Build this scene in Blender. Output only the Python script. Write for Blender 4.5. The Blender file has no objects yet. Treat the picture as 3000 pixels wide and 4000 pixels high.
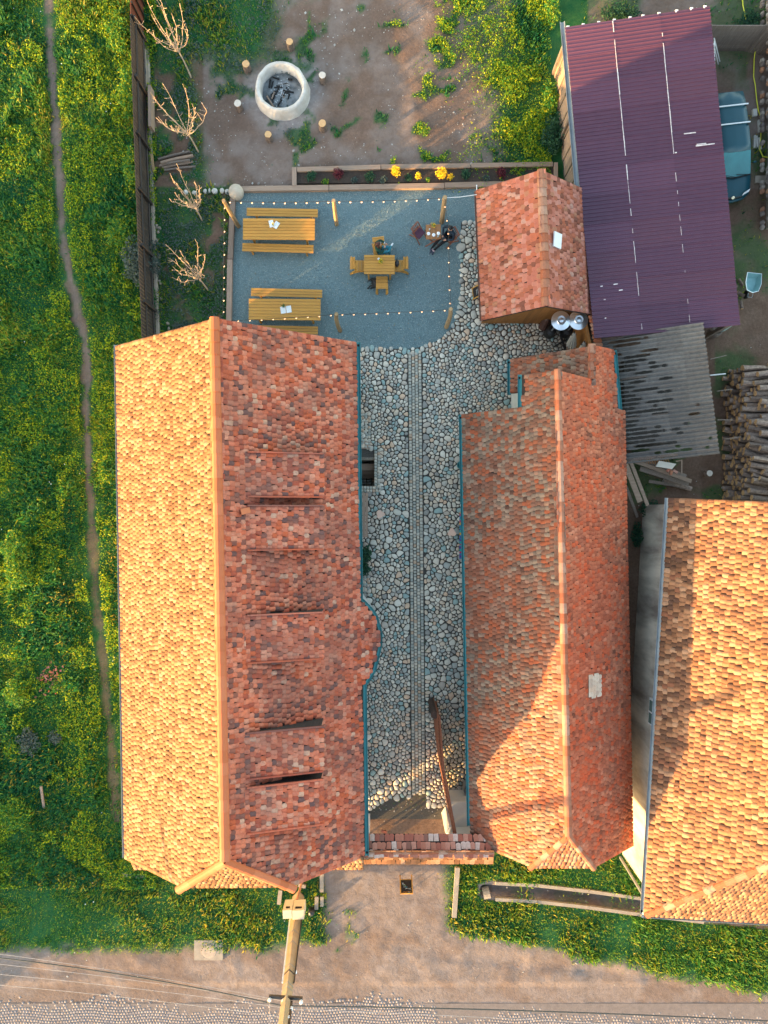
import bpy, math, random
import numpy as np
from mathutils import Vector, Matrix

random.seed(7)
RNG = np.random.default_rng(11)
SC = bpy.context.scene
COL = SC.collection
R = math.radians

# ---------------------------------------------------------------- camera, sky, sun, exposure
H, F = 31.0, 2800.0            # flying height in metres, focal length in photograph pixels
cam_d = bpy.data.cameras.new('camera')
cam_d.sensor_fit = 'VERTICAL'
cam_d.sensor_height = 36.0
cam_d.lens = 36.0 * F / 4000.0
cam_d.clip_end = 3000.0
cam = bpy.data.objects.new('camera', cam_d)
cam.location = (0, 0, H)
cam.rotation_euler = (0, 0, 0)
COL.objects.link(cam)
SC.camera = cam

SUN_EL, SUN_AZ = 8.2, 33.5      # light travels east, turned this many degrees to the north
world = bpy.data.worlds.new('World')
SC.world = world
world.use_nodes = True
wn = world.node_tree
sky = wn.nodes.new('ShaderNodeTexSky')
sky.sky_type = 'NISHITA'
sky.sun_disc = False
sky.sun_elevation = R(SUN_EL)
sky.sun_rotation = R(270 - SUN_AZ)   # compass direction of the sun: west-south-west
sky.air_density = 1.1
sky.dust_density = 1.2
sky.ozone_density = 0.3
wn.links.new(sky.outputs[0], wn.nodes['Background'].inputs[0])
wn.nodes['Background'].inputs[1].default_value = 0.15

sun_d = bpy.data.lights.new('sun', 'SUN')
sun_d.energy = 3.2
sun_d.angle = R(0.5)
sun_d.color = (1.0, 0.58, 0.21)
sun = bpy.data.objects.new('sun', sun_d)
sd = Vector((math.cos(R(SUN_AZ)) * math.cos(R(SUN_EL)), math.sin(R(SUN_AZ)) * math.cos(R(SUN_EL)), -math.sin(R(SUN_EL))))
sun.rotation_euler = sd.to_track_quat('-Z', 'Y').to_euler()
sun.location = (-40, -24, 30)
COL.objects.link(sun)

SC.view_settings.view_transform = 'Standard'
SC.view_settings.look = 'None'
SC.view_settings.exposure = 2.8
SC.view_settings.gamma = 1.0
SC.view_settings.use_curve_mapping = False


def W(u, v, z=0.0):
    """place seen at photograph pixel u, v when it stands at height z"""
    k = (H - z) / F
    return Vector(((u - 1500) * k, (2000 - v) * k, z))


# ---------------------------------------------------------------- materials
def nodes_of(m):
    m.use_nodes = True
    return m.node_tree, m.node_tree.nodes['Principled BSDF']


def noise(nt, scale, detail=4.0, rough=0.6, coord='Object', dist=0.0, stretch=None):
    tc = nt.nodes.new('ShaderNodeTexCoord')
    n = nt.nodes.new('ShaderNodeTexNoise')
    n.inputs['Scale'].default_value = scale
    n.inputs['Detail'].default_value = detail
    n.inputs['Roughness'].default_value = rough
    n.inputs['Distortion'].default_value = dist
    if stretch:
        mp = nt.nodes.new('ShaderNodeMapping')
        mp.inputs['Scale'].default_value = stretch
        nt.links.new(tc.outputs[coord], mp.inputs[0])
        nt.links.new(mp.outputs[0], n.inputs['Vector'])
    else:
        nt.links.new(tc.outputs[coord], n.inputs['Vector'])
    return n.outputs['Fac']


def mixc(nt, fac, a, b, mode='MIX'):
    m = nt.nodes.new('ShaderNodeMix')
    m.data_type = 'RGBA'
    m.blend_type = mode
    for sock, val in ((m.inputs[0], fac), (m.inputs[6], a), (m.inputs[7], b)):
        if isinstance(val, bpy.types.NodeSocket):
            nt.links.new(val, sock)
        elif isinstance(val, (int, float)):
            sock.default_value = val
        else:
            sock.default_value = (*val[:3], 1)
    return m.outputs[2]


def ramp(nt, fac, stops, interp='LINEAR'):
    r = nt.nodes.new('ShaderNodeValToRGB')
    cr = r.color_ramp
    cr.interpolation = interp
    while len(cr.elements) < len(stops):
        cr.elements.new(0.5)
    for e, (p, c) in zip(cr.elements, stops):
        e.position = p
        e.color = (c, c, c, 1) if isinstance(c, (int, float)) else (*c[:3], 1)
    nt.links.new(fac, r.inputs[0])
    return r.outputs[0]


def bump(nt, bsdf, height, strength=0.4, distance=0.02):
    b = nt.nodes.new('ShaderNodeBump')
    b.inputs['Strength'].default_value = strength
    b.inputs['Distance'].default_value = distance
    nt.links.new(height, b.inputs['Height'])
    nt.links.new(b.outputs[0], bsdf.inputs['Normal'])


def piece_random(nt):
    """a number per piece: the object's own plus the piece's inside a joined mesh"""
    at = nt.nodes.new('ShaderNodeAttribute')
    at.attribute_name = 'rnd'
    oi = nt.nodes.new('ShaderNodeObjectInfo')
    ad = nt.nodes.new('ShaderNodeMath')
    ad.operation = 'ADD'
    nt.links.new(at.outputs['Fac'], ad.inputs[0])
    nt.links.new(oi.outputs['Random'], ad.inputs[1])
    fr = nt.nodes.new('ShaderNodeMath')
    fr.operation = 'FRACT'
    nt.links.new(ad.outputs[0], fr.inputs[0])
    return fr.outputs[0]


MATS = {}


def mat(name, c1, c2=None, scale=6.0, rough=0.8, bmp=0.0, bscale=None, metal=0.0, stretch=None, spec=0.3, coord='Object'):
    if name in MATS:
        return MATS[name]
    m = bpy.data.materials.new(name)
    nt, b = nodes_of(m)
    b.inputs['Roughness'].default_value = rough
    b.inputs['Metallic'].default_value = metal
    b.inputs['Specular IOR Level'].default_value = spec
    c2 = c2 or tuple(x * 0.7 for x in c1)
    f = noise(nt, scale, 5, 0.6, coord, 0.3, stretch)
    f2 = ramp(nt, f, [(0.32, 0.0), (0.68, 1.0)])
    col = mixc(nt, f2, c1, c2)
    nt.links.new(col, b.inputs['Base Color'])
    if bmp:
        bump(nt, b, noise(nt, bscale or scale * 3, 4, 0.6, coord, 0, stretch), bmp, 0.02)
    MATS[name] = m
    return m


def pieces_mat(name, stops, rough=0.85, nscale=14.0, namount=0.5, dark=(0.03, 0.03, 0.03), lichen=None, lamount=0.0,
               big=None, bmp=0.3, interp='CONSTANT', spec=0.25, transl=0.0):
    """material of many alike pieces, each with its own colour out of stops, stained by fine noise and flecked with lichen"""
    if name in MATS:
        return MATS[name]
    m = bpy.data.materials.new(name)
    nt, b = nodes_of(m)
    b.inputs['Roughness'].default_value = rough
    b.inputs['Specular IOR Level'].default_value = spec
    rnd = piece_random(nt)
    col = ramp(nt, rnd, stops, interp)
    geo = 'Object'
    if namount:
        f = ramp(nt, noise(nt, nscale, 5, 0.7, geo), [(0.45, 0.0), (0.75, 1.0)])
        fm = nt.nodes.new('ShaderNodeMath')
        fm.operation = 'MULTIPLY'
        nt.links.new(f, fm.inputs[0])
        fm.inputs[1].default_value = namount
        col = mixc(nt, fm.outputs[0], col, dark)
    if big:
        f = ramp(nt, noise(nt, big[0], 3, 0.5, geo), [(0.42, 0.0), (0.62, 1.0)])
        fm = nt.nodes.new('ShaderNodeMath')
        fm.operation = 'MULTIPLY'
        nt.links.new(f, fm.inputs[0])
        fm.inputs[1].default_value = big[2]
        col = mixc(nt, fm.outputs[0], col, big[1])
    if lichen:
        f = ramp(nt, noise(nt, nscale * 0.8, 6, 0.8, geo, 1.0), [(0.6, 0.0), (0.66, 1.0)])
        fm = nt.nodes.new('ShaderNodeMath')
        fm.operation = 'MULTIPLY'
        nt.links.new(f, fm.inputs[0])
        fm.inputs[1].default_value = lamount
        col = mixc(nt, fm.outputs[0], col, lichen)
    nt.links.new(col, b.inputs['Base Color'])
    if bmp:
        bump(nt, b, noise(nt, nscale * 2, 4, 0.7, geo), bmp, 0.01)
    if transl:
        tr = nt.nodes.new('ShaderNodeBsdfTranslucent')
        nt.links.new(col, tr.inputs[0])
        mx = nt.nodes.new('ShaderNodeMixShader')
        mx.inputs[0].default_value = transl
        out = [n for n in nt.nodes if n.type == 'OUTPUT_MATERIAL'][0]
        nt.links.new(b.outputs[0], mx.inputs[1])
        nt.links.new(tr.outputs[0], mx.inputs[2])
        nt.links.new(mx.outputs[0], out.inputs[0])
    MATS[name] = m
    return m


TILE_EAST = pieces_mat('old_clay_tile', [
    (0.0, (0.461, 0.11, 0.0567)), (0.12, (0.5, 0.143, 0.0834)), (0.24, (0.431, 0.0891, 0.0367)), (0.36, (0.529, 0.178, 0.11)),
    (0.46, (0.323, 0.0677, 0.0367)), (0.56, (0.48, 0.164, 0.1)), (0.64, (0.255, 0.0855, 0.0567)), (0.71, (0.519, 0.214, 0.14)),
    (0.77, (0.196, 0.0713, 0.0534)), (0.83, (0.539, 0.157, 0.0867)), (0.92, (0.118, 0.057, 0.0534)), (0.965, (0.51, 0.285, 0.2))],
    nscale=9, namount=0.6, dark=(0.0882, 0.0428, 0.0367), lichen=(0.588, 0.37, 0.314), lamount=0.28,
    big=(0.7, (0.157, 0.0756, 0.0633), 0.45))
TILE_WEST = pieces_mat('sunlit_slope_tile', [  # same clay tile, with the sunlight of the west slope worked into its colour
    (0.0, (0.211, 0.0945, 0.0464)), (0.12, (0.249, 0.121, 0.0632)), (0.22, (0.159, 0.0699, 0.0306)), (0.34, (0.267, 0.142, 0.0819)),
    (0.46, (0.219, 0.1, 0.0494)), (0.56, (0.107, 0.0491, 0.0227)), (0.64, (0.237, 0.113, 0.0572)), (0.74, (0.0817, 0.0378, 0.0177)),
    (0.79, (0.284, 0.166, 0.107)), (0.88, (0.138, 0.0624, 0.0296))],
    nscale=9, namount=0.6, dark=(0.092, 0.0355, 0.0186), lichen=(0.335, 0.185, 0.141), lamount=0.5,
    big=(0.9, (0.172, 0.1, 0.048), 0.30))
TILE_MID = pieces_mat('weathered_grey_tile', [
    (0.0, (0.193, 0.088, 0.0574)), (0.15, (0.161, 0.113, 0.0855)), (0.30, (0.261, 0.0839, 0.0436)), (0.42, (0.17, 0.0839, 0.0595)),
    (0.54, (0.23, 0.167, 0.126)), (0.66, (0.283, 0.0757, 0.0349)), (0.74, (0.147, 0.068, 0.0453)), (0.84, (0.198, 0.14, 0.108)),
    (0.92, (0.283, 0.159, 0.112)), (0.97, (0.0912, 0.0439, 0.0314))],
    nscale=10, namount=0.55, dark=(0.0568, 0.0319, 0.0245), lichen=(0.318, 0.207, 0.161), lamount=0.5,
    big=(0.45, (0.283, 0.0716, 0.0314), 0.35))
TILE_MIDE = pieces_mat('orange_mottled_tile', [
    (0.0, (0.367, 0.117, 0.0651)), (0.15, (0.432, 0.144, 0.079)), (0.30, (0.497, 0.112, 0.0494)), (0.42, (0.324, 0.112, 0.0674)),
    (0.54, (0.474, 0.17, 0.0948)), (0.66, (0.539, 0.101, 0.0396)), (0.74, (0.28, 0.0907, 0.0513)), (0.84, (0.432, 0.0907, 0.0396)),
    (0.92, (0.539, 0.212, 0.126)), (0.97, (0.173, 0.0586, 0.0356))],
    nscale=10, namount=0.55, dark=(0.108, 0.0426, 0.0277), lichen=(0.605, 0.276, 0.183), lamount=0.5,
    big=(0.45, (0.539, 0.0955, 0.0356), 0.35))
TILE_SHED = pieces_mat('salmon_clay_tile', [
    (0.0, (0.368, 0.12, 0.0805)), (0.2, (0.405, 0.153, 0.107)), (0.36, (0.317, 0.0961, 0.0536)), (0.5, (0.38, 0.108, 0.0574)),
    (0.62, (0.431, 0.176, 0.13)), (0.74, (0.241, 0.0721, 0.0421)), (0.83, (0.342, 0.144, 0.0845)), (0.91, (0.178, 0.0601, 0.0383)),
    (0.96, (0.405, 0.216, 0.168))],
    nscale=9, namount=0.4, dark=(0.102, 0.0401, 0.0306), lichen=(0.419, 0.232, 0.191), lamount=0.3)
TILE_BROWN = pieces_mat('mossy_brown_tile', [
    (0.0, (0.235, 0.112, 0.058)), (0.14, (0.28, 0.142, 0.076)), (0.26, (0.150, 0.068, 0.034)), (0.40, (0.30, 0.162, 0.090)),
    (0.52, (0.105, 0.050, 0.027)), (0.64, (0.25, 0.118, 0.060)), (0.76, (0.085, 0.042, 0.026)), (0.84, (0.33, 0.19, 0.115)),
    (0.93, (0.20, 0.080, 0.042))],
    nscale=9, namount=0.6, dark=(0.0726, 0.0356, 0.026), lichen=(0.376, 0.218, 0.16), lamount=0.7,
    big=(0.5, (0.133, 0.0633, 0.0446), 0.4))
RIDGE_NEW = pieces_mat('orange_ridge_tile', [(0.0, (0.427, 0.122, 0.0484)), (0.5, (0.455, 0.14, 0.0605)), (0.8, (0.393, 0.108, 0.0403))],
                       nscale=4, namount=0.15, dark=(0.207, 0.0657, 0.0322), bmp=0.15, rough=0.7)
RIDGE_OLD = pieces_mat('old_ridge_tile', [(0.0, (0.304, 0.126, 0.0728)), (0.3, (0.345, 0.164, 0.101)), (0.55, (0.304, 0.0936, 0.0443)), (0.85, (0.373, 0.211, 0.145))],
                       nscale=9, namount=0.4, dark=(0.138, 0.0608, 0.0403), lichen=(0.427, 0.272, 0.202), lamount=0.5)
DECK = mat('roof_deck_wood', (0.035, 0.022, 0.018), (0.02, 0.014, 0.012), 8)
PLASTER = mat('lime_plaster', (0.62, 0.58, 0.52), (0.50, 0.46, 0.40), 1.2, 0.9, 0.2)
PLASTER_OLD = mat('stained_plaster', (0.62, 0.56, 0.48), (0.20, 0.17, 0.15), 0.9, 0.95, 0.4, 8, stretch=(1.2, 1.2, 0.35))
WHITEWASH = mat('whitewash', (0.624, 0.608, 0.592), (0.56, 0.552, 0.536), 1.5, 0.85, 0.1)
TEAL = mat('teal_painted_metal', (0.04, 0.20, 0.21), (0.03, 0.15, 0.16), 2.0, 0.35, spec=0.5, metal=0.3)
ZINC = mat('zinc', (0.30, 0.32, 0.33), (0.22, 0.24, 0.25), 3.0, 0.5, metal=0.4)
COPPER = mat('brown_gutter', (0.30, 0.15, 0.10), (0.22, 0.11, 0.08), 3.0, 0.4, metal=0.3)
VOID_BLACK = mat('dark_void', (0.012, 0.011, 0.011), (0.008, 0.007, 0.007), 4)  # near-black that stands for the shade inside holes and outlets


def wood_mat(name, c1, c2, axis=0, rough=0.65, pieces=True):
    if name in MATS:
        return MATS[name]
    m = bpy.data.materials.new(name)
    nt, b = nodes_of(m)
    b.inputs['Roughness'].default_value = rough
    b.inputs['Specular IOR Level'].default_value = 0.3
    st = [14, 14, 14]
    st[axis] = 1.0
    f = ramp(nt, noise(nt, 1.6, 5, 0.65, 'Object', 0.6, st), [(0.3, 0.0), (0.7, 1.0)])
    col = mixc(nt, f, c1, c2)
    if pieces:
        rnd = piece_random(nt)
        v = ramp(nt, rnd, [(0.0, 0.72), (0.5, 1.0), (1.0, 0.86)])
        col = mixc(nt, 1.0, col, v, 'MULTIPLY')
    nt.links.new(col, b.inputs['Base Color'])
    bump(nt, b, f, 0.15, 0.005)
    MATS[name] = m
    return m


PINE = wood_mat('oiled_pine', (0.488, 0.255, 0.0525), (0.394, 0.184, 0.035), 0, 0.5)
PINE_Y = wood_mat('oiled_pine_across', (0.488, 0.255, 0.0525), (0.378, 0.176, 0.035), 1, 0.5)
TEAK = wood_mat('acacia_slats', (0.375, 0.18, 0.0675), (0.255, 0.105, 0.0375), 1, 0.55)
REDWOOD = wood_mat('reddish_hardwood', (0.30, 0.10, 0.05), (0.20, 0.065, 0.035), 1, 0.55)
GREYWOOD = wood_mat('weathered_timber', (0.345, 0.245, 0.182), (0.24, 0.168, 0.124), 0, 0.85)
GREYWOOD_Y = wood_mat('weathered_timber_across', (0.33, 0.238, 0.182), (0.225, 0.161, 0.124), 1, 0.85)
OLDWOOD = wood_mat('old_grey_boards', (0.24, 0.19, 0.155), (0.13, 0.10, 0.085), 2, 0.9)
DARKWOOD = wood_mat('dark_stained_boards', (0.060, 0.052, 0.048), (0.028, 0.025, 0.024), 2, 0.8)
GATEWOOD = wood_mat('brown_gate_boards', (0.26, 0.09, 0.045), (0.17, 0.06, 0.03), 2, 0.7)
POSTWOOD = wood_mat('debarked_post', (0.375, 0.259, 0.14), (0.285, 0.18, 0.091), 2, 0.75)
CLADDING = wood_mat('orange_brown_cladding', (0.36, 0.16, 0.045), (0.26, 0.11, 0.03), 2, 0.6)
BARK = mat('bark', (0.22, 0.16, 0.125), (0.09, 0.065, 0.055), 12, 0.95, 0.6, 30)
CUTWOOD = mat('cut_log_end', (0.58, 0.36, 0.18), (0.48, 0.28, 0.13), 8, 0.85)
CUTGREY = mat('grey_cut_log_end', (0.56, 0.50, 0.44), (0.46, 0.40, 0.34), 8, 0.85)
TWIG = mat('young_bark', (0.486, 0.351, 0.24), (0.378, 0.26, 0.168), 8, 0.7)
STONE_MATS = [mat('pale_stone', (0.52, 0.50, 0.46), (0.42, 0.40, 0.37), 6, 0.9, 0.4)]
CONCRETE = mat('concrete', (0.313, 0.269, 0.216), (0.231, 0.198, 0.162), 3, 0.9, 0.3, 30)
POLECON = mat('pole_concrete', (0.354, 0.269, 0.168), (0.286, 0.211, 0.126), 2.5, 0.9, 0.25, 30)
BLACK = mat('black_metal', (0.02, 0.02, 0.02), (0.012, 0.012, 0.012), 5, 0.4, spec=0.5)
CHROME = mat('polished_steel', (0.80, 0.82, 0.84), (0.76, 0.78, 0.80), 1.0, 0.28, metal=0.9)
WHITE = mat('white_paint', (0.64, 0.64, 0.64), (0.576, 0.584, 0.592), 5, 0.5)
CERAMIC = mat('white_ceramic', (0.85, 0.86, 0.87), (0.80, 0.81, 0.82), 5, 0.15, spec=0.6)
PAPER = mat('white_paper', (0.656, 0.672, 0.688), (0.576, 0.608, 0.64), 40, 0.8)
CANVAS = mat('ivory_canvas', (0.528, 0.496, 0.44), (0.416, 0.384, 0.336), 9, 0.9, 0.2)
FIRECLAY = mat('whitewashed_clay', (0.561, 0.527, 0.493), (0.425, 0.383, 0.34), 3, 0.95, 0.4, 20)
CHAR = mat('charcoal', (0.0213, 0.0213, 0.0229), (0.0102, 0.0102, 0.0102), 12, 0.9, 0.5)
CARPAINT = mat('teal_car_paint', (0.006, 0.055, 0.075), (0.005, 0.048, 0.066), 1.5, 0.35, spec=0.35)
CARGLASS = mat('windscreen_glass', (0.05, 0.22, 0.23), (0.035, 0.16, 0.17), 1.2, 0.1, spec=0.6)
RUBBER = mat('black_rubber', (0.015, 0.015, 0.015), None, 5, 0.7)
STRIPWHITE = mat('worn_white_sealant', (0.66, 0.64, 0.62), (0.40, 0.33, 0.34), 14, 0.8)

# ---------------------------------------------------------------- mesh helpers


def nm(t):
    return t


def mesh_from(name, verts, faces, mats, midx=None, smooth=False, attr=None):
    me = bpy.data.meshes.new(name)
    me.from_pydata([tuple(v) for v in verts], [], faces)
    for m in (mats if isinstance(mats, (list, tuple)) else [mats]):
        me.materials.append(m)
    if midx is not None:
        me.polygons.foreach_set('material_index', midx)
    if smooth:
        me.polygons.foreach_set('use_smooth', [True] * len(me.polygons))
    if attr is not None:
        a = me.attributes.new('rnd', 'FLOAT', 'POINT')
        a.data.foreach_set('value', np.asarray(attr, dtype=np.float32))
    me.update()
    return me


def link(name, me, parent=None, loc=None, rotz=0.0):
    o = bpy.data.objects.new(name, me)
    COL.objects.link(o)
    if parent is not None:
        o.parent = parent
    if loc is not None:
        o.location = loc
    if rotz:
        o.rotation_euler = (0, 0, rotz)
    return o


def tag(o, label=None, category=None, group=None, kind=None):
    if label:
        o['label'] = label
    if category:
        o['category'] = category
    if group:
        o['group'] = group
    if kind:
        o['kind'] = kind
    return o


def thing(name, label, category, loc=(0, 0, 0), rotz=0.0, group=None):
    o = bpy.data.objects.new(name, None)
    COL.objects.link(o)
    o.location = loc
    o.rotation_euler = (0, 0, rotz)
    o.empty_display_size = 0.3
    return tag(o, label, category, group)


def copy_tree(o, parent=None):
    c = o.copy()
    COL.objects.link(c)
    c.parent = parent
    for ch in list(o.children):
        copy_tree(ch, c)
    return c


class MB:
    """collects shapes and links them as one mesh object"""

    def __init__(self):
        self.v, self.f, self.m, self.r = [], [], [], []

    def add(self, vs, fs, mi=0, rnd=None):
        b = len(self.v)
        self.v += [tuple(x) for x in vs]
        rnd = random.random() if rnd is None else rnd
        self.r += [rnd] * len(vs)
        for f in fs:
            self.f.append([i + b for i in f])
            self.m.append(mi)
        return self

    def box(self, c, s, rotz=0.0, mi=0, M=None):
        x, y, z = s[0] / 2, s[1] / 2, s[2] / 2
        vs = [Vector((a * x, b * y, d * z)) for d in (-1, 1) for a, b in ((-1, -1), (1, -1), (1, 1), (-1, 1))]
        M = M or Matrix.Rotation(rotz, 3, 'Z')
        vs = [M @ p + Vector(c) for p in vs]
        return self.add(vs, [(3, 2, 1, 0), (4, 5, 6, 7), (0, 1, 5, 4), (1, 2, 6, 5), (2, 3, 7, 6), (3, 0, 4, 7)], mi)

    def bar(self, a, b, w, h=None, mi=0, up=(0, 0, 1)):
        """square bar from a to b"""
        a, b = Vector(a), Vector(b)
        h = h or w
        d = b - a
        L = d.length
        z = d.normalized()
        upv = Vector(up)
        if abs(z.dot(upv)) > 0.98:
            upv = Vector((0, 1, 0))
        x = upv.cross(z).normalized()
        y = z.cross(x)
        vs = []
        for t in (0, L):
            for sx, sy in ((-1, -1), (1, -1), (1, 1), (-1, 1)):
                vs.append(a + z * t + x * sx * w / 2 + y * sy * h / 2)
        return self.add(vs, [(3, 2, 1, 0), (4, 5, 6, 7), (0, 1, 5, 4), (1, 2, 6, 5), (2, 3, 7, 6), (3, 0, 4, 7)], mi)

    def tube(self, pts, rad, n=8, mi=0, cap=True, capmi=None):
        pts = [Vector(p) for p in pts]
        if not hasattr(rad, '__len__'):
            rad = [rad] * len(pts)
        vs, fs = [], []
        for i, p in enumerate(pts):
            d = (pts[min(i + 1, len(pts) - 1)] - pts[max(i - 1, 0)]).normalized()
            u = Vector((0, 0, 1)) if abs(d.z) < 0.9 else Vector((1, 0, 0))
            x = u.cross(d).normalized()
            y = d.cross(x)
            for k in range(n):
                a = 2 * math.pi * k / n
                vs.append(p + (x * math.cos(a) + y * math.sin(a)) * rad[i])
        for i in range(len(pts) - 1):
            for k in range(n):
                fs.append((i * n + k, i * n + (k + 1) % n, (i + 1) * n + (k + 1) % n, (i + 1) * n + k))
        b = len(self.v)
        self.add(vs, fs, mi)
        if cap:
            self.f.append([b + k for k in range(n)][::-1])
            self.f.append([b + (len(pts) - 1) * n + k for k in range(n)])
            self.m += [mi if capmi is None else capmi] * 2
        return self

    def lathe(self, prof, c=(0, 0, 0), n=20, mi=0, wob=0.0):
        """profile of (radius, height), turned round the vertical through c"""
        c = Vector(c)
        vs, fs = [], []
        wb = [1 + random.uniform(-wob, wob) for _ in range(n)]
        for (r_, z) in prof:
            for k in range(n):
                a = 2 * math.pi * k / n
                vs.append(c + Vector((math.cos(a) * r_ * wb[k], math.sin(a) * r_ * wb[k], z)))
        for i in range(len(prof) - 1):
            for k in range(n):
                fs.append((i * n + k, i * n + (k + 1) % n, (i + 1) * n + (k + 1) % n, (i + 1) * n + k))
        return self.add(vs, fs, mi)

    def prism(self, poly, z0, z1, mi=0):
        """poly: plan outline, anticlockwise; z0, z1 numbers or lists"""
        n = len(poly)
        z0 = z0 if hasattr(z0, '__len__') else [z0] * n
        z1 = z1 if hasattr(z1, '__len__') else [z1] * n
        vs = [(p[0], p[1], z0[i]) for i, p in enumerate(poly)] + [(p[0], p[1], z1[i]) for i, p in enumerate(poly)]
        fs = [tuple(range(n))[::-1], tuple(range(n, 2 * n))] + [(i, (i + 1) % n, n + (i + 1) % n, n + i) for i in range(n)]
        return self.add(vs, fs, mi)

    def blob(self, c, r, n=7, m=4, mi=0, jit=0.0, seed=0):
        """rounded lump, r = (rx, ry, rz)"""
        c = Vector(c)
        rs = random.Random(seed)
        vs, fs = [], []
        for i in range(m + 1):
            th = math.pi * i / m
            for k in range(n):
                a = 2 * math.pi * k / n + (0.3 * i)
                q = 1 + rs.uniform(-jit, jit)
                vs.append(c + Vector((math.sin(th) * math.cos(a) * r[0] * q, math.sin(th) * math.sin(a) * r[1] * q, -math.cos(th) * r[2] * q)))
        for i in range(m):
            for k in range(n):
                fs.append((i * n + k, i * n + (k + 1) % n, (i + 1) * n + (k + 1) % n, (i + 1) * n + k))
        return self.add(vs, fs, mi)

    def build(self, name, mats, parent=None, loc=None, rotz=0.0, smooth=False):
        me = mesh_from(name, self.v, self.f, mats, self.m, smooth, self.r)
        return link(name, me, parent, loc, rotz)


def one(name, mats, parent, fn, smooth=False, loc=None, rotz=0.0):
    mb = MB()
    fn(mb)
    return mb.build(name, mats, parent, loc, rotz, smooth)


def box_obj(name, m, parent, c, s, rotz=0.0):
    return one(name, m, parent, lambda b: b.box(c, s, rotz))


def inside(poly, x, y):
    c = False
    n = len(poly)
    j = n - 1
    for i in range(n):
        xi, yi = poly[i][0], poly[i][1]
        xj, yj = poly[j][0], poly[j][1]
        if (yi > y) != (yj > y) and x < (xj - xi) * (y - yi) / (yj - yi) + xi:
            c = not c
        j = i
    return c


def inside_np(poly, X, Y):
    c = np.zeros(X.shape, bool)
    n = len(poly)
    j = n - 1
    for i in range(n):
        xi, yi, xj, yj = poly[i][0], poly[i][1], poly[j][0], poly[j][1]
        if yi != yj:
            t = ((yi > Y) != (yj > Y)) & (X < (xj - xi) * (Y - yi) / (yj - yi) + xi)
            c ^= t
        j = i
    return c


_NG = {}


def vnoise(X, Y, scale, seed=0):
    """smooth value noise 0..1"""
    if seed not in _NG:
        _NG[seed] = np.random.default_rng(seed).random((256, 256))
    G = _NG[seed]
    x, y = X * scale + 1000.0, Y * scale + 1000.0
    xi, yi = np.floor(x).astype(int), np.floor(y).astype(int)
    fx, fy = x - xi, y - yi
    fx, fy = fx * fx * (3 - 2 * fx), fy * fy * (3 - 2 * fy)
    g = lambda a, b: G[a % 256, b % 256]
    return (g(xi, yi) * (1 - fx) + g(xi + 1, yi) * fx) * (1 - fy) + (g(xi, yi + 1) * (1 - fx) + g(xi + 1, yi + 1) * fx) * fy


def fbm(X, Y, scale, seed=0, oct=4):
    s, a, t = 0, 0.5, 0
    w = vnoise(X + 7.3, Y - 3.1, scale * 1.7, seed + 90) - 0.5
    w2 = vnoise(X - 5.7, Y + 9.4, scale * 1.9, seed + 91) - 0.5
    X, Y = X + w * 0.9 / scale, Y + w2 * 0.9 / scale
    for i in range(oct):
        X, Y = X * 0.8 - Y * 0.6 + 3.1, X * 0.6 + Y * 0.8 - 1.7
        s = s + a * vnoise(X, Y, scale * 2 ** i, seed + i)
        t += a
        a *= 0.5
    return s / t


def sstep(a, b, x):
    t = np.clip((x - a) / (b - a), 0, 1)
    return t * t * (3 - 2 * t)


def scatter_mesh(name, tv, tf, P, Rm, mats, rnd=None, S=None, smooth=False):
    """many copies of a small template as one mesh. P (N,3), Rm (N,3,3)"""
    tv = np.asarray(tv, float)
    N, K = len(P), len(tv)
    V = np.einsum('nij,kj->nki', Rm, tv)
    if S is not None:
        V = V * S[:, None, None]
    V = V + P[:, None, :]
    V = V.reshape(-1, 3)
    me = bpy.data.meshes.new(name)
    lens = np.array([len(f) for f in tf])
    flat = np.concatenate([np.array(f) for f in tf])
    loops = (flat[None, :] + (np.arange(N) * K)[:, None]).ravel()
    starts1 = np.concatenate([[0], np.cumsum(lens)[:-1]])
    starts = (starts1[None, :] + (np.arange(N) * lens.sum())[:, None]).ravel()
    me.vertices.add(N * K)
    me.vertices.foreach_set('co', V.ravel().astype(np.float32))
    me.loops.add(len(loops))
    me.loops.foreach_set('vertex_index', loops.astype(np.int32))
    me.polygons.add(len(starts))
    me.polygons.foreach_set('loop_start', starts.astype(np.int32))
    me.polygons.foreach_set('loop_total', np.tile(lens, N).astype(np.int32))
    if smooth:
        me.polygons.foreach_set('use_smooth', np.ones(len(starts), bool))
    for m in (mats if isinstance(mats, (list, tuple)) else [mats]):
        me.materials.append(m)
    if rnd is not None:
        a = me.attributes.new('rnd', 'FLOAT', 'POINT')
        a.data.foreach_set('value', np.repeat(np.asarray(rnd, np.float32), K))
    me.update(calc_edges=True)
    me.validate()
    return me


def rotz_np(a):
    M = np.zeros((len(a), 3, 3))
    M[:, 0, 0] = np.cos(a)
    M[:, 0, 1] = -np.sin(a)
    M[:, 1, 0] = np.sin(a)
    M[:, 1, 1] = np.cos(a)
    M[:, 2, 2] = 1
    return M


# ================================================================ GROUND
def seg_dist(U, V, pts):
    """distance in photograph pixels from a broken line"""
    d = np.full(U.shape, 1e9)
    for (x0, y0), (x1, y1) in zip(pts[:-1], pts[1:]):
        dx, dy = x1 - x0, y1 - y0
        t = np.clip(((U - x0) * dx + (V - y0) * dy) / (dx * dx + dy * dy), 0, 1)
        d = np.minimum(d, np.hypot(U - x0 - t * dx, V - y0 - t * dy))
    return d


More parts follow.
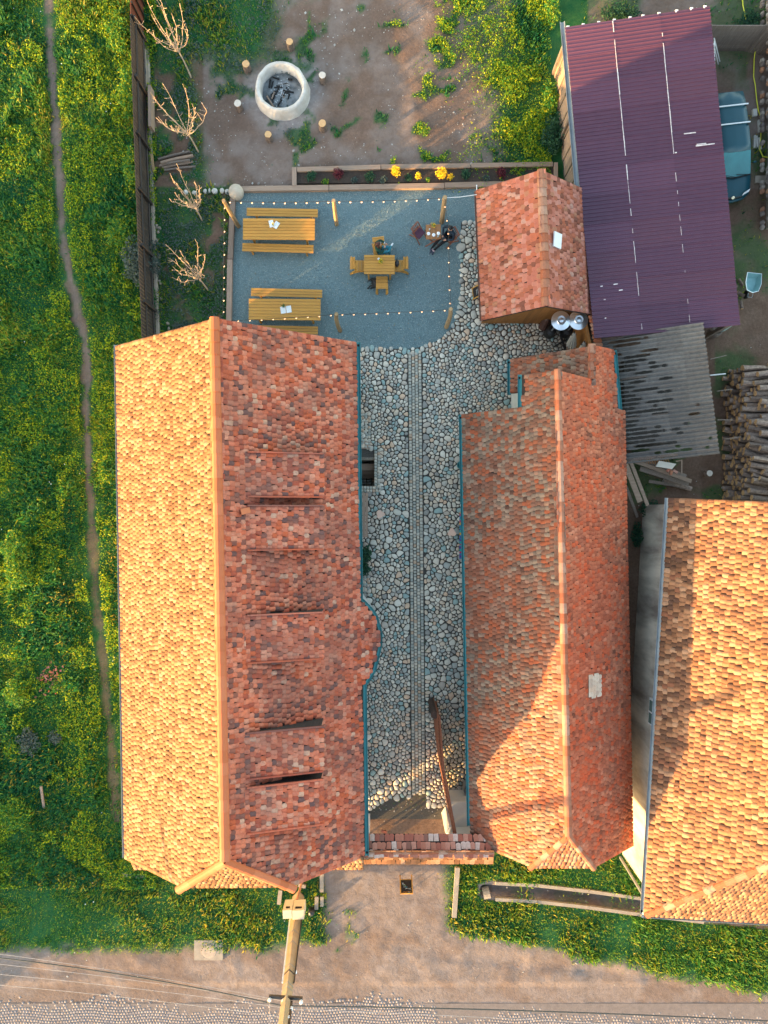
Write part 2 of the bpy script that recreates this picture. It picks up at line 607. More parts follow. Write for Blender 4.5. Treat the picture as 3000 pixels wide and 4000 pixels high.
PATH = [(185, -200), (192, 0), (200, 250), (232, 700), (240, 900), (265, 1050), (300, 1180), (300, 1240), (335, 1330), (340, 1450), (340, 1600),
        (348, 1900), (372, 2300), (400, 2560), (430, 2850), (445, 3050), (455, 3200)]
DITCH = [(1900, 3478), (2100, 3490), (2510, 3540), (2700, 3562), (3400, 3640)]


def zones(U, V):
    """grass amount, pale dirt amount, ash amount at ground pixels U, V"""
    X, Y = (U - 1500) / 90.3, (2000 - V) / 90.3
    n1 = fbm(X, Y, 0.55, 3)
    n2 = fbm(X, Y, 1.7, 20)
    wob = (n1 - 0.5) * 260 + (n2 - 0.5) * 120
    g = np.zeros(U.shape)
    field = (U < 600) & (V < 3450)
    g = np.where(field, 1.0, g)
    # street lawns
    lawnL = sstep(3735, 3685, V + (n2 - 0.5) * 60 + (U > 1000) * (U - 1000) * 0.12) * sstep(1290, 1230, U + wob * 0.2) * (V > 3330)
    lawnR = sstep(0, 60, (3660 + (U - 1750) * 0.205) - V + (n2 - 0.5) * 60) * sstep(1725, 1800, U + wob * 0.35) * (V > 3330)
    g = np.maximum(g, np.maximum(lawnL, lawnR))
    # orchard strip and garden
    orch = (U > 560) * sstep(830, 740, U + wob * 0.45) * (V < 1420)
    top = sstep(1160, 1020, U + wob * 0.6) * sstep(330, 180, V + wob * 0.4) * (U > 560)
    gard = (U > 1250) * (V < 760) * sstep(1680, 2080, U + wob * 1.5 + (V > 350) * -60) * 1.0
    tuft = (U > 820) * (U < 2200) * (V < 740) * sstep(0.60, 0.72, fbm(X, Y, 1.1, 40)) * 0.8
    g = np.maximum.reduce([g, orch * sstep(0.36, 0.5, fbm(X, Y, 1.2, 33)) * (V < 1420), top, gard, tuft])
    g = np.where((U > 560) & (U < 905) & (V > 735) & (V < 1420), np.maximum(g, 0.85 * sstep(0.32, 0.46, n2)), g)
    # neighbour yard
    yard = (U > 2300) * (V < 1500)
    g = np.where(yard > 0, 0.62 * sstep(0.40, 0.62, n1 + 0.02), g)
    g = np.where((U > 2300) & (U < 2790) & (V > 100) & (V < 1820), 0.0, g)
    yard2 = (U > 2440) * (V >= 1500) * (V < 2000)
    g = np.where(yard2 > 0, 0.6 * sstep(0.55, 0.66, n1), g)
    # path
    pd = seg_dist(U, V, PATH)
    g = g * (1 - (0.95 - 0.25 * sstep(1700, 2300, V)) * sstep(26, 9, pd + (n2 - 0.5) * 44))
    # driveway tufts
    g = np.maximum(g, ((U > 1230) & (U < 1400) & (V > 3500) & (V < 3720)) * 0.5 * sstep(0.55, 0.65, n2))
    dd = seg_dist(U, V, DITCH)
    g = np.where(dd < 36, 0.25 * (n2 > 0.55), g)
    pale = (0.2 + 0.5 * sstep(0.38, 0.66, fbm(X, Y, 0.8, 50))) * (U > 800) * (V < 740)
    pale = np.maximum(pale, (V > 3380) * (0.55 + 0.45 * sstep(0.35, 0.6, n1)) * 1.0)
    pale = np.maximum(pale, sstep(26, 6, pd) * (0.45 - 0.35 * sstep(1500, 2200, V)))
    ash = sstep(190, 110, np.hypot(U - 1103, V - 365) + wob * 0.35)
    return g, pale, ash


xs = np.concatenate([[-700, -90, -30], np.arange(-20, 20.01, 0.125), [30, 90, 700]])
ys = np.concatenate([[-700, -90, -34], np.arange(-25, 25.01, 0.125), [34, 90, 700]])
GX, GY = np.meshgrid(xs, ys)
GU, GV = 1500 + GX * 90.32, 2000 - GY * 90.32
g_, p_, a_ = zones(GU, GV)
far = (np.abs(GX) > 20.1) | (np.abs(GY) > 25.1)
g_ = np.where(far, 1.0, g_)
GZ = (fbm(GX, GY, 0.8, 60) - 0.5) * 0.10 + (fbm(GX, GY, 3.0, 70) - 0.5) * 0.035
ruts = np.exp(-((seg_dist(GU, GV, [(1500, 3690), (2100, 3760), (3000, 3870)])) / 12) ** 2) + np.exp(-((seg_dist(GU, GV, [(0, 3790), (650, 3800)])) / 12) ** 2) \
    + np.exp(-((seg_dist(GU, GV, [(1700, 3740), (2300, 3800), (3000, 3900)])) / 9) ** 2)
GZ = GZ - 0.022 * ruts * (0.4 + fbm(GX, GY, 2.0, 80))
court = (GU > 880) & (GU < 2420) & (GV > 735) & (GV < 3390)
GZ = np.where(court, -0.06, GZ)
GZ = np.where(GV > 3850, GZ * 0.25 - 0.03, GZ)
dd = seg_dist(GU, GV, DITCH)
GZ = GZ - 0.45 * sstep(24, 14, dd)
GZ = np.where(far, 0.0, GZ)
pit = (GX > -1.17) & (GX < -0.42) & (GY > 1.1) & (GY < 2.35)
GZ = np.where(pit, -2.6, GZ)
nx, ny = len(xs), len(ys)
V3 = np.stack([GX.ravel(), GY.ravel(), GZ.ravel()], 1)
idx = np.arange(nx * ny).reshape(ny, nx)
Q = np.stack([idx[:-1, :-1], idx[:-1, 1:], idx[1:, 1:], idx[1:, :-1]], -1).reshape(-1, 4)
me = bpy.data.meshes.new('ground')
me.vertices.add(len(V3))
me.vertices.foreach_set('co', V3.ravel().astype(np.float32))
me.loops.add(Q.size)
me.loops.foreach_set('vertex_index', Q.ravel().astype(np.int32))
me.polygons.add(len(Q))
me.polygons.foreach_set('loop_start', (np.arange(len(Q)) * 4).astype(np.int32))
me.polygons.foreach_set('loop_total', np.full(len(Q), 4, np.int32))
me.polygons.foreach_set('use_smooth', np.ones(len(Q), bool))
ca = me.color_attributes.new('cover', 'FLOAT_COLOR', 'POINT')
cc = np.stack([g_.ravel(), p_.ravel(), a_.ravel(), np.ones(g_.size)], 1).astype(np.float32)
ca.data.foreach_set('color', cc.ravel())
me.update(calc_edges=True)

gm = bpy.data.materials.new('soil_and_turf')
nt, b = nodes_of(gm)
b.inputs['Roughness'].default_value = 0.95
b.inputs['Specular IOR Level'].default_value = 0.1
at = nt.nodes.new('ShaderNodeAttribute')
at.attribute_name = 'cover'
sp = nt.nodes.new('ShaderNodeSeparateColor')
nt.links.new(at.outputs['Color'], sp.inputs[0])
soil = mixc(nt, ramp(nt, noise(nt, 1.3, 6, 0.65), [(0.35, 0.0), (0.65, 1.0)]), (0.12, 0.0725, 0.051), (0.168, 0.11, 0.081))
soil = mixc(nt, ramp(nt, noise(nt, 9, 6, 0.7), [(0.4, 0.0), (0.7, 0.7)]), soil, (0.084, 0.0522, 0.036))
pale = mixc(nt, ramp(nt, noise(nt, 2.2, 7, 0.7, dist=0.6), [(0.35, 0.0), (0.62, 1.0)]), (0.162, 0.124, 0.104), (0.223, 0.182, 0.165))
c = mixc(nt, sp.outputs[1], soil, pale)
ashc = mixc(nt, ramp(nt, noise(nt, 3, 5, 0.7), [(0.4, 0.0), (0.6, 1.0)]), (0.204, 0.174, 0.162), (0.264, 0.232, 0.222))
c = mixc(nt, sp.outputs[2], c, ashc)
turf = mixc(nt, ramp(nt, noise(nt, 2.5, 6, 0.7), [(0.35, 0.0), (0.65, 1.0)]), (0.01, 0.0765, 0.0264), (0.0375, 0.104, 0.0312))
c = mixc(nt, sp.outputs[0], c, turf)
nt.links.new(c, b.inputs['Base Color'])
bump(nt, b, noise(nt, 7, 8, 0.75), 0.7, 0.05)
me.materials.append(gm)
tag(link('ground', me), kind='structure')

# ---------------------------------------------------------------- gravel court
GRAVEL = mat('blue_grey_gravel', (0.156, 0.221, 0.231), (0.109, 0.162, 0.17), 22, 0.9, 0.9, 45)
arc = [(1800, 1160), (1790, 1225), (1765, 1280), (1720, 1325), (1665, 1350), (1610, 1362), (1390, 1362)]
gp = [(915, 735), (1862, 728), (1862, 868), (1800, 868)] + arc + [(1390, 1400), (905, 1400), (905, 900)]
GRAVEL_POLY = [W(u, v)[:2] for u, v in gp][::-1]
mb = MB()
mb.prism(GRAVEL_POLY, -0.3, 0.0)
tag(mb.build('gravel_court', GRAVEL), kind='structure')
# loose chips on top
N = 42000
lo = np.array(GRAVEL_POLY).min(0)
hi = np.array(GRAVEL_POLY).max(0)
Pxy = RNG.random((N, 2)) * (hi - lo) + lo
k = inside_np(GRAVEL_POLY, Pxy[:, 0], Pxy[:, 1])
Pxy = Pxy[k]
N = len(Pxy)
tetra = [(-1, -0.6, 0), (1, -0.6, 0), (0, 1, 0), (0, 0, 0.9)]
GCH = pieces_mat('gravel_chip', [(0, (0.156, 0.225, 0.235)), (0.3, (0.218, 0.289, 0.296)), (0.6, (0.101, 0.153, 0.165)), (0.85, (0.281, 0.34, 0.339)), (0.96, (0.39, 0.374, 0.331))],
                 namount=0, bmp=0)
P3 = np.c_[Pxy, np.full(N, 0.002)]
me = scatter_mesh('gravel_chips', tetra, [(0, 1, 3), (1, 2, 3), (2, 0, 3)], P3, rotz_np(RNG.random(N) * 6.28), GCH, RNG.random(N), RNG.uniform(0.012, 0.026, N))
tag(link('gravel_chips', me), kind='stuff', label='loose blue grey gravel chips covering the terrace', category='gravel')

LITTER = pieces_mat('dry_leaf', [(0, (0.30, 0.18, 0.08)), (.4, (0.16, 0.10, 0.05)), (.7, (0.20, 0.22, 0.08)), (.9, (0.42, 0.36, 0.26))], namount=0, bmp=0)
n = 420
Pl = RNG.random((n, 2)) * (hi - lo) + lo
Pl = Pl[inside_np(GRAVEL_POLY, Pl[:, 0], Pl[:, 1])]
me = scatter_mesh('fallen_leaves', [(0, -1, 0), (.5, 0, .15), (0, 1, 0), (-.5, 0, .1)], [(0, 1, 2), (0, 2, 3)], np.c_[Pl, np.full(len(Pl), .022)], rotz_np(RNG.random(len(Pl)) * 6.28), LITTER, RNG.random(len(Pl)), RNG.uniform(.012, .032, len(Pl)))
tag(link('fallen_leaves', me), kind='stuff', label='dry leaves and bits strewn on the terrace gravel', category='leaves')

# ---------------------------------------------------------------- cobbled court
MORTAR = mat('dark_joint_grit', (0.075, 0.068, 0.060), (0.045, 0.042, 0.038), 20, 0.95, 0.6, 60)
COBBLE = pieces_mat('river_cobble', [
    (0.0, (0.409, 0.38, 0.33)), (0.14, (0.505, 0.469, 0.397)), (0.28, (0.341, 0.354, 0.324)), (0.4, (0.587, 0.514, 0.423)),
    (0.52, (0.437, 0.374, 0.311)), (0.62, (0.259, 0.348, 0.33)), (0.72, (0.533, 0.428, 0.33)), (0.82, (0.628, 0.575, 0.489)),
    (0.90, (0.259, 0.247, 0.225)), (0.95, (0.6, 0.415, 0.291))],
    nscale=6, namount=0.25, dark=(0.163, 0.16, 0.158), bmp=0.15, rough=0.75)
cob_px = [(1391, 1364), (1610, 1364), (1665, 1353), (1722, 1327), (1768, 1282), (1793, 1226), (1803, 1160), (1803, 870), (1900, 870), (1900, 1260),
          (2330, 1250), (2330, 1460), (2060, 1480), (2060, 1640), (1860, 1640), (1860, 3150), (1715, 3150), (1660, 3130), (1600, 3120), (1530, 3110),
          (1391, 3190)]
COB = [W(u, v)[:2] for u, v in cob_px][::-1]
PITR = (-1.16, -0.43, 1.12, 2.26)       # opening of the cellar stair: x0 x1 y0 y1
CHAN = (W(1603, 0)[0], W(1645, 0)[0])    # sett channel down the middle


def chan_x(y):
    return W(1622 + (2000 - 90.3 * y - 1600) * 0.009, 0)[0]


mb = MB()
x0, x1 = W(1380, 0)[0], W(2360, 0)[0]
y0, y1 = W(0, 3200)[1], W(0, 1363)[1]
for (a, c_, d, e) in ((x0, PITR[0], y0, y1), (PITR[1], x1, y0, y1), (PITR[0], PITR[1], y0, PITR[2]), (PITR[0], PITR[1], PITR[3], y1)):
    mb.box(((a + c_) / 2, (d + e) / 2, -0.03), (c_ - a, e - d, 0.04))
xa, xb, ya, yb = W(1800, 0)[0], W(1910, 0)[0], y1, W(0, 868)[1]
mb.box(((xa + xb) / 2, (ya + yb) / 2, -0.03), (xb - xa, yb - ya, 0.04))
cobbed = tag(mb.build('cobbled_court', MORTAR), kind='structure')


def stone_pts():
    """centres of the cobbles with varied spacing"""
    cell = 0.16
    pts = []
    grid = {}
    bb = (min(p[0] for p in COB), max(p[0] for p in COB), min(p[1] for p in COB), max(p[1] for p in COB))
    rs = random.Random(5)
    for it in range(90000):
        x = rs.uniform(bb[0], bb[1])
        y = rs.uniform(bb[2], bb[3])
        if not inside(COB, x, y):
            continue
        if PITR[0] - 0.05 < x < PITR[1] + 0.28 and PITR[2] - 0.28 < y < PITR[3] + 0.5:
            continue
        if abs(x - chan_x(y)) < 0.37 and y < 6.9:
            continue
        if x < -1.0 and y < -2.6:
            pass
        small = math.sin(x * 1.3 + y * 0.7) * 0.5 + math.sin(y * 0.45 - 1) * 0.5
        r = rs.choice((0.10, 0.13, 0.13, 0.16, 0.19, 0.25 if small < 0.2 else 0.14)) * (0.88 if small > 0.3 else 1.0)
        gi, gj = int(x / cell), int(y / cell)
        ok = True
        for i in range(gi - 2, gi + 3):
            for j in range(gj - 2, gj + 3):
                for q in grid.get((i, j), ()):
                    if (q[0] - x) ** 2 + ((q[1] - y)) ** 2 < (0.5 * (q[2] + r)) ** 2:
                        ok = False
                        break
                if not ok:
                    break
            if not ok:
                break
        if ok:
            p = (x, y, r)
            pts.append(p)
            grid.setdefault((gi, gj), []).append(p)
    return pts, grid, cell


def cell_poly(p, near):
    """Voronoi-like cell of a stone, weighted by its size"""
    x, y, r = p
    poly = [(x + 1.15 * r * math.cos(a * math.pi / 4), y + 1.15 * r * math.sin(a * math.pi / 4)) for a in range(8)]
    for q in near:
        dx, dy = q[0] - x, q[1] - y
        d2 = dx * dx + dy * dy
        if d2 < 1e-9:
            continue
        d = math.sqrt(d2)
        t = d * r / (r + q[2])
        nx_, ny_ = dx / d, dy / d
        out = []
        for i in range(len(poly)):
            a, b_ = poly[i], poly[(i + 1) % len(poly)]
            da = (a[0] - x) * nx_ + (a[1] - y) * ny_ - t
            db = (b_[0] - x) * nx_ + (b_[1] - y) * ny_ - t
            if da <= 0:
                out.append(a)
            if da * db < 0:
                k_ = da / (da - db)
                out.append((a[0] + (b_[0] - a[0]) * k_, a[1] + (b_[1] - a[1]) * k_))
        poly = out
        if len(poly) < 3:
            return None
    if y < 6.9:
        cx_ = chan_x(y)
        sg = 1 if x > cx_ else -1
        lim = cx_ + sg * 0.31
        out = []
        for i in range(len(poly)):
            a, b_ = poly[i], poly[(i + 1) % len(poly)]
            da, db = (lim - a[0]) * sg, (lim - b_[0]) * sg
            if da <= 0:
                out.append(a)
            if da * db < 0:
                k_ = da / (da - db)
                out.append((a[0] + (b_[0] - a[0]) * k_, a[1] + (b_[1] - a[1]) * k_))
        poly = out
        if len(poly) < 3:
            return None
    return poly


def cobble_geo(poly, gap=0.014, h=0.055):
    cx = sum(p[0] for p in poly) / len(poly)
    cy = sum(p[1] for p in poly) / len(poly)
    # resample the outline to 9 rounded corners
    n = len(poly)
    per = []
    for i in range(n):
        a, b_ = poly[i], poly[(i + 1) % n]
        for t in (0.25, 0.75):
            per.append((a[0] + (b_[0] - a[0]) * t, a[1] + (b_[1] - a[1]) * t))
    if len(per) > 12:
        per = per[::2] if len(per) > 18 else per
    rr = max(0.02, sum(math.hypot(p[0] - cx, p[1] - cy) for p in per) / len(per))
    k_ = max(0.5, 1 - gap / rr)
    h *= 0.8
    vs, m_ = [], len(per)
    sq, an = random.uniform(0.74, 1.0), random.uniform(0, math.pi)
    ux, uy = math.cos(an), math.sin(an)
    per = [(p[0] - ((p[0] - cx) * ux + (p[1] - cy) * uy) * ux * (1 - sq), p[1] - ((p[0] - cx) * ux + (p[1] - cy) * uy) * uy * (1 - sq)) for p in per]
    for sc, z in ((k_, -0.01), (k_ * 0.97, h * 0.5), (k_ * 0.80, h * 0.93)):
        vs += [(cx + (p[0] - cx) * sc, cy + (p[1] - cy) * sc, z) for p in per]
    vs.append((cx, cy, h))
    fs = []
    for L in range(2):
        fs += [(L * m_ + i, L * m_ + (i + 1) % m_, (L + 1) * m_ + (i + 1) % m_, (L + 1) * m_ + i) for i in range(m_)]
    fs += [(2 * m_ + i, 2 * m_ + (i + 1) % m_, 3 * m_) for i in range(m_)]
    return vs, fs, cx, cy


pts, grid, cell = stone_pts()
geos = []
for p in pts:
    gi, gj = int(p[0] / cell), int(p[1] / cell)
    near = [q for i in range(gi - 3, gi + 4) for j in range(gj - 3, gj + 4) for q in grid.get((i, j), ()) if q is not p]
    poly = cell_poly(p, near)
    if poly is None or len(poly) < 3:
        continue
    A = abs(sum(poly[i][0] * poly[(i + 1) % len(poly)][1] - poly[(i + 1) % len(poly)][0] * poly[i][1] for i in range(len(poly)))) / 2
    geos.append((A, *cobble_geo(poly, gap=random.uniform(0.006, 0.014), h=random.uniform(0.035, 0.065))))
geos.sort(key=lambda g: -g[0])
mb = MB()
for i, (A, vs, fs, cx, cy) in enumerate(geos):
    if i < 298:
        me = mesh_from('cobblestone', [(v[0] - cx, v[1] - cy, v[2]) for v in vs], fs, COBBLE, None, True)
        link('cobblestone', me, cobbed, (cx, cy, 0))
    else:
        mb.add(vs, fs)
o = mb.build('cobblestones', COBBLE, cobbed, smooth=True)
o['kind'] = 'stuff'

# setts: square-cut blocks
SETT_V = [(-.5, -.5, -.4), (.5, -.5, -.4), (.5, .5, -.4), (-.5, .5, -.4), (-.48, -.48, .25), (.48, -.48, .25), (.48, .48, .25), (-.48, .48, .25),
          (-.34, -.34, .42), (.34, -.34, .42), (.34, .34, .42), (-.34, .34, .42)]
SETT_F = [(0, 1, 5, 4), (1, 2, 6, 5), (2, 3, 7, 6), (3, 0, 4, 7), (4, 5, 9, 8), (5, 6, 10, 9), (6, 7, 11, 10), (7, 4, 8, 11), (8, 9, 10, 11)]
SETTM = pieces_mat('granite_sett', [(0, (0.371, 0.358, 0.31)), (0.25, (0.46, 0.429, 0.365)), (0.5, (0.312, 0.322, 0.289)), (0.7, (0.52, 0.458, 0.371)), (0.9, (0.46, 0.329, 0.234))],
                   nscale=12, namount=0.3, bmp=0.2)


def sett_field(spots, name, m, parent, keep=298, size=0.13):
    """spots: (x, y, z, angle, scale)"""
    me1 = mesh_from(name, [(x * size, y * size, z * size) for x, y, z in SETT_V], SETT_F, m)
    for s in spots[:keep]:
        o = link(name, me1, parent, (s[0], s[1], s[2]), s[3])
        o.scale = (s[4], s[5], 1)
    rest = spots[keep:]
    if rest:
        P = np.array([s[:3] for s in rest])
        Rm = rotz_np(np.array([s[3] for s in rest])) * np.array([[s[4], s[5], 1] for s in rest])[:, None, :]
        me = scatter_mesh(name + 's', np.array(SETT_V) * size, SETT_F, P, Rm, m, RNG.random(len(rest)))
        o = link(name + 's', me, parent)
        o['kind'] = 'stuff'


spots = []
y = W(0, 3100)[1]
while y < W(0, 1372)[1]:
    for i in range(4):
        x = chan_x(y) + (i - 1.5) * 0.145
        spots.append((x, y + (0.07 if i % 2 else 0), -0.004 - (0.008 if i in (1, 2) else 0), random.uniform(-.07, .07), random.uniform(.85, 1.05), random.uniform(.85, 1.1)))
    y += 0.142
for i in range(2):         # rim of the cellar stair
    y = PITR[2] - 0.07 - i * 0.13
    x = PITR[0] - 0.05
    while x < PITR[1] + 0.26:
        spots.append((x, y, 0.05, random.uniform(-.05, .05), 0.9, 0.9))
        x += 0.128
    x = PITR[1] + 0.07 + i * 0.13
    y = PITR[2] - 0.07
    while y < PITR[3] + 0.35:
        spots.append((x, y + i * 0.06, 0.05, random.uniform(-.05, .05), 0.9, 0.9))
        y += 0.128
for yv in (1745, 1733, 1720, 1708, 1695, 1682, 1670, 1658, 1645, 1632, 1620):
    for i in range(4):
        p = W(1404 + i * 13 + random.uniform(-2, 2), yv)
        spots.append((p[0], p[1], 0.0, random.uniform(-.1, .1), 0.9, 0.85))
for yv in range(2215, 2330, 12):
    for i in range(3):
        p = W(1413 + i * 13 + random.uniform(-2, 2), yv)
        spots.append((p[0], p[1], 0.0, random.uniform(-.1, .1), 0.9, 0.85))
sett_field(spots, 'court_sett', SETTM, cobbed)

# cellar stair
st = thing('cellar_stair', 'open cellar stair with timber treads going down beside the long house wall', 'stair', (0, 0, 0))
mb = MB()
mb.box((PITR[0] - 0.05, (PITR[2] + PITR[3]) / 2, -1.26), (0.1, PITR[3] - PITR[2] + 0.2, 2.5))
mb.box((PITR[1] + 0.05, (PITR[2] + PITR[3]) / 2, -1.26), (0.1, PITR[3] - PITR[2] + 0.2, 2.5))
mb.box(((PITR[0] + PITR[1]) / 2, PITR[2] - 0.05, -1.26), (PITR[1] - PITR[0], 0.1, 2.5))
mb.box(((PITR[0] + PITR[1]) / 2, PITR[3] + 0.05, -1.26), (PITR[1] - PITR[0], 0.1, 2.5))
mb.build('stair_wall', CONCRETE, st)
for i, (va, vb) in enumerate(((1724, 1753), (1754, 1776), (1777, 1798))):
    z = 0.04 - 0.17 * i
    a, b2 = W(1403, va, z), W(1451, vb, z)
    box_obj('tread', GREYWOOD, st, ((a[0] + b2[0]) / 2, (a[1] + b2[1]) / 2, z - 0.03), (abs(b2[0] - a[0]), abs(a[1] - b2[1]), 0.06))
for i in range(3):
    z = -0.5 - 0.3 * i
    box_obj('tread', GREYWOOD, st, (-0.8, 1.98 - 0.16 * i, z), (0.72, 0.28, 0.06))
sp2 = []
for ix in range(6):
    for iy in range(10):
        sp2.append((PITR[0] + 0.07 + ix * 0.12 + random.uniform(-.01, .01), PITR[2] + 0.05 + iy * 0.122, -1.35, random.uniform(-.1, .1), .8, .8))
sett_field(sp2, 'floor_sett', SETTM, st)

# ---------------------------------------------------------------- road
ROADBED = mat('road_grit', (0.18, 0.151, 0.14), (0.141, 0.118, 0.11), 5, 0.95, 0.5, 30)
mb = MB()
yr0, yr1 = -26.5, W(0, 3885)[1]
road = tag(one('cobbled_road', ROADBED, None, lambda b: b.box((0, (yr0 + yr1) / 2 - 0.2, -0.035), (60, yr1 - yr0 - 0.4, 0.03))), kind='structure')
ROADSETT = pieces_mat('road_sett', [(0, (0.231, 0.201, 0.196)), (0.2, (0.27, 0.237, 0.234)), (0.4, (0.199, 0.177, 0.18)), (0.6, (0.289, 0.25, 0.234)), (0.8, (0.218, 0.201, 0.214)), (0.93, (0.257, 0.201, 0.17))],
                      nscale=10, namount=0.25, dark=(0.16, 0.122, 0.107), bmp=0.25)
spots = []
y = yr1 + 0.25
row = 0
while y > -24.2:
    x = -18.2 + (row % 2) * 0.06
    while x < 18.2:
        bow = 0.10 * math.sin(x * 1.1) ** 2
        yy = y + bow
        u, v = 1500 + x * 90.3, 2000 - yy * 90.3
        edge = 3885 + (30 if 700 < u < 1100 else 0) + (55 if u > 1700 else 0) + 40 * (vnoise(np.array([x]), np.array([0.0]), 0.5, 5)[0] - 0.5)
        pr = min(1.0, max(0.0, (v - edge) / 60))
        if random.random() < pr:
            zz = -0.078 + 0.014 * pr + random.uniform(-.003, .003)
            spots.append((x + random.uniform(-.01, .01), yy, zz, random.uniform(-.07, .07) + 0.2 * math.sin(x * 1.1), random.uniform(.80, .96), random.uniform(.80, .94)))
        x += 0.128
    y -= 0.122
    row += 1
spots.sort(key=lambda s: random.random())
vis = [s for s in spots if -22.2 < s[1] and abs(s[0]) < 16.5]
rest = [s for s in spots if not (-22.2 < s[1] and abs(s[0]) < 16.5)]
vis.sort(key=lambda s: -s[2])
sett_field(vis + rest, 'road_sett', ROADSETT, road, size=0.128)


# ================================================================ TILED ROOFS
def tile_template(w=0.165, L=0.27, th=0.009, square=False):
    """flat clay tile with a rounded lower end: x across, y up the slope, z out of the roof"""
    out = [(-w / 2, L), (-w / 2, 0.055), (-w * 0.36, 0.018), (0, 0.0), (w * 0.36, 0.018), (w / 2, 0.055), (w / 2, L)]
    if square:
        out = [(-w / 2, L), (-w / 2, 0.012), (-w * 0.42, 0.0), (w * 0.42, 0.0), (w / 2, 0.012), (w / 2, L)]
    zt = lambda y_: 0.024 - 0.022 * y_ / L
    n = len(out)
    vs = [(x, y_, zt(y_) + th) for x, y_ in out] + [(x, y_, zt(y_) - 0.004) for x, y_ in out]
    fs = [tuple(range(n))] + [(i, n + i, n + i + 1, i + 1) for i in range(0, n - 1)]
    return vs, fs


class TileRoof:
    def __init__(self, roof, w=0.168, exposure=0.182, square=0.25):
        self.roof, self.w, self.e, self.sq = roof, w, exposure, square
        self.wk = 1.0
        self.T = []       # (pos, 3x3, material key)

    def slope(self, A, B, poly, m, t0=-0.05, skip=None):
        """A->B along the eave with the roof rising to the left of it seen from above... poly: 3D outline on the plane"""
        A, B = Vector(A), Vector(B)
        n = Vector((0, 0, 0))
        P = [Vector(p) for p in poly]
        for i in range(len(P)):
            a, b_ = P[i], P[(i + 1) % len(P)]
            n += Vector(((a.y - b_.y) * (a.z + b_.z), (a.z - b_.z) * (a.x + b_.x), (a.x - b_.x) * (a.y + b_.y)))
        n.normalize()
        if n.z < 0:
            n = -n
        e = (B - A)
        e -= n * e.dot(n)
        e.normalize()
        up = n.cross(e)
        if up.z < 0:
            e = -e
            up = n.cross(e)
        st_ = [((p - A).dot(e), (p - A).dot(up)) for p in P]
        s0, s1 = min(p[0] for p in st_), max(p[0] for p in st_)
        t1 = max(p[1] for p in st_)
        tmin = min(p[1] for p in st_)
        R3 = np.array([[e[i], up[i], n[i]] for i in range(3)])
        t = tmin + t0
        row = 0
        Np = len(st_)
        while t < t1 - 0.04:
            tq = t + 0.08
            xs_ = sorted(st_[i][0] + (st_[(i + 1) % Np][0] - st_[i][0]) * (tq - st_[i][1]) / (st_[(i + 1) % Np][1] - st_[i][1])
                         for i in range(Np) if (st_[i][1] > tq) != (st_[(i + 1) % Np][1] > tq))
            for a_, b_ in zip(xs_[0::2], xs_[1::2]):
                if b_ - a_ < self.w * 0.6:
                    continue
                cs = [a_ + self.w / 2]
                s = a_ + (self.w if row % 2 else self.w * 1.5) + random.uniform(-.02, .02)
                while s < b_ - self.w * 0.75:
                    cs.append(s)
                    s += self.w * random.uniform(0.98, 1.03)
                cs.append(b_ - self.w / 2)
                for k_, s in enumerate(cs):
                    edge = k_ == 0 or k_ == len(cs) - 1
                    wav = 0 if row < 2 else self.wk * (0.03 * math.sin(s * 0.9 + t) + 0.02 * math.sin(s * 2.3 - t * 2))
                    jt = random.uniform(-.028, .028) if row else 0
                    pos = A + e * (s + (0 if edge else random.uniform(-.012, .012))) + up * (t + jt + wav) + n * random.uniform(0, 0.004)
                    if skip and skip(pos):
                        continue
                    a = random.gauss(0, 0.015 if edge else 0.08)
                    ty = random.gauss(0, 0.012)
                    ca_, sa = math.cos(a), math.sin(a)
                    J = np.array([[ca_, -sa, ty], [sa, ca_, 0], [-ty, 0, 1]])
                    self.T.append((np.array(pos), R3 @ J, m))
            t += self.e
            row += 1

    def finish(self, keep=299):
        T = self.T
        order = sorted(range(len(T)), key=lambda i: -T[i][0][2])
        single = set(order[:keep])
        tv, tf = tile_template(self.w * 0.985)
        tq, tfq = tile_template(self.w * 0.985, square=True)
        cache = {}
        for i in order[:keep]:
            pos, M, m = T[i]
            key = (m.name, random.random() < self.sq)
            if key not in cache:
                cache[key] = mesh_from('roof_tile', tq if key[1] else tv, tfq if key[1] else tf, m)
            o = link('roof_tile', cache[key], self.roof)
            M4 = Matrix([[*M[0], pos[0]], [*M[1], pos[1]], [*M[2], pos[2]], [0, 0, 0, 1]])
            o.matrix_basis = M4
        for sq in (False, True):
            for m in {t[2].name for t in T}:
                ids = [i for i in range(len(T)) if i not in single and T[i][2].name == m and (hash((i * 7919) % 1013) % 100 < self.sq * 100) == sq]
                if not ids:
                    continue
                P = np.array([T[i][0] for i in ids])
                Rm = np.array([T[i][1] for i in ids])
                me = scatter_mesh('roof_tiles', tq if sq else tv, tfq if sq else tf, P, Rm, bpy.data.materials[m], RNG.random(len(ids)))
                o = link('roof_tiles', me, self.roof)
                o['kind'] = 'stuff'


def deck(name, polys, parent, m=DECK, drop=0.03, thick=0.10):
    """roof boarding below the tiles: each plane a thin slab"""
    mb = MB()
    for P in polys:
        n = len(P)
        top = [(p[0], p[1], p[2] - drop) for p in P]
        bot = [(p[0], p[1], p[2] - drop - thick) for p in P]
        mb.add(top + bot, [tuple(range(n)), tuple(range(n, 2 * n))[::-1]] + [(i, n + i, n + (i + 1) % n, (i + 1) % n) for i in range(n)])
    return mb.build(name, m, parent)


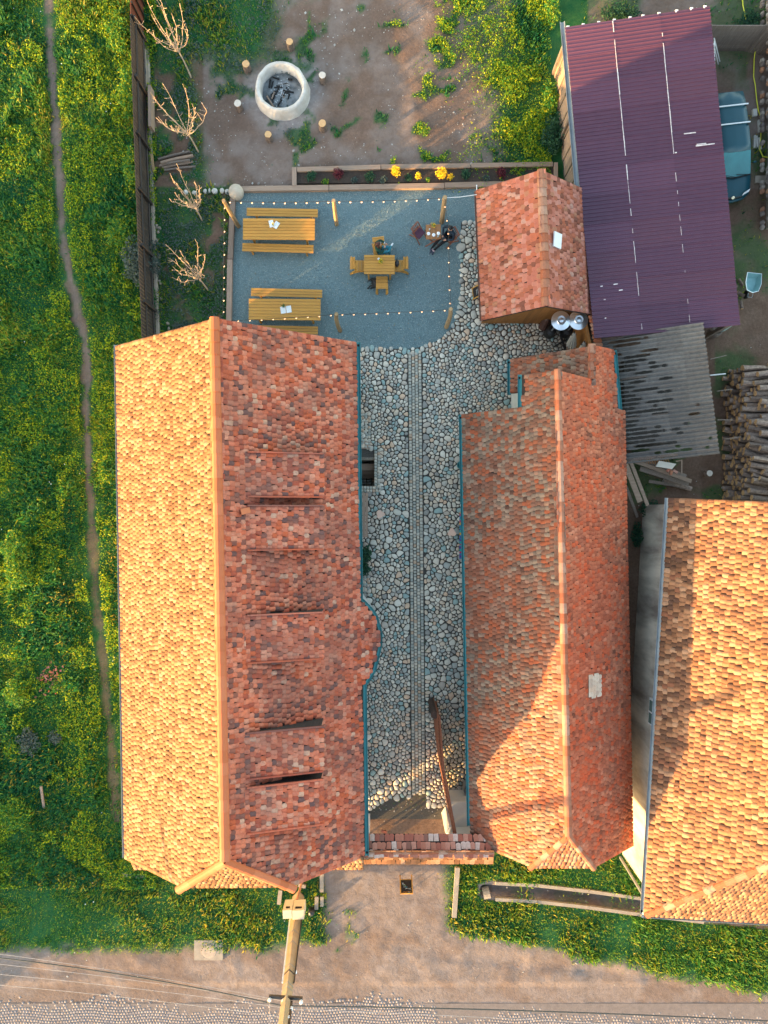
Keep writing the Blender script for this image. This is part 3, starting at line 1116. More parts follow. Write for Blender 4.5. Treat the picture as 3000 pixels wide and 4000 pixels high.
def ridge_tiles(parent, A, B, m, r=0.13, L=0.40, name='ridge_tile', lift=0.03):
    """row of half-round capping tiles from A to B"""
    A, B = Vector(A), Vector(B)
    d = B - A
    n = max(1, round(d.length / L))
    z = d.normalized()
    x = Vector((0, 0, 1)).cross(z).normalized()
    y = z.cross(x)
    if y.z < 0:
        y = -y
    step = d.length / n
    K = 7
    vs, fs = [], []
    for (t, rr, dz) in ((0, r * 1.06, 0.022), (step * 1.06, r * 0.95, 0.0)):
        for q in (1.0, 0.86):
            for k_ in range(K):
                a = math.pi * k_ / (K - 1)
                vs.append((math.cos(a) * rr * q, math.sin(a) * rr * q * 0.75 + dz, t))
    for k_ in range(K - 1):
        fs.append((k_, k_ + 1, 2 * K + k_ + 1, 2 * K + k_))
        fs.append((K + k_, k_, k_ + 1, K + k_ + 1)[::-1])
        fs.append((2 * K + k_, 3 * K + k_, 3 * K + k_ + 1, 2 * K + k_ + 1)[::-1])
    me_ = mesh_from(name, vs, fs, m, None, False)
    for i in range(n):
        p = A + z * step * i
        a = random.gauss(0, 0.012)
        xr = (x + z * a).normalized()
        o = link(name, me_, parent)
        o.matrix_basis = Matrix([[xr.x, y.x, z.x, p.x], [xr.y, y.y, z.y, p.y], [xr.z, y.z, z.z, p.z - 0.05 + lift], [0, 0, 0, 1]])


def gutter(parent, A, B, m, r=0.075, name='gutter', hole=True):
    A, B = Vector(A), Vector(B)
    d = (B - A)
    z = d.normalized()
    x = Vector((0, 0, 1)).cross(z).normalized()
    vs, fs = [], []
    K = 7
    for p in (A, B):
        for q in (1.0, 0.84):
            for k_ in range(K):
                a = math.pi + math.pi * k_ / (K - 1)
                vs.append(p + x * math.cos(a) * r * q + Vector((0, 0, math.sin(a) * r * q)))
    for k_ in range(K - 1):
        fs += [(k_, k_ + 1, 2 * K + k_ + 1, 2 * K + k_), (K + k_, 3 * K + k_, 3 * K + k_ + 1, K + k_ + 1), (k_, K + k_, K + k_ + 1, k_ + 1),
               (2 * K + k_, 2 * K + k_ + 1, 3 * K + k_ + 1, 3 * K + k_)]
    fs += [(0, 2 * K, 3 * K, K), (K - 1, 2 * K - 1, 4 * K - 1, 3 * K - 1)]
    mb = MB()
    mb.add(vs, fs)
    g = mb.build(name, m, parent)
    if hole:
        one('outlet', VOID_BLACK, g, lambda b_: b_.tube([A + z * 0.12 + Vector((0, 0, -r * 0.8)), A + z * 0.12 + Vector((0, 0, -r * 0.55))], 0.045, 10))
    return g


# ---------------------------------------------------------------- long west farmhouse
lh = thing('farmhouse', 'long farmhouse with sunlit west roof slope, red east slope and five low dormers', 'house', (0, 0, 0))
zE, zR = 3.8, 7.29
A_nw, A_sw = W(456, 1350, zE), W(490, 3356, zE)
A_ne, A_se = W(1392, 1337, zE), W(1426, 3345, zE)
R_n, R_s = W(838, 1243, zR), W(880, 3365, zR)
Hw, He = W(704, 3464, 5.83), W(1144, 3461, 5.72)
bay = [W(1403, 2340, 3.8), W(1437, 2372, 3.55), W(1462, 2405, 3.4), W(1480, 2470, 3.26), W(1480, 2520, 3.26), W(1456, 2620, 3.43), W(1418, 2678, 3.78)]
# put the bay points exactly on the east plane
nE = (A_ne - R_n).cross(A_se - R_n).normalized()


def on_plane(p, o_, n_):
    return Vector((p[0], p[1], o_.z - (n_.x * (p[0] - o_.x) + n_.y * (p[1] - o_.y)) / n_.z))


bay = [on_plane(p, R_n, nE) for p in bay]
west_poly = [A_nw, A_sw, Hw, R_s, R_n]
east_poly = [R_n, R_s, He, A_se] + bay[::-1] + [A_ne]
hip_poly = [Hw + Vector((0, -0.02, 0)), He + Vector((0, -0.02, 0)), R_s]
walls = MB()
walls.prism([(-9.45, -12.75), (-1.25, -12.75), (-1.45, 6.1), (-9.75, 6.1)], -0.1, zE - 0.12)
lw = walls.build('wall', PLASTER, lh)
for nme_, quads in (('gable', (([(-9.45, -12.95), (-9.45, -12.75), (-5.3, -12.75), (-5.3, -12.95)], [3.9, 3.9, 5.5, 5.5]), ([(-5.3, -12.95), (-5.3, -12.75), (-1.2, -12.75), (-1.2, -12.95)], [5.5, 5.5, 3.9, 3.9]))),
                    ('gable', (([(-9.75, 6.0), (-9.75, 6.12), (-5.6, 6.12), (-5.6, 6.0)], [3.7, 3.7, 6.9, 6.9]), ([(-5.6, 6.0), (-5.6, 6.12), (-1.4, 6.12), (-1.4, 6.0)], [6.9, 6.9, 3.7, 3.7])))):
    mbw = MB()
    for pq, zq in quads:
        mbw.prism(pq[::-1], 3.6, zq[::-1])
    mbw.build(nme_, PLASTER, lh)
mbw = MB()
bw = [(-1.4, -2.9)] + [(p[0] - 0.16, p[1] + (0.10 if p[1] < -4.5 else -0.06)) for p in bay[1:-1]] + [(-1.4, -7.0)]
mbw.prism(bw[::-1], -0.1, 3.0)
mbw.build('round_bay', WHITEWASH, lh)
lroof = deck('roof', [west_poly, east_poly, hip_poly], lh)
TR = TileRoof(lroof)
TR.wk = 0.5

DORM = [(1768, 1942), (1974, 2148), (2396, 2582), (2848, 3028), (3058, 3238)]
dorm_boxes = []
for (va, vb) in DORM:
    # merge line with the main slope and front edge
    xa = on_plane(W(965, va, 6.3), R_n, nE)
    Xa = xa.x
    zt = xa.z
    Xb = (1262 - 1500) * (H - (zt - 0.8)) / F
    zf = zt - 0.30 * (Xb - Xa)
    # v of the edges is read at the panel's own height near its middle
    zm = (zt + zf) / 2
    Ya, Yb = (2000 - va) * (H - zm) / F, (2000 - vb) * (H - zm) / F
    dorm_boxes.append((Xa, Xb, Yb, Ya, zt, zf))
dorm_thin = 0.05


def in_dormer(p):
    for (Xa, Xb, Yb, Ya, zt, zf) in dorm_boxes:
        if Xa + 0.15 < p[0] < Xb - 0.10 and Yb + 0.03 < p[1] < Ya - 0.03:
            return True
    return False


TR.slope(A_nw, A_sw, west_poly, TILE_WEST)
TR.slope(A_ne, A_se, east_poly, TILE_EAST, skip=in_dormer)
TR.slope(Hw, He, hip_poly, TILE_WEST)
for (Xa, Xb, Yb, Ya, zt, zf) in dorm_boxes:
    P = [Vector((Xa - 0.1, Ya, zt + 0.06)), Vector((Xa - 0.1, Yb, zt + 0.06)), Vector((Xb, Yb, zf)), Vector((Xb, Ya, zf))]
    TR.slope(P[3], P[2], P, TILE_EAST)
    dm = deck('dormer', [P], lh, drop=0.02, thick=0.06)
    e_z = lambda x_: on_plane((x_, 0.5 * (Ya + Yb)), R_n, nE).z
    for yy in (Yb + 0.06, Ya - 0.06):
        mbd = MB()
        zz = [on_plane((x_, yy), R_n, nE).z - 0.1 for x_ in (Xa, Xb - 0.08)]
        mbd.add([(Xa, yy - .02, zz[0]), (Xb - .08, yy - .02, zz[1]), (Xb - .08, yy - .02, zf - .08), (Xa, yy - .02, zt - 0.02),
                 (Xa, yy + .02, zz[0]), (Xb - .08, yy + .02, zz[1]), (Xb - .08, yy + .02, zf - .08), (Xa, yy + .02, zt - 0.02)],
                [(0, 1, 2, 3), (7, 6, 5, 4), (0, 4, 5, 1), (1, 5, 6, 2), (2, 6, 7, 3), (3, 7, 4, 0)])
        mbd.build('dormer_cheek', DARKWOOD, dm)
    z0 = e_z(Xb - 0.1)
    for yy in (Yb + .01, Ya - .01):
        one('verge_board', TILE_EAST, dm, lambda b_: b_.bar((Xa + .1, yy, zt + .045), (Xb, yy, zf + .045), .05, .07))
    one('dormer_front', TILE_EAST, dm, lambda b_: b_.box((Xb - 0.11, (Ya + Yb) / 2, (z0 + zf) / 2 - 0.06), (0.04, Ya - Yb - 0.16, zf - z0)))
# skirt of tiles at the foot of the street gable
sk = [Vector((-9.62, -13.02, 3.98)), Vector((-9.62, -13.72, 3.42)), Vector((-0.78, -13.72, 3.42)), Vector((-0.78, -13.02, 3.98))]
skd = deck('gable_skirt', [sk], lh)
TR.slope(sk[1], sk[2], sk, TILE_WEST)
# loose tile lying on the roof
TR.finish()
ridge_tiles(lroof, R_s + Vector((0, 0.05, 0.05)), R_n + Vector((0, 0, 0.05)), RIDGE_NEW, 0.17, 0.41, lift=0.02)
ridge_tiles(lroof, Hw + Vector((-0.05, -0.1, 0.02)), R_s + Vector((0, 0, 0.05)), RIDGE_NEW, 0.15, 0.41, 'hip_tile')
ridge_tiles(lroof, He + Vector((0.05, -0.1, 0.02)), R_s + Vector((0, 0, 0.05)), RIDGE_NEW, 0.15, 0.41, 'hip_tile')
gutter(lh, A_nw + Vector((-.07, .05, -.08)), A_sw + Vector((-.07, 0, -.08)), ZINC)
gutter(lh, A_ne + Vector((.07, .03, -.06)), bay[0] + Vector((.07, 0, -.06)), TEAL)
ch = bay
for i in range(len(ch) - 1):
    gutter(lh, ch[i] + Vector((.06, 0, -.06)), ch[i + 1] + Vector((.06, 0, -.06)), TEAL, hole=False)
gutter(lh, A_se + Vector((.07, -.03, -.06)), bay[-1] + Vector((.07, 0, -.06)), TEAL)
one('snow_board', DECK, lh, lambda b_: b_.bar(A_se + Vector((-.06, 0, -.16)), bay[-1] + Vector((-.06, 0, -.16)), 0.03, 0.2))
lt = on_plane(W(970, 1996, 6.3), R_n, nE)
o = one('loose_tile', RIDGE_NEW, None, lambda b_: b_.box((0, 0, 0), (0.34, 0.2, 0.04)))
o.location = (lt.x, lt.y, lt.z + 0.14)
o.rotation_euler = (0.0, 0.62, 0.25)
tag(o, 'loose orange ridge tile lying on the red slope by the uppermost dormer pair', 'roof tile')

# ---------------------------------------------------------------- middle house
mh = thing('tiled_outhouse', 'long middle house with grey and orange mottled tile roof and teal gutters', 'house')
R_n = Vector((6.20, 5.08, 5.34))
R_s2 = W(2220, 3264, 5.34)
Ew_n, Ew_s = Vector((3.11, 3.86, 2.70)), Vector((3.44, -13.0, 2.70))
wn_ = (Ew_n - R_n).cross(Ew_s - R_n).normalized()
c1_ = on_plane((5.126, 5.08), R_n, wn_)
c2_ = on_plane((5.126, 3.90), R_n, wn_)
Hw2, He2 = W(2070, 3387, 4.35), W(2320, 3387, 4.30)
Ee_s = W(2472, 3306, 2.7)
en_ = (R_s2 - R_n).cross(Ee_s - R_n).normalized()
Ee_n = on_plane((9.51, 4.02), R_n, en_)
N_r = on_plane((7.83, 6.31), R_n, en_)
N_r0 = on_plane((7.83, 5.0), R_n, en_)
N_e = on_plane((8.95, 6.33), R_n, en_)
N_e0 = on_plane((9.22, 4.02), R_n, en_)
wpoly = [R_n, c1_, c2_, Ew_n, Ew_s, Hw2, R_s2]
epoly = [R_n, R_s2, He2, Ee_s, Ee_n, N_e0, N_e, N_r, N_r0]
npoly = [Vector((7.83, 6.25, 4.03)), Vector((5.10, 6.13, 2.3)), Vector((5.10, 4.75, 2.3)), Vector((7.83, 4.75, 4.03))]
hpoly = [Hw2, He2, R_s2]
walls = MB()
walls.prism([(3.85, -12.7), (9.4, -12.7), (9.1, 3.7), (3.6, 3.7)], -0.1, 2.6)
walls.prism([(5.5, 3.6), (8.9, 3.6), (8.8, 5.9), (5.5, 5.9)], -0.1, 2.25)
walls.build('wall', PLASTER, mh)
mroof = deck('roof', [wpoly, epoly, hpoly, npoly], mh)
mbw = MB()
mbw.add([(5.2, 4.98, 2.3), (8.0, 4.98, 2.3), (7.8, 4.98, 3.95), (6.2, 4.98, 5.2), (5.2, 4.98, 4.3)], [(0, 1, 2, 3, 4)])
mbw.add([(3.85, -12.85, 2.5), (9.4, -12.85, 2.5), (7.7, -12.85, 4.2), (5.5, -12.85, 4.2)], [(0, 1, 2, 3)])
mbw.build('gable', PLASTER, mh)
TM = TileRoof(mroof, 0.160, 0.175, 0.15)
TM.slope(Ew_n, Ew_s, wpoly, TILE_MID)
TM.slope(Ee_n, Ee_s, epoly, TILE_MIDE)
TM.slope(npoly[2], npoly[1], npoly, TILE_MID)
TM.slope(Hw2, He2, hpoly, TILE_MID)
TM.finish()
ridge_tiles(mroof, R_s2 + Vector((0, 0, .05)), R_n + Vector((0, 0, 0.05)), RIDGE_OLD, 0.13, 0.36)
ridge_tiles(mroof, N_r0, N_r + Vector((0, 0, .03)), RIDGE_OLD, 0.15, 0.36)
ridge_tiles(mroof, Hw2 + Vector((0, -.05, 0)), R_s2 + Vector((0, 0, .05)), RIDGE_OLD, 0.11, 0.36, 'hip_tile')
ridge_tiles(mroof, He2 + Vector((0, -.05, 0)), R_s2 + Vector((0, 0, .05)), RIDGE_OLD, 0.11, 0.36, 'hip_tile')
gutter(mh, Ew_n + Vector((-.08, 0, -.08)), Ew_s + Vector((-.08, .55, -.08)), TEAL)
gutter(mh, c1_ + Vector((-.08, 0.03, -.06)), c2_ + Vector((-.08, -.03, -.06)), TEAL)
gutter(mh, npoly[1] + Vector((-.08, 0, -.06)), npoly[2] + Vector((-.08, -.05, -.06)), TEAL)
gutter(mh, N_e + Vector((.08, 0, -.06)), N_e0 + Vector((.08, 0, -.06)), TEAL)
# patch of pale tiles on the east slope
PT = pieces_mat('pale_new_tile', [(0, (0.56, 0.44, 0.33)), (0.3, (0.62, 0.50, 0.38)), (0.6, (0.48, 0.36, 0.27)), (0.8, (0.58, 0.42, 0.30))], nscale=9, namount=0.4)
c0 = on_plane(W(2332, 2682, 4.2), R_n, en_)
upv = (R_n - N_e)
upv = Vector((-0.77, 0, 0.63)).normalized()
tv, tf = tile_template(0.16)
pm = mesh_from('replacement_tile', tv, tf, PT)
for i in range(4):
    for j in range(5):
        p = c0 + upv * (0.18 * (i - 1.5)) + Vector((0, 0.165 * (j - 2) + (0.08 if i % 2 else 0), 0))
        p = on_plane(p, R_n, en_)
        nn = en_ if en_.z > 0 else -en_
        e_ = Vector((0, 1, 0)) - nn * nn.y
        e_.normalize()
        u_ = nn.cross(e_)
        if u_.z < 0:
            e_ = -e_
            u_ = nn.cross(e_)
        o = link('replacement_tile', pm, mroof)
        p = p + nn * 0.03
        o.matrix_basis = Matrix([[e_.x, u_.x, nn.x, p.x], [e_.y, u_.y, nn.y, p.y], [e_.z, u_.z, nn.z, p.z], [0, 0, 0, 1]])

# ---------------------------------------------------------------- neighbour house, lower right
sh = thing('neighbour_house', 'broad neighbouring house with mossy brown tile roof and stained side wall', 'house')
C = W(2519, 3575, 4.0)
nd, ed = Vector((0.0597, 0.998, 0)), Vector((0.998, -0.0597, 0))
up_ = Vector((0, 0, 1))
tp = 0.72
Lw, Wd = 15.75, 7.0
wp = [C, C + nd * Lw, C + nd * Lw + ed * Wd + up_ * Wd * tp, C + nd * Wd + ed * Wd + up_ * Wd * tp]
sp_ = [C, C + nd * Wd + ed * Wd + up_ * Wd * tp, C + ed * 2 * Wd]
ep = [C + ed * 2 * Wd, C + nd * Wd + ed * Wd + up_ * Wd * tp, C + nd * Lw + ed * Wd + up_ * Wd * tp, C + nd * Lw + ed * 2 * Wd]
sroof = deck('roof', [wp, sp_, ep], sh)
q = [C + ed * 0.45 + nd * 0.4, C + ed * 13.5 + nd * 0.4, C + ed * 13.5 + nd * (Lw - 0.2), C + ed * 0.45 + nd * (Lw - 0.2)]
mbw = MB()
mbw.prism([(p.x, p.y) for p in q], -0.1, 3.95)
mbw.build('wall', PLASTER_OLD, sh)
mbw = MB()
a, b_, c_ = q[3], q[2], C + nd * (Lw - 0.2) + ed * Wd + up_ * (Wd * tp - 0.2)
mbw.add([a, b_, c_, a - nd * 0.2, b_ - nd * 0.2, c_ - nd * 0.2], [(0, 1, 2), (5, 4, 3), (0, 3, 4, 1), (1, 4, 5, 2), (2, 5, 3, 0)])
mbw.build('gable', PLASTER_OLD, sh)
TS = TileRoof(sroof, 0.185, 0.20, 0.2)
TS.wk = 0.4
vis_cut = lambda p: p[0] > 17.6 or False
TS.slope(wp[0], wp[1], wp, TILE_BROWN)
TS.slope(sp_[0], sp_[2], sp_, TILE_BROWN)
TS.finish()
ridge_tiles(sroof, C + Vector((0.05, 0, 0)), wp[3], RIDGE_OLD, 0.13, 0.42, 'hip_tile')
ridge_tiles(sroof, wp[3], wp[2], RIDGE_OLD, 0.13, 0.42)
gutter(sh, C + ed * -0.08 + up_ * -0.08 - nd * 0.05, wp[1] + ed * -0.08 + up_ * -0.08, ZINC)
gutter(sh, C + nd * -0.08 + up_ * -0.08, C + nd * -0.08 + ed * 13.9 + up_ * -0.08, ZINC, hole=False)
one('downpipe', ZINC, sh, lambda b_: b_.tube([C + Vector((-.05, -.1, -.1)), C + Vector((-.02, -.16, -.28)), C + Vector((.3, .2, -.8)), C + Vector((.36, .3, -3.9))], 0.055, 8))
wx = q[0] + nd * 6.85 - ed * 0.02      # side window
win = one('window', WHITE, sh, lambda b_: b_.box(wx - up_ * 1.25 + nd * 0, (0.08, 1.05, 1.15), -0.06))
one('pane', mat('green_grey_glass', (0.10, 0.16, 0.15), (0.14, 0.20, 0.19), 2, 0.1, spec=0.7), win, lambda b_: b_.box(wx - up_ * 1.25 - ed * 0.05, (0.03, 0.9, 0.98), -0.06))
one('glazing_bar', WHITE, win, lambda b_: b_.box(wx - up_ * 1.25 - ed * 0.07, (0.03, 0.05, 0.98), -0.06))

# ---------------------------------------------------------------- small shed with tiled roof by the terrace
ns = thing('garden_shed', 'small timber shed with salmon tiled gable roof beside the gravel terrace', 'shed')
ew = [W(1864, 742, 2.5), W(1886, 1252, 2.5)]
ee = [W(2292, 744, 2.5), W(2310, 1228, 2.5)]
rr = [W(2115, 665, 4.19), W(2133, 1196, 4.19)]
nroof = deck('roof', [[ew[0], ew[1], rr[1], rr[0]], [rr[0], rr[1], ee[1], ee[0]]], ns)
TN = TileRoof(nroof, 0.185, 0.19, 0.2)
TN.slope(ew[0], ew[1], [ew[0], ew[1], rr[1], rr[0]], TILE_SHED)
TN.slope(ee[0], ee[1], [rr[0], rr[1], ee[1], ee[0]], TILE_SHED)
TN.finish()
ridge_tiles(nroof, rr[1], rr[0], RIDGE_OLD, 0.17, 0.34)
gutter(ns, ee[0] + Vector((.07, 0, -.06)), ee[1] + Vector((.07, -.02, -.06)), TEAL)
gutter(ns, ew[0] + Vector((-.06, 0, -.06)), ew[1] + Vector((-.06, 0, -.06)), COPPER, 0.06, hole=False)
ysw = 8.14
mbw = MB()
mbw.prism([(4.25, ysw + 0.08), (7.95, ysw + 0.08), (7.75, 12.5), (4.05, 12.5)], -0.1, 2.3)
mbw.build('wall', OLDWOOD, ns)
nb = 24
for i in range(nb):
    x0_ = 4.2 + (7.95 - 4.2) * i / nb
    x1_ = 4.2 + (7.95 - 4.2) * (i + 1) / nb - 0.006
    zt = lambda x_: 2.45 + 1.62 * (1 - abs(x_ - 6.05) / 2.1)
    one('wall_board', CLADDING, ns, lambda b_: b_.prism([(x0_, ysw), (x1_, ysw), (x1_, ysw + .05), (x0_, ysw + .05)], 0.05, [zt(x0_), zt(x1_), zt(x1_), zt(x0_)]))
one('vent', BLACK, ns, lambda b_: b_.tube([(6.1, ysw - 0.28, 3.75), (6.1, ysw + 0.02, 3.75)], 0.15, 14))
sl = W(2175, 942, 3.75)
o = one('roof_hatch', WHITE, ns, lambda b_: b_.box((0, 0, 0), (0.44, 0.56, 0.05)))
o.location = (sl.x, sl.y, 4.19 - (sl.x - 5.97) * 0.77 + 0.12)
o.rotation_euler = (0, R(37.7), R(-4))

# ---------------------------------------------------------------- purple sheet metal shed
ps = thing('metal_roof_shed', 'long open shed with purple ribbed sheet metal roof', 'shed')
PURPLE = pieces_mat('purple_sheet_metal', [(0.0, (0.0632, 0.0234, 0.0487)), (0.3, (0.0724, 0.0279, 0.0566)), (0.55, (0.0554, 0.0201, 0.044)), (0.8, (0.0697, 0.0257, 0.0487))],
                    nscale=3, namount=0.2, dark=(0.0844, 0.0391, 0.0708), bmp=0.0, rough=0.42, spec=0.5)
pTL, pTR, pBR, pBL = W(2208, 113, 2.7), W(2772, 30, 3.9), W(2890, 1265, 3.9), W(2322, 1318, 2.7)


def quad_pt(a, b_, c_, d, s, t):
    """a b along s at t=0, d c along s at t=1"""
    return (a * (1 - s) + b_ * s) * (1 - t) + (d * (1 - s) + c_ * s) * t


nrow, ncol, ribs = 11, 3, 8
for ri in range(nrow):
    for ci in range(ncol):
        t0, t1 = ri / nrow - 0.004, (ri + 1) / nrow + 0.004
        s0, s1 = (0, 0.335, 0.665)[ci] - 0.004, (0.335, 0.665, 1.0)[ci]
        vs, fs = [], []
        prof = []
        for k_ in range(ribs):
            for f_, h_ in ((0.0, 0.0), (0.62, 0.0), (0.70, 0.032), (0.92, 0.032)):
                prof.append(((k_ + f_) / ribs, h_))
        prof.append((1.0, 0.0))
        dz = 0.008 * ((ri + 1) % 2) + 0.010 * (2 - ci) + 0.002
        for (f_, h_) in prof:
            for s_ in (s0, s1):
                p = quad_pt(pTL, pTR, pBR, pBL, s_, t0 + (t1 - t0) * f_)
                vs.append((p.x, p.y, p.z + h_ + dz))
        for i in range(len(prof) - 1):
            fs.append((2 * i, 2 * i + 1, 2 * i + 3, 2 * i + 2)[::-1])
        me_ = mesh_from('roof_sheet', vs, fs, PURPLE)
        link('roof_sheet', me_, ps)


def roof_strip(parent, name, m, s_, t0, t1, w0, gaps, seed):
    rs = random.Random(seed)
    mb = MB()
    t = t0
    while t < t1:
        L_ = rs.uniform(0.006, 0.03)
        if rs.random() > gaps:
            w_ = w0 * rs.uniform(0.5, 1.3)
            a = quad_pt(pTL, pTR, pBR, pBL, s_ + rs.uniform(-.001, .001), t) + Vector((0, 0, .062))
            b2 = quad_pt(pTL, pTR, pBR, pBL, s_, min(t + L_, t1)) + Vector((0, 0, .062))
            mb.bar(a, b2, w_, 0.008)
        t += L_
    mb.build(name, m, parent)


roof_strip(ps, 'sealant_strip', STRIPWHITE, 0.335, 0.0, 0.51, 0.03, 0.02, 1)
roof_strip(ps, 'sealant_strip', STRIPWHITE, 0.335, 0.51, 0.99, 0.016, 0.45, 2)
roof_strip(ps, 'sealant_strip', STRIPWHITE, 0.665, 0.06, 0.47, 0.026, 0.12, 3)
roof_strip(ps, 'sealant_strip', STRIPWHITE, 0.665, 0.47, 0.99, 0.014, 0.6, 4)
mb = MB()
for (u, v, l_) in ((2695, 520, 50), (2760, 565, 90), (2740, 562, 40), (2350, 1118, 10), (2425, 1133, 16), (2365, 1243, 6), (2405, 1110, 18), (2362, 1170, 8), (2640, 596, 8)):
    s_ = (u - 2230) / 600
    p = W(u, v, 2.78 + 1.2 * s_)
    mb.box((p.x, p.y, p.z), (l_ / 110, 0.035, 0.012), R(7))
mb.build('paint_scrape', STRIPWHITE, ps)
for f_ in (0.02, 0.13, 0.24, 0.35, 0.46, 0.55, 0.66, 0.78, 0.88, 0.97):
    a = quad_pt(pTL, pTR, pBR, pBL, f_, 0.0)
    o = one('rafter_end', WHITE, ps, lambda b_: b_.box((a.x, a.y + 0.06, a.z - 0.02), (0.11, 0.10, 0.06)))
for f_ in (0.0, 0.25, 0.5, 0.75, 1.0):
    for s_ in (0.03, 0.97):
        a = quad_pt(pTL, pTR, pBR, pBL, s_, min(max(f_, 0.01), 0.99))
        one('post', OLDWOOD, ps, lambda b_: b_.bar((a.x, a.y, 0), (a.x, a.y, a.z - 0.05), 0.14))
for s_ in (0.03, 0.5, 0.97):
    a, b2 = quad_pt(pTL, pTR, pBR, pBL, s_, 0.0), quad_pt(pTL, pTR, pBR, pBL, s_, 1.0)
    one('beam', OLDWOOD, ps, lambda b_: b_.bar(a - up_ * 0.1, b2 - up_ * 0.1, 0.12))
gutter(ps, pTL + Vector((-.10, .35, -.06)), quad_pt(pTL, pTR, pBR, pBL, 0, 0.52) + Vector((-.10, 0, -.06)), ZINC, 0.10, hole=False)
for i in range(34):     # boarding of the west side
    t0, t1 = i / 34, (i + 0.93) / 34
    a, b2 = quad_pt(pTL, pTR, pBR, pBL, 0.035, t0), quad_pt(pTL, pTR, pBR, pBL, 0.035, t1)
    d = 0.03 if i % 2 else 0
    one('wall_board', GREYWOOD_Y if i < 12 else OLDWOOD, ps, lambda b_: b_.prism([(a.x + d, a.y), (b2.x + d, b2.y), (b2.x + d + .03, b2.y), (a.x + d + .03, a.y)], 0, 2.62))
mb = MB()
a, b2 = quad_pt(pTL, pTR, pBR, pBL, 0.97, 0.02), quad_pt(pTL, pTR, pBR, pBL, 0.03, 0.02)
mb.bar((a.x, a.y, 1.5), (b2.x, b2.y, 1.3), 0.05, 2.4)
mb.build('end_wall', OLDWOOD, ps)

# ---------------------------------------------------------------- grey corrugated lean-to
cs = thing('corrugated_lean_to', 'lean-to with grey corrugated asbestos sheets broken by long dark holes', 'shed')
gTL, gTR, gBR, gBL = W(2346, 1320, 2.3), W(2745, 1262, 3.9), W(2808, 1768, 3.9), W(2436, 1808, 2.3)
ASB = pieces_mat('weathered_asbestos', [(0, (0.114, 0.107, 0.101)), (0.35, (0.132, 0.125, 0.118)), (0.7, (0.096, 0.0928, 0.0896))], nscale=7, namount=0.6, dark=(0.042, 0.0377, 0.0364),
                 lichen=(0.204, 0.191, 0.174), lamount=0.5, bmp=0.5, big=(0.5, (0.072, 0.0696, 0.0672), 0.5))
rs = random.Random(3)
holes = []
for i in range(150):
    s = abs(rs.gauss(0.0, 0.42)) if rs.random() < 0.8 else rs.random()
    t = rs.random()
    if s > 0.95 or (s > 0.6 and t < 0.6):
        continue
    holes.append((s, (round(t * 30) + 0.5) / 30, rs.uniform(0.03, 0.13) * (1.2 - s)))
sid = 0
for ci, (s0, s1) in enumerate(((0, 0.30), (0.29, 0.56), (0.55, 0.79), (0.78, 1.0))):
    for ri in range(5):
        t0, t1 = ri / 5 - 0.003, (ri + 1) / 5 + 0.01
        nt_, ns_ = 60, 30
        vs, fs = [], []
        dz = 0.012 * (ri % 2) + 0.012 * ci + rs.uniform(0, .006)
        tilt = rs.uniform(-.004, .004)
        for i in range(nt_ + 1):
            for j in range(ns_ + 1):
                s_, t_ = s0 + (s1 - s0) * j / ns_, t0 + (t1 - t0) * i / nt_
                p = quad_pt(gTL, gTR, gBR, gBL, s_ + tilt * i / nt_, t_)
                vs.append((p.x, p.y, p.z + 0.040 * math.cos(t_ * 30 * 2 * math.pi) + dz))
        for i in range(nt_):
            for j in range(ns_):
                sc_, tc_ = s0 + (s1 - s0) * (j + .5) / ns_, t0 + (t1 - t0) * (i + .5) / nt_
                if any(abs(tc_ - h_[1]) < 0.0125 * (1 - 0.4 * abs(sc_ - h_[0]) / h_[2]) and abs(sc_ - h_[0]) < h_[2] + 0.01 * math.sin(i * 3 + h_[0] * 50) for h_ in holes):
                    continue
                k_ = i * (ns_ + 1) + j
                fs.append((k_, k_ + ns_ + 1, k_ + ns_ + 2, k_ + 1))
        me_ = mesh_from('roof_sheet', vs, fs, ASB, None, True)
        link('roof_sheet', me_, cs)
for t_ in (0.02, 0.34, 0.66, 0.98):
    a, b2 = quad_pt(gTL, gTR, gBR, gBL, 0.0, t_), quad_pt(gTL, gTR, gBR, gBL, 0.99, t_)
    one('rafter', OLDWOOD, cs, lambda b_: b_.bar(a - up_ * 0.12, b2 - up_ * 0.12, 0.1))
    one('post', OLDWOOD, cs, lambda b_: b_.bar((b2.x - .1, b2.y, 0), (b2.x - .1, b2.y, b2.z - .12), 0.12))
mb = MB()
mb.box((11.1, 4.6, 0.9), (2.6, 3.6, 1.7))
mb.build('dark_infill', DARKWOOD, cs)  # dark block below the sheets, so their holes read dark

# tile-capped yard wall between the shed and the middle house
yw = thing('capped_yard_wall', 'low timber yard wall capped with curved clay tiles between shed and middle house', 'wall')
one('wall_body', CLADDING, yw, lambda b_: b_.bar((8.05, 7.95, 1.1), (8.45, 6.0, 1.1), 0.12, 2.1))
for i in range(9):
    t = i / 8
    u, v = 2312 + 26 * t, 1225 + 122 * t
    p = W(u, v, 2.35)
    o = one('coping_tile', RIDGE_OLD, yw, lambda b_: b_.lathe([(0.0, 0.09), (0.09, 0.07), (0.16, 0.0)], (0, 0, 0), 10), loc=(p.x, p.y, p.z))
    o.scale = (1.15, 0.68, 0.9)
    o.rotation_euler = (0.1, 0, R(-8 + random.uniform(-5, 5)))

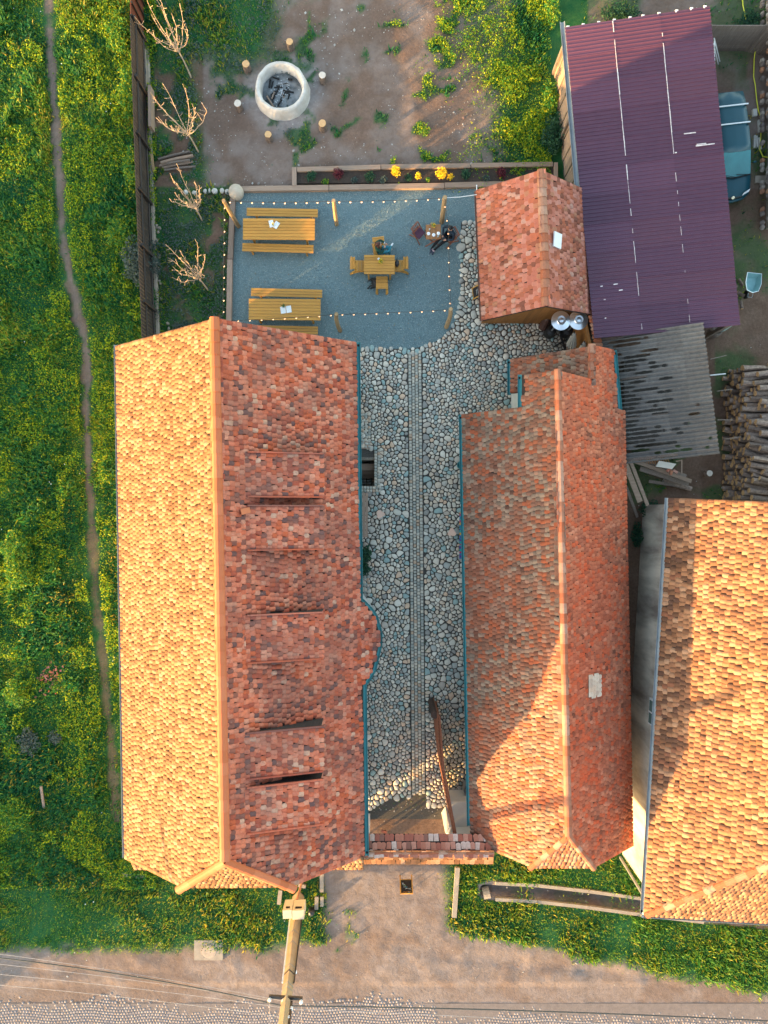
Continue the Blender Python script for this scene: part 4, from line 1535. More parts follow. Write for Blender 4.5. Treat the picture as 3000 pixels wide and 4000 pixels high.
# ---------------------------------------------------------------- gate between the two houses
gt = thing('gateway', 'tile-capped gateway linking both houses above the drive', 'gate')
g_nw, g_ne = W(1400, 3262, 3.0), W(1922, 3264, 3.0)
g_sw, g_se = W(1392, 3370, 3.05), W(1926, 3370, 3.05)
r_w, r_e = W(1392, 3332, 3.42), W(1928, 3332, 3.42)
gdeck = deck('capping', [[g_nw, r_w, r_e, g_ne], [r_w, g_sw, g_se, r_e]], gt)
TG = TileRoof(gdeck, 0.19, 0.30, 0.5)
TG.wk = 0
GT = pieces_mat('gate_tile', [(0, (0.396, 0.143, 0.091)), (0.3, (0.468, 0.203, 0.14)), (0.5, (0.324, 0.0975, 0.063)), (0.72, (0.558, 0.39, 0.322)), (0.86, (0.234, 0.0975, 0.07))],
                nscale=6, namount=0.5, dark=(0.09, 0.0525, 0.042), lichen=(0.63, 0.495, 0.434), lamount=0.7)
TG.slope(g_nw, g_ne, [g_nw, r_w, r_e, g_ne], GT)
TG.slope(g_sw, g_se, [r_w, g_sw, g_se, r_e], TILE_WEST)
TG.finish()
ridge_tiles(gdeck, r_w, r_e, RIDGE_OLD, 0.10, 0.36)
for (xa_, xb_) in ((-0.95, -0.6), (2.6, 4.1)):
    box_obj('gate_pier', WHITEWASH, gt, ((xa_ + xb_) / 2, -13.25, 1.45), (xb_ - xa_, 0.42, 2.95))
box_obj('lintel', OLDWOOD, gt, (1.0, -13.25, 2.75), (3.2, 0.35, 0.3))

# tall picket leaf of the gate, standing open into the court
pl = thing('picket_gate_leaf', 'tall brown picket gate leaf standing open into the cobbled court', 'gate')
ta, tb = W(1713, 2802, 2.9), W(1775, 3262, 2.9)
mid = W(1728, 3010, 2.9)
npk = 34
for i in range(npk):
    t = i / (npk - 1)
    a = ta * (1 - t) ** 2 + (mid * 2 - (ta + tb) * 0.5) * 2 * t * (1 - t) + tb * t * t
    w_ = 0.115
    x_, y_ = a.x, a.y
    one('picket', GATEWOOD, pl, lambda b_: b_.prism([(x_ - .015, y_ - w_ / 2), (x_ + .015, y_ - w_ / 2), (x_ + .015, y_ + w_ / 2), (x_ - .015, y_ + w_ / 2)], 0.12, 2.78)
        .add([(x_ - .015, y_ - w_ / 2, 2.78), (x_ + .015, y_ - w_ / 2, 2.78), (x_ + .015, y_ + w_ / 2, 2.78), (x_ - .015, y_ + w_ / 2, 2.78), (x_, y_, 2.98)],
             [(0, 1, 4), (1, 2, 4), (2, 3, 4), (3, 0, 4)]))
for z in (0.5, 1.5, 2.5):
    one('rail', GATEWOOD, pl, lambda b_: b_.tube([(ta.x + .05, ta.y, z), (mid.x + .05, mid.y, z), (tb.x + .05, tb.y, z)], 0.05, 4))
one('capping_rail', GATEWOOD, pl, lambda b_: b_.tube([ta + Vector((.03, 0, -.12)), mid + Vector((.03, 0, -.12)), tb + Vector((.03, 0, -.12))], [0.05, 0.07, 0.075], 4))
gp_ = W(1699, 2795, 2.2)
o = one('gate_post', mat('dark_bark_post', (0.07, 0.04, 0.03), (0.04, 0.025, 0.02), 9, 0.9, 0.4), None,
        lambda b_: b_.lathe([(0.15, 0), (0.15, 1.9), (0.165, 2.1), (0.12, 2.2), (0.0, 2.2)], (0, 0, 0), 14), loc=(gp_.x, gp_.y, 0))
tag(o, 'round dark gate post at the inner end of the picket gate leaf', 'post')
# whitewashed porch slab
pc = thing('white_porch', 'whitewashed slab porch in the corner behind the gateway', 'porch')
pp = [W(1757, 3132, 1.3), W(1830, 3132, 1.3), W(1834, 3262, 1.3), W(1772, 3262, 1.3)]
one('slab', WHITEWASH, pc, lambda b_: b_.prism([(p.x, p.y) for p in pp][::-1], 0.0, 1.3))
one('side_wall', WHITEWASH, pc, lambda b_: b_.prism([(W(1739, 3150)[0], W(0, 3150)[1]), (W(1746, 3150)[0], W(0, 3150)[1]), (2.62, -13.0), (2.48, -13.0)][::-1], 0, 2.0))


# ================================================================ FENCES AND GARDEN EDGES
wf = thing('slatted_fence', 'dark slatted timber fence between the green field and the orchard', 'fence')
fp = [(567, 170), (575, 400), (583, 650), (592, 900), (603, 1150), (613, 1400)]
fpts = [W(u, v) for u, v in fp]
L = 0
run = []
for a, b2 in zip(fpts[:-1], fpts[1:]):
    d = (b2 - a)
    n_ = max(1, round(d.length / 0.158))
    for i in range(n_):
        run.append((a + d * (i / n_), d.normalized()))
for i, (p, d) in enumerate(run):
    h_ = 1.78 + random.uniform(-.03, .03)
    c = p + d * 0.06
    one('slat', DARKWOOD, wf, lambda b_: b_.box((c.x, c.y, 0.08 + h_ / 2), (0.022, 0.128, h_), math.atan2(d.y, d.x) + math.pi / 2))
for z in (0.4, 1.35):
    one('rail', DARKWOOD, wf, lambda b_: b_.tube([(p.x + 0.05, p.y, z) for p in fpts], 0.045, 4))
for i in range(0, len(run), 15):
    p = run[i][0]
    one('fence_post', DARKWOOD, wf, lambda b_: b_.bar((p.x + .09, p.y, -.05), (p.x + .09, p.y, 1.7), 0.11))
mb = MB()
mb.tube([(p.x + 0.10, p.y, 0.05) for p in fpts], 0.10, 6)
mb.build('footing', CONCRETE, wf)
# rusty metal panels at the head of the fence
RUST = pieces_mat('rusty_sheet', [(0, (0.19, 0.055, 0.03)), (0.5, (0.15, 0.042, 0.025))], nscale=5, namount=0.4, bmp=0.1, rough=0.6)
rf = thing('rusty_metal_fence', 'rust brown sheet metal fence at the upper end of the slatted fence', 'fence')
for i in range(5):
    a, b2 = W(567 - i * 0.6, 172 - i * 46), W(567 - (i + 1) * 0.6, 172 - (i + 1) * 46)
    one('sheet', RUST, rf, lambda b_: b_.bar((a.x, a.y, .92), (b2.x, b2.y - 0.01, .92), 0.02, 1.75))
    one('post', BLACK, rf, lambda b_: b_.bar((a.x + .06, a.y, 0), (a.x + .06, a.y, 1.85), 0.05))
sh1 = thing('leaned_boards', 'grey boards leaning on the fence behind a reddish scrap', 'boards', group='boards leaning on the orchard fence')
one('board', GREYWOOD_Y, sh1, lambda b_: b_.bar(W(590, 345, .5), W(592, 505, .5), 0.12, 0.5))
one('scrap', RUST, sh1, lambda b_: b_.bar(W(598, 372, .15), W(604, 400, .15), 0.3, 0.05))
one('strut', GREYWOOD_Y, sh1, lambda b_: b_.bar(W(592, 470, .3), W(610, 500, .0), 0.06))
one('strut', GREYWOOD_Y, sh1, lambda b_: b_.bar(W(592, 440, .4), W(608, 498, .0), 0.06))
sh2 = thing('propped_plank', 'pale short plank propped against the fence foot above the wall stones', 'plank')
one('board', POSTWOOD, sh2, lambda b_: b_.bar(W(592, 603, .3), W(601, 668, .2), 0.1, 0.06))
gb = tag(one('concrete_footing', CONCRETE, None, lambda b_: b_.bar(W(565, 200, 0.1), W(568, 345, 0.1), 0.2, 0.3)), 'pale concrete footing beside the top of the slatted fence', 'footing')
bt = tag(one('glass_bottle', mat('dark_blue_glass', (0.03, 0.06, 0.10), None, 4, 0.1, spec=0.8), None,
             lambda b_: b_.tube([W(563, 265, .3), W(565, 285, .3), W(566, 295, .3)], [0.06, 0.06, 0.03], 8)), 'dark blue bottle lying on the concrete footing by the fence', 'bottle')

# timbers round the bed and the gravel


def timber(a, b_, w_, h_, label, m=GREYWOOD):
    a, b_ = Vector(a), Vector(b_)
    o = one('edging_timber', m, None, lambda q_: q_.bar((a.x, a.y, h_ / 2 - .02), (b_.x, b_.y, h_ / 2 - .02), w_, h_))
    return tag(o, label, 'timber', 'timbers edging the terrace and flower bed')


timber(W(905, 737, .2), W(1283, 732, .2), 0.22, 0.22, 'weathered timber along the upper gravel edge beside the round stone block')
timber(W(1285, 731, .2), W(1735, 723, .2), 0.22, 0.20, 'knotty weathered timber below the yellow flowering shrubs, edging the gravel')
timber(W(1737, 722, .2), W(2010, 716, .2), 0.22, 0.21, 'weathered timber edging the gravel where it reaches the small shed')
timber(W(1160, 661, .25), W(1486, 651, .25), 0.19, 0.26, 'timber along the upper side of the flower bed, nearest the fire pit')
timber(W(1489, 650, .25), W(1838, 645, .25), 0.19, 0.25, 'middle timber along the upper side of the flower bed')
timber(W(1841, 645, .25), W(2160, 640, .25), 0.19, 0.26, 'upper flower bed timber at the end by the purple roofed shed')
timber(W(1149, 652, .25), W(1149, 724, .25), 0.19, 0.25, 'short timber closing the fire pit end of the flower bed', GREYWOOD_Y)
timber(W(2172, 634, .25), W(2172, 700, .25), 0.16, 0.27, 'short timber closing the flower bed beside the purple roofed shed', GREYWOOD_Y)
timber(W(909, 752, .2), W(898, 1010, .2), 0.22, 0.2, 'weathered timber on the orchard side of the gravel beside the long table', GREYWOOD_Y)
timber(W(897, 1013, .2), W(893, 1270, .2), 0.22, 0.21, 'weathered timber on the orchard side of the gravel running to the farmhouse gable', GREYWOOD_Y)

o = one('round_stone_block', mat('pale_sandstone', (0.50, 0.42, 0.33), (0.40, 0.33, 0.26), 4, 0.9, 0.3, stretch=(1, 4, 1)), None,
        lambda b_: b_.lathe([(0.30, 0), (0.33, 0.12), (0.30, 0.32), (0.2, 0.42), (0.0, 0.46)], (0, 0, 0), 20), True, loc=W(926, 758))
tag(o, 'domed pale round stone block standing at the corner of the gravel terrace', 'stone')
for i, (u, v, rx, ry) in enumerate([(888, 748, .11, .11), (867, 745, .11, .12), (838, 746, .14, .13), (818, 745, .05, .11), (802, 747, .09, .10), (760, 752, .12, .08), (725, 750, .1, .1)]):
    p = W(u, v, 0.1)
    o = one('edging_stone', STONE_MATS[0], None, lambda b_: b_.blob((0, 0, 0), (rx, ry, .12), 9, 6, 0, 0.10, i), True, loc=(p.x, p.y, .07))
    tag(o, ['squat pale stone touching the round stone block', 'squarish pale stone second from the round stone block', 'largest pale stone in the row left of the round block',
            'narrow upright pale stone in the row left of the round block', 'pale grey stone at the far end of the bright row by the third sapling',
            'half-buried grey stone under the sapling branches', 'grass-grown grey stone in the row towards the fence'][i], 'stone', 'stones edging the orchard')
for i, (u, v) in enumerate([(613, 990), (622, 1002), (616, 1030), (620, 1052), (612, 1082), (621, 1098), (623, 893), (612, 885), (627, 1108), (630, 1168), (655, 1265), (612, 1285), (660, 1285), (612, 940), (619, 908)]):
    p = W(u, v)
    o = one('rubble_stone', CONCRETE, None, lambda b_: b_.blob((0, 0, 0), (random.uniform(.05, .13), random.uniform(.06, .12), .08), 7, 4, 0, 0.2, i + 9), True, loc=(p.x, p.y, .02))
    tag(o, 'rough grey stone at the foot of the slatted fence, ' + ('by the farmhouse gable' if v > 1200 else 'level with the lowest sapling' if v > 1060 else 'between the two lower saplings' if v > 950 else 'below the row of pale stones'),
        'stone', 'stones at the foot of the slatted fence, ' + ('by the gable' if v > 1200 else 'by the lowest sapling' if v > 1060 else 'between saplings' if v > 950 else 'near the pale stones'))

# ---------------------------------------------------------------- fire pit and log seats
fpit = thing('fire_pit', 'round whitewashed clay fire pit full of charred wood and ash', 'fire pit', W(1104, 366))
PB = MB()
PB.lathe([(1.20, -0.02), (1.17, 0.12), (1.10, 0.40), (1.08, 0.53), (1.04, 0.58), (0.94, 0.57), (0.91, 0.50), (0.87, 0.1), (0.85, 0.0)], n=40, wob=0.015)
PB.build('rim_wall', FIRECLAY, fpit, smooth=True)
one('ash_bed', mat('grey_ash', (0.045, 0.05, 0.055), (0.26, 0.28, 0.29), 2.2, 0.95, 0.5, 20), fpit, lambda b_: b_.lathe([(0.86, 0.06), (0.5, 0.12), (0.2, 0.18), (0, 0.2)], n=24, wob=0.02), True)
for i in range(26):
    a = random.uniform(0, 6.28)
    r_ = random.uniform(0.1, 0.7)
    c = Vector((math.cos(a) * r_, math.sin(a) * r_, 0.17))
    d = Vector((math.cos(a * 3), math.sin(a * 3), random.uniform(-.2, .2))) * random.uniform(.06, .26)
    one('charred_log', CHAR if i % 7 else GREYWOOD, fpit, lambda b_: b_.tube([c - d, c + d], random.uniform(.015, .05), 7))
PB = MB()
for i in range(60):
    a, r_ = random.uniform(0, 6.28), abs(random.gauss(0, .3))
    PB.blob((math.cos(a) * r_, math.sin(a) * r_, 0.2), (.025, .02, .015), 5, 3)
PB.build('ash_flakes', mat('pale_ash', (0.50, 0.52, 0.54), (0.4, 0.42, 0.45), 9, 0.9), fpit)['kind'] = 'stuff'
for i, (u, v, r_, ends, lab) in enumerate([
        (1131, 162, .15, CUTWOOD, 'upright log seat above the fire pit, the topmost one'), (1259, 293, .15, CUTGREY, 'pale upright log seat right of the fire pit'),
        (1259, 481, .165, CUTWOOD, 'stout orange-topped log seat below right of the fire pit'), (1047, 524, .15, CUTWOOD, 'upright log seat with dark centre straight below the fire pit'),
        (960, 249, .16, CUTWOOD, 'upright log seat up and left of the fire pit by the grass'), (928, 403, .155, CUTGREY, 'grey-topped oval log seat left of the fire pit')]):
    p = W(u, v, .48)
    t = thing('stump_stool', lab, 'stump stool', (p.x, p.y, 0), random.uniform(0, 6), 'log seats round the fire pit')
    one('trunk', BARK, t, lambda b_: b_.lathe([(r_ * 1.1, 0), (r_ * 1.02, .1), (r_, .47)], n=13, wob=.06))
    one('cut_top', ends, t, lambda b_: b_.lathe([(r_ * 0.99, .468), (r_ * 0.96, .485), (0, .488)], n=13, wob=.05))


# ---------------------------------------------------------------- bare saplings
def sapling(name, base, tips_h, spread, label, seed, m=TWIG, lean=(-0.2, 0.35), nb=12, group=None, r0=0.035):
    rs = random.Random(seed)
    t = thing(name, label, 'tree', base, 0, group)
    tr = MB()
    h0 = tips_h * 0.38
    top = Vector((lean[0] * h0, lean[1] * h0, h0))
    tr.tube([(0, 0, 0), top * 0.5 + Vector((.02, 0, 0)), top], [r0, r0 * .85, r0 * .7], 7)
    tr.build('trunk', m, t)
    br = MB()
    for i in range(nb):
        a = 2 * math.pi * i / nb + rs.uniform(-.3, .3)
        s = spread * rs.uniform(0.45, 1.05)
        p = top * rs.uniform(0.75, 1.0)
        pts = [p]
        zt = tips_h * rs.uniform(0.7, 1.05)
        for k_ in range(1, 7):
            f_ = k_ / 6
            out = s * math.sin(f_ * 1.5)
            q_ = Vector((math.cos(a) * out + lean[0] * (zt - h0) * f_ * .5, math.sin(a) * out + lean[1] * (zt - h0) * f_ * .5, (zt - p.z) * f_ ** 1.3)) + p
            q_ += Vector((rs.uniform(-1, 1), rs.uniform(-1, 1), rs.uniform(-1, 1))) * 0.035
            pts.append(q_)
        br.tube(pts, [r0 * .52, r0 * .48, r0 * .42, r0 * .38, r0 * .33, r0 * .28, r0 * .2], 5)
        for k_ in range(1, 6):
            for _ in range(2):
                a2 = rs.uniform(0, 6.28)
                ln = rs.uniform(.08, .35) * spread
                q0 = pts[k_]
                q1 = q0 + Vector((math.cos(a2) * ln * .6, math.sin(a2) * ln * .6, ln * rs.uniform(.2, .9)))
                br.tube([q0, (q0 + q1) / 2 + Vector((0, 0, -.02)), q1], [r0 * .3, r0 * .24, r0 * .18], 4)
                if rs.random() < .5:
                    br.blob(q1, (.02, .02, .02), 4, 2)
    br.build('branches', m, t)
    return t


sapling('bare_sapling', W(747, 303), 3.2, 0.95, 'bare young tree nearest the top of the orchard strip', 1, lean=(-0.22, 0.42), group='bare young trees in the orchard strip')
sapling('bare_sapling', W(775, 594), 3.0, 1.15, 'bare spreading young tree just above the small pile of poles', 2, lean=(-0.2, 0.30), nb=11, group='bare young trees in the orchard strip')
sapling('bare_sapling', W(790, 862), 2.6, 0.75, 'smallest bare young tree, over the row of pale stones', 3, lean=(-0.1, 0.22), group='bare young trees in the orchard strip')
sapling('bare_sapling', W(814, 1135), 2.9, 0.95, 'bare young tree nearest the farmhouse gable', 4, lean=(-0.2, 0.25), nb=10, group='bare young trees in the orchard strip')
PALEBARK = mat('pale_bark', (0.50, 0.42, 0.34), (0.38, 0.31, 0.25), 8, 0.8)
sapling('bare_tree', W(2330, -10), 4.5, 2.0, 'larger pale bare tree behind the upper edge of the purple roof', 8, PALEBARK, lean=(0.05, 0.1), nb=16, r0=0.06)
sapling('bare_tree', W(2450, -60), 4.0, 1.6, 'pale bare tree right of the first one behind the purple roof', 9, PALEBARK, lean=(0.1, 0.0), nb=12, r0=0.05)

# poles stacked by the orchard fence
for i, (a, b2, r_, lab) in enumerate([((618, 622), (742, 592), .055, 'uppermost pole of the small stack by the orchard fence'), ((628, 635), (754, 607), .06, 'pale long pole second from the top of the stack'),
                                      ((650, 640), (742, 625), .05, 'short tan pole in the middle of the stack'), ((634, 655), (752, 632), .055, 'grey pole low in the stack'),
                                      ((642, 664), (764, 650), .045, 'thin dark pole at the bottom of the stack'), ((622, 648), (700, 630), .05, 'dark pole tucked under the stack')]):
    z = .24 if i in (1, 2) else .1
    o = one('pole', OLDWOOD if i % 2 == 0 else GREYWOOD, None, lambda b_: b_.tube([W(*a, z), (W(*a, z) + W(*b2, z)) / 2 + Vector((0, .02, 0)), W(*b2, z)], r_, 8, 0, True))
    tag(o, lab, 'pole', 'poles stacked in the orchard strip')


# ---------------------------------------------------------------- posts and light strings
def post(top, base, r_, label, bow=0.0):
    a, b_ = W(*base, 0), W(*top, 2.6)
    t = one('light_post', POSTWOOD, None, lambda q_: q_.tube([a - a, (b_ - a) * .33 + Vector((bow * .8, 0, 0)), (b_ - a) * .66 + Vector((bow, 0, 0)), b_ - a], [r_ * 1.1, r_ * 1.05, r_, r_ * .9], 7), False, loc=a)
    tag(t, label, 'post', 'timber posts carrying the light strings')
    return b_


P1 = post((873, 783), (932, 885), .085, 'leaning timber post at the orchard corner of the terrace')
P2 = post((1303, 783), (1315, 877), .085, 'upright timber post between the long table and the open gravel')
P3 = post((1738, 770), (1726, 867), .10, 'timber post behind the small folding table')
P4 = post((1314, 1226), (1329, 1292), .085, 'crooked timber post beside the lower long table, near the farmhouse roof', -.06)
P5 = post((1761, 1207), (1743, 1278), .09, 'curved timber post at the bend of the gravel near the cobbles', .05)
BULB = bpy.data.materials.new('glowing_bulb')
nt, b = nodes_of(BULB)
b.inputs['Base Color'].default_value = (0.9, 0.6, 0.35, 1)
b.inputs['Emission Color'].default_value = (1.0, 0.5, 0.25, 1)
b.inputs['Emission Strength'].default_value = 0.42
bulb_me = None


def light_string(pts, nb, label, sag=0.12, wire=BLACK, lit=True):
    global bulb_me
    t = thing('light_string', label, 'string lights', (0, 0, 0), 0, 'festoon light strings over the terrace')
    P = []
    for (a, b_), n_ in zip(zip(pts[:-1], pts[1:]), nb):
        for i in range(n_ * 2 + 1):
            f_ = i / (n_ * 2)
            p = a * (1 - f_) + b_ * f_
            P.append((p - Vector((0, 0, 4 * sag * f_ * (1 - f_))), i % 2 == 1))
    one('cable', wire, t, lambda q_: q_.tube([p for p, _ in P], 0.009, 4, 0, False))
    if bulb_me is None:
        m_ = MB()
        m_.blob((0, 0, -.10), (.030, .030, .040), 8, 6)
        bulb_me = mesh_from('bulb', m_.v, m_.f, BULB, None, True)
        m_ = MB()
        m_.tube([(0, 0, 0), (0, 0, -.065)], .017, 6)
        light_string.sock = mesh_from('socket', m_.v, m_.f, BLACK)
    for p, isb in P:
        if isb:
            o_ = link('bulb', bulb_me, t, p)
            link('socket', light_string.sock, o_, (0, 0, 0))
    return t


tp_ = lambda p: p - Vector((0, 0, .06))
SHC = W(1862, 760, 2.6)
light_string([tp_(P1), tp_(P2), tp_(P3)], [10, 10], 'light string along the flower bed side of the terrace', .10)
light_string([tp_(P1), W(870, 1238, 2.5)], [10], 'light string over the orchard edge, from the leaning post to the farmhouse', .06)
light_string([W(905, 1252, 2.4), tp_(P4), tp_(P5)], [9, 10], 'light string passing over the lower long table and the farmhouse end of the terrace', .10)
light_string([tp_(P3), W(1752, 880, 2.5), tp_(P5)], [2, 6], 'light string crossing above the person in the dark jacket', .15)
tag(one('white_cable', WHITE, None, lambda q_: q_.tube([tp_(P3), (P3 + SHC) / 2 - Vector((0, 0, .1)), SHC], .014, 5, 0, False)), 'white cable running from the post behind the folding table to the shed', 'cable')
tag(one('shed_pole', WHITE, None, lambda q_: q_.tube([W(1862, 722, 2.4), W(1862, 765, 2.4)], .02, 5)), 'white rod projecting from the corner of the tiled garden shed', 'rod')


# ---------------------------------------------------------------- furniture
def long_table(c, rot, label):
    t = thing('long_table', label, 'table', (c.x, c.y, 0), rot, 'long pine tables')
    n_, w_, l_ = 7, .905, 3.03
    for i in range(n_):
        y_ = (i - (n_ - 1) / 2) * w_ / n_
        box_obj('tabletop_plank', PINE, t, (0, y_, .74), (l_, w_ / n_ - .014, .036))
    for x_ in (-1.12, 1.15):
        for y_ in (-.36, .36):
            one('leg', PINE, t, lambda b_: b_.bar((x_, y_ * 1.05, 0), (x_, y_ * .9, .72), .07))
        box_obj('crossbar', PINE, t, (x_, 0, .69), (.07, .84, .06))
        box_obj('crossbar', PINE, t, (x_, 0, .18), (.06, .7, .06))
    box_obj('stretcher', PINE, t, (0, 0, .2), (2.2, .05, .07))
    return t


def long_bench(c, rot, label):
    t = thing('long_bench', label, 'bench', (c.x, c.y, 0), rot, 'long pine benches')
    for i in range(3):
        box_obj('seat_plank', PINE, t, (0, (i - 1) * .118, .44), (3.03, .104, .035))
    for x_ in (-1.12, 1.22):
        for y_ in (-.13, .13):
            one('leg', PINE, t, lambda b_: b_.bar((x_, y_, 0), (x_, y_, .42), .06))
        box_obj('crossbar', PINE, t, (x_, 0, .39), (.06, .36, .05))
    return t


T1, T2 = W(1089.5, 895, .75), W(1112, 1209, .75)
long_table(T1, R(-0.3), 'long pine table on the orchard side of the terrace, the one nearest the fire pit')
long_table(T2, R(-0.4), 'long pine table next to the farmhouse gable, striped with sunlight')
long_bench(W(1102.5, 830, .45), R(-1.2), 'long pine bench on the fire pit side of the upper long table')
long_bench(W(1085.5, 969, .45), R(-1.6), 'long pine bench on the farmhouse side of the upper long table')
long_bench(W(1119.5, 1144, .45), R(-1.5), 'long pine bench on the fire pit side of the lower long table')
long_bench(W(1103, 1288, .45), R(-1.2), 'long pine bench half hidden under the farmhouse roof edge')


def leaf_cloud(name, parent, c, r, n, size, m, seed=0, flat=0.5, kind='stuff', loc=None):
    rg = np.random.default_rng(seed)
    d = rg.normal(size=(n, 3))
    d /= np.linalg.norm(d, axis=1)[:, None]
    rad = rg.random(n) ** 0.45
    lump = 1 + 0.25 * np.sin(d[:, 0] * 5 + seed) * np.cos(d[:, 1] * 6 + seed * 2)
    P = d * rad[:, None] * lump[:, None] * np.array(r) + np.array(c)
    a = rg.random(n) * 6.28
    ti = rg.normal(0, flat * 1.5, n)
    tj = rg.normal(0, flat * 1.5, n)
    Rz = rotz_np(a)
    Rx = np.zeros((n, 3, 3))
    Rx[:, 0, 0] = 1
    Rx[:, 1, 1] = np.cos(ti)
    Rx[:, 1, 2] = -np.sin(ti)
    Rx[:, 2, 1] = np.sin(ti)
    Rx[:, 2, 2] = np.cos(ti)
    Ry = np.zeros((n, 3, 3))
    Ry[:, 1, 1] = 1
    Ry[:, 0, 0] = np.cos(tj)
    Ry[:, 0, 2] = np.sin(tj)
    Ry[:, 2, 0] = -np.sin(tj)
    Ry[:, 2, 2] = np.cos(tj)
    Rm = Rz @ Rx @ Ry
    tv = [(0, -1, 0), (.45, -.2, .08), (.3, .6, 0), (0, 1, -.12), (-.3, .6, 0), (-.45, -.2, .08)]
    me_ = scatter_mesh(name, tv, [(0, 1, 2, 3), (0, 3, 4, 5)], P, Rm, m, rg.random(n), rg.uniform(.6, 1.3, n) * size)
    o_ = link(name, me_, parent, loc)
    if kind:
        o_['kind'] = kind
    return o_


def leaf_mat(name, stops, transl=0.3):
    return pieces_mat(name, stops, rough=0.6, namount=0, bmp=0, interp='LINEAR', transl=transl)


LEAF_DK = leaf_mat('dark_green_leaf', [(0, (0.0114, 0.048, 0.033)), (.5, (0.0209, 0.08, 0.0462)), (1, (0.0427, 0.12, 0.0495))])
LEAF_MID = leaf_mat('fresh_green_leaf', [(0, (0.010, 0.11, 0.035)), (.35, (0.03, 0.18, 0.035)), (.7, (0.15, 0.28, 0.02)), (1, (0.34, 0.36, 0.02))], .4)
LEAF_FIELD = leaf_mat('sunlit_leaf_tint', [(0, (0.0172, 0.143, 0.035)), (.35, (0.115, 0.275, 0.025)), (.7, (0.31, 0.407, 0.012)), (1, (0.506, 0.473, 0.012))], .45)  # yellow of sunlit leaves put into the leaf colour
LEAF_YEL = leaf_mat('yellow_blossom', [(0, (0.712, 0.416, 0.011)), (.6, (0.807, 0.528, 0.022)), (1, (0.522, 0.48, 0.033))], .2)
LEAF_RED = leaf_mat('wine_red_leaf', [(0, (0.0665, 0.0096, 0.0198)), (1, (0.133, 0.024, 0.0385))])
LEAF_GREY = leaf_mat('grey_green_leaf', [(0, (0.0475, 0.08, 0.0715)), (1, (0.104, 0.136, 0.121))])


def bouquet(c, z, r_, label, seed, m=LEAF_YEL, n=70):
    t = thing('flower_bunch', label, 'flowers', (c.x, c.y, z))
    one('jar', mat('clear_jar', (0.45, 0.5, 0.5), None, 3, 0.1, spec=0.8), t, lambda b_: b_.lathe([(.035, 0), (.04, .1), (.03, .12)], n=10))
    leaf_cloud('stems', t, (0, 0, .14), (r_ * .8, r_ * .8, .1), n, .022, LEAF_MID, seed)
    leaf_cloud('blossoms', t, (.0, 0, .18), (r_, r_ * 1.1, .09), n, .02, m, seed + 1)
    return t


def paper(c, z, w_, h_, rot, label):
    o_ = one('menu_sheet', PAPER, None, lambda b_: b_.box((0, 0, .002), (w_, h_, .004)), loc=(c.x, c.y, z), rotz=rot)
    tag(o_, label, 'menu')


tz = .760
paper(W(1060, 874, tz), tz, .19, .30, R(12), 'white menu sheet under the yellow sprig on the upper long table')
paper(W(1079, 879, tz), tz + .006, .20, .29, R(-32), 'white menu sheet lying crooked beside the other on the upper long table')
bouquet(W(1068, 881, tz), tz, .05, 'tiny yellow sprig in a jar on the upper long table', 3, n=30)
paper(W(1106, 1211, tz), tz, .215, .29, R(8), 'white menu sheet with writing under the greenery on the lower long table')
paper(W(1128, 1208, tz), tz + .001, .215, .29, R(8), 'blank white menu sheet touching the other on the lower long table')
bouquet(W(1109, 1199, tz), tz, .09, 'dark green sprig in a jar on the lower long table', 5, LEAF_DK, 60)
INK = mat('grey_ink', (0.25, 0.27, 0.3), None, 5)

# square pine table
SQ = W(1482, 1033.5, .75)
t = thing('square_table', 'pine plank table with yellow flowers where the seated woman is', 'table', (SQ.x, SQ.y, 0), R(-.3))
for i in range(7):
    box_obj('tabletop_plank', PINE, t, (0, (i - 3) * .1165, .74), (1.29, .104, .036))
for x_ in (-.46, .46):
    for y_ in (-.34, .34):
        one('leg', PINE, t, lambda b_: b_.bar((x_, y_ * 1.08, 0), (x_, y_, .72), .07))
    box_obj('crossbar', PINE, t, (x_, 0, .68), (.06, .74, .05))
bouquet(W(1487, 1024, tz), tz, .13, 'bunch of yellow flowers in the middle of the square pine table', 7, n=110)


def cup(c, z, label, r_=.042, saucer=False):
    t_ = thing('cup', label, 'cup', (c.x, c.y, z))
    if saucer:
        one('saucer', CERAMIC, t_, lambda b_: b_.lathe([(.0, .004), (.07, .012), (.072, .016), (.0, .010)], n=16))
    one('bowl', CERAMIC, t_, lambda b_: b_.lathe([(.022, .004), (r_, .05), (r_ - .004, .05), (.02, .012), (0, .012)], n=16), True)
    one('handle', CERAMIC, t_, lambda b_: b_.tube([(-r_, 0, .04), (-r_ - .025, 0, .03), (-r_ + .008, 0, .015)], .006, 5))
    return t_


cup(W(1479.5, 1012.5, tz), tz, 'white cup on the square pine table beside the yellow flowers', .048)


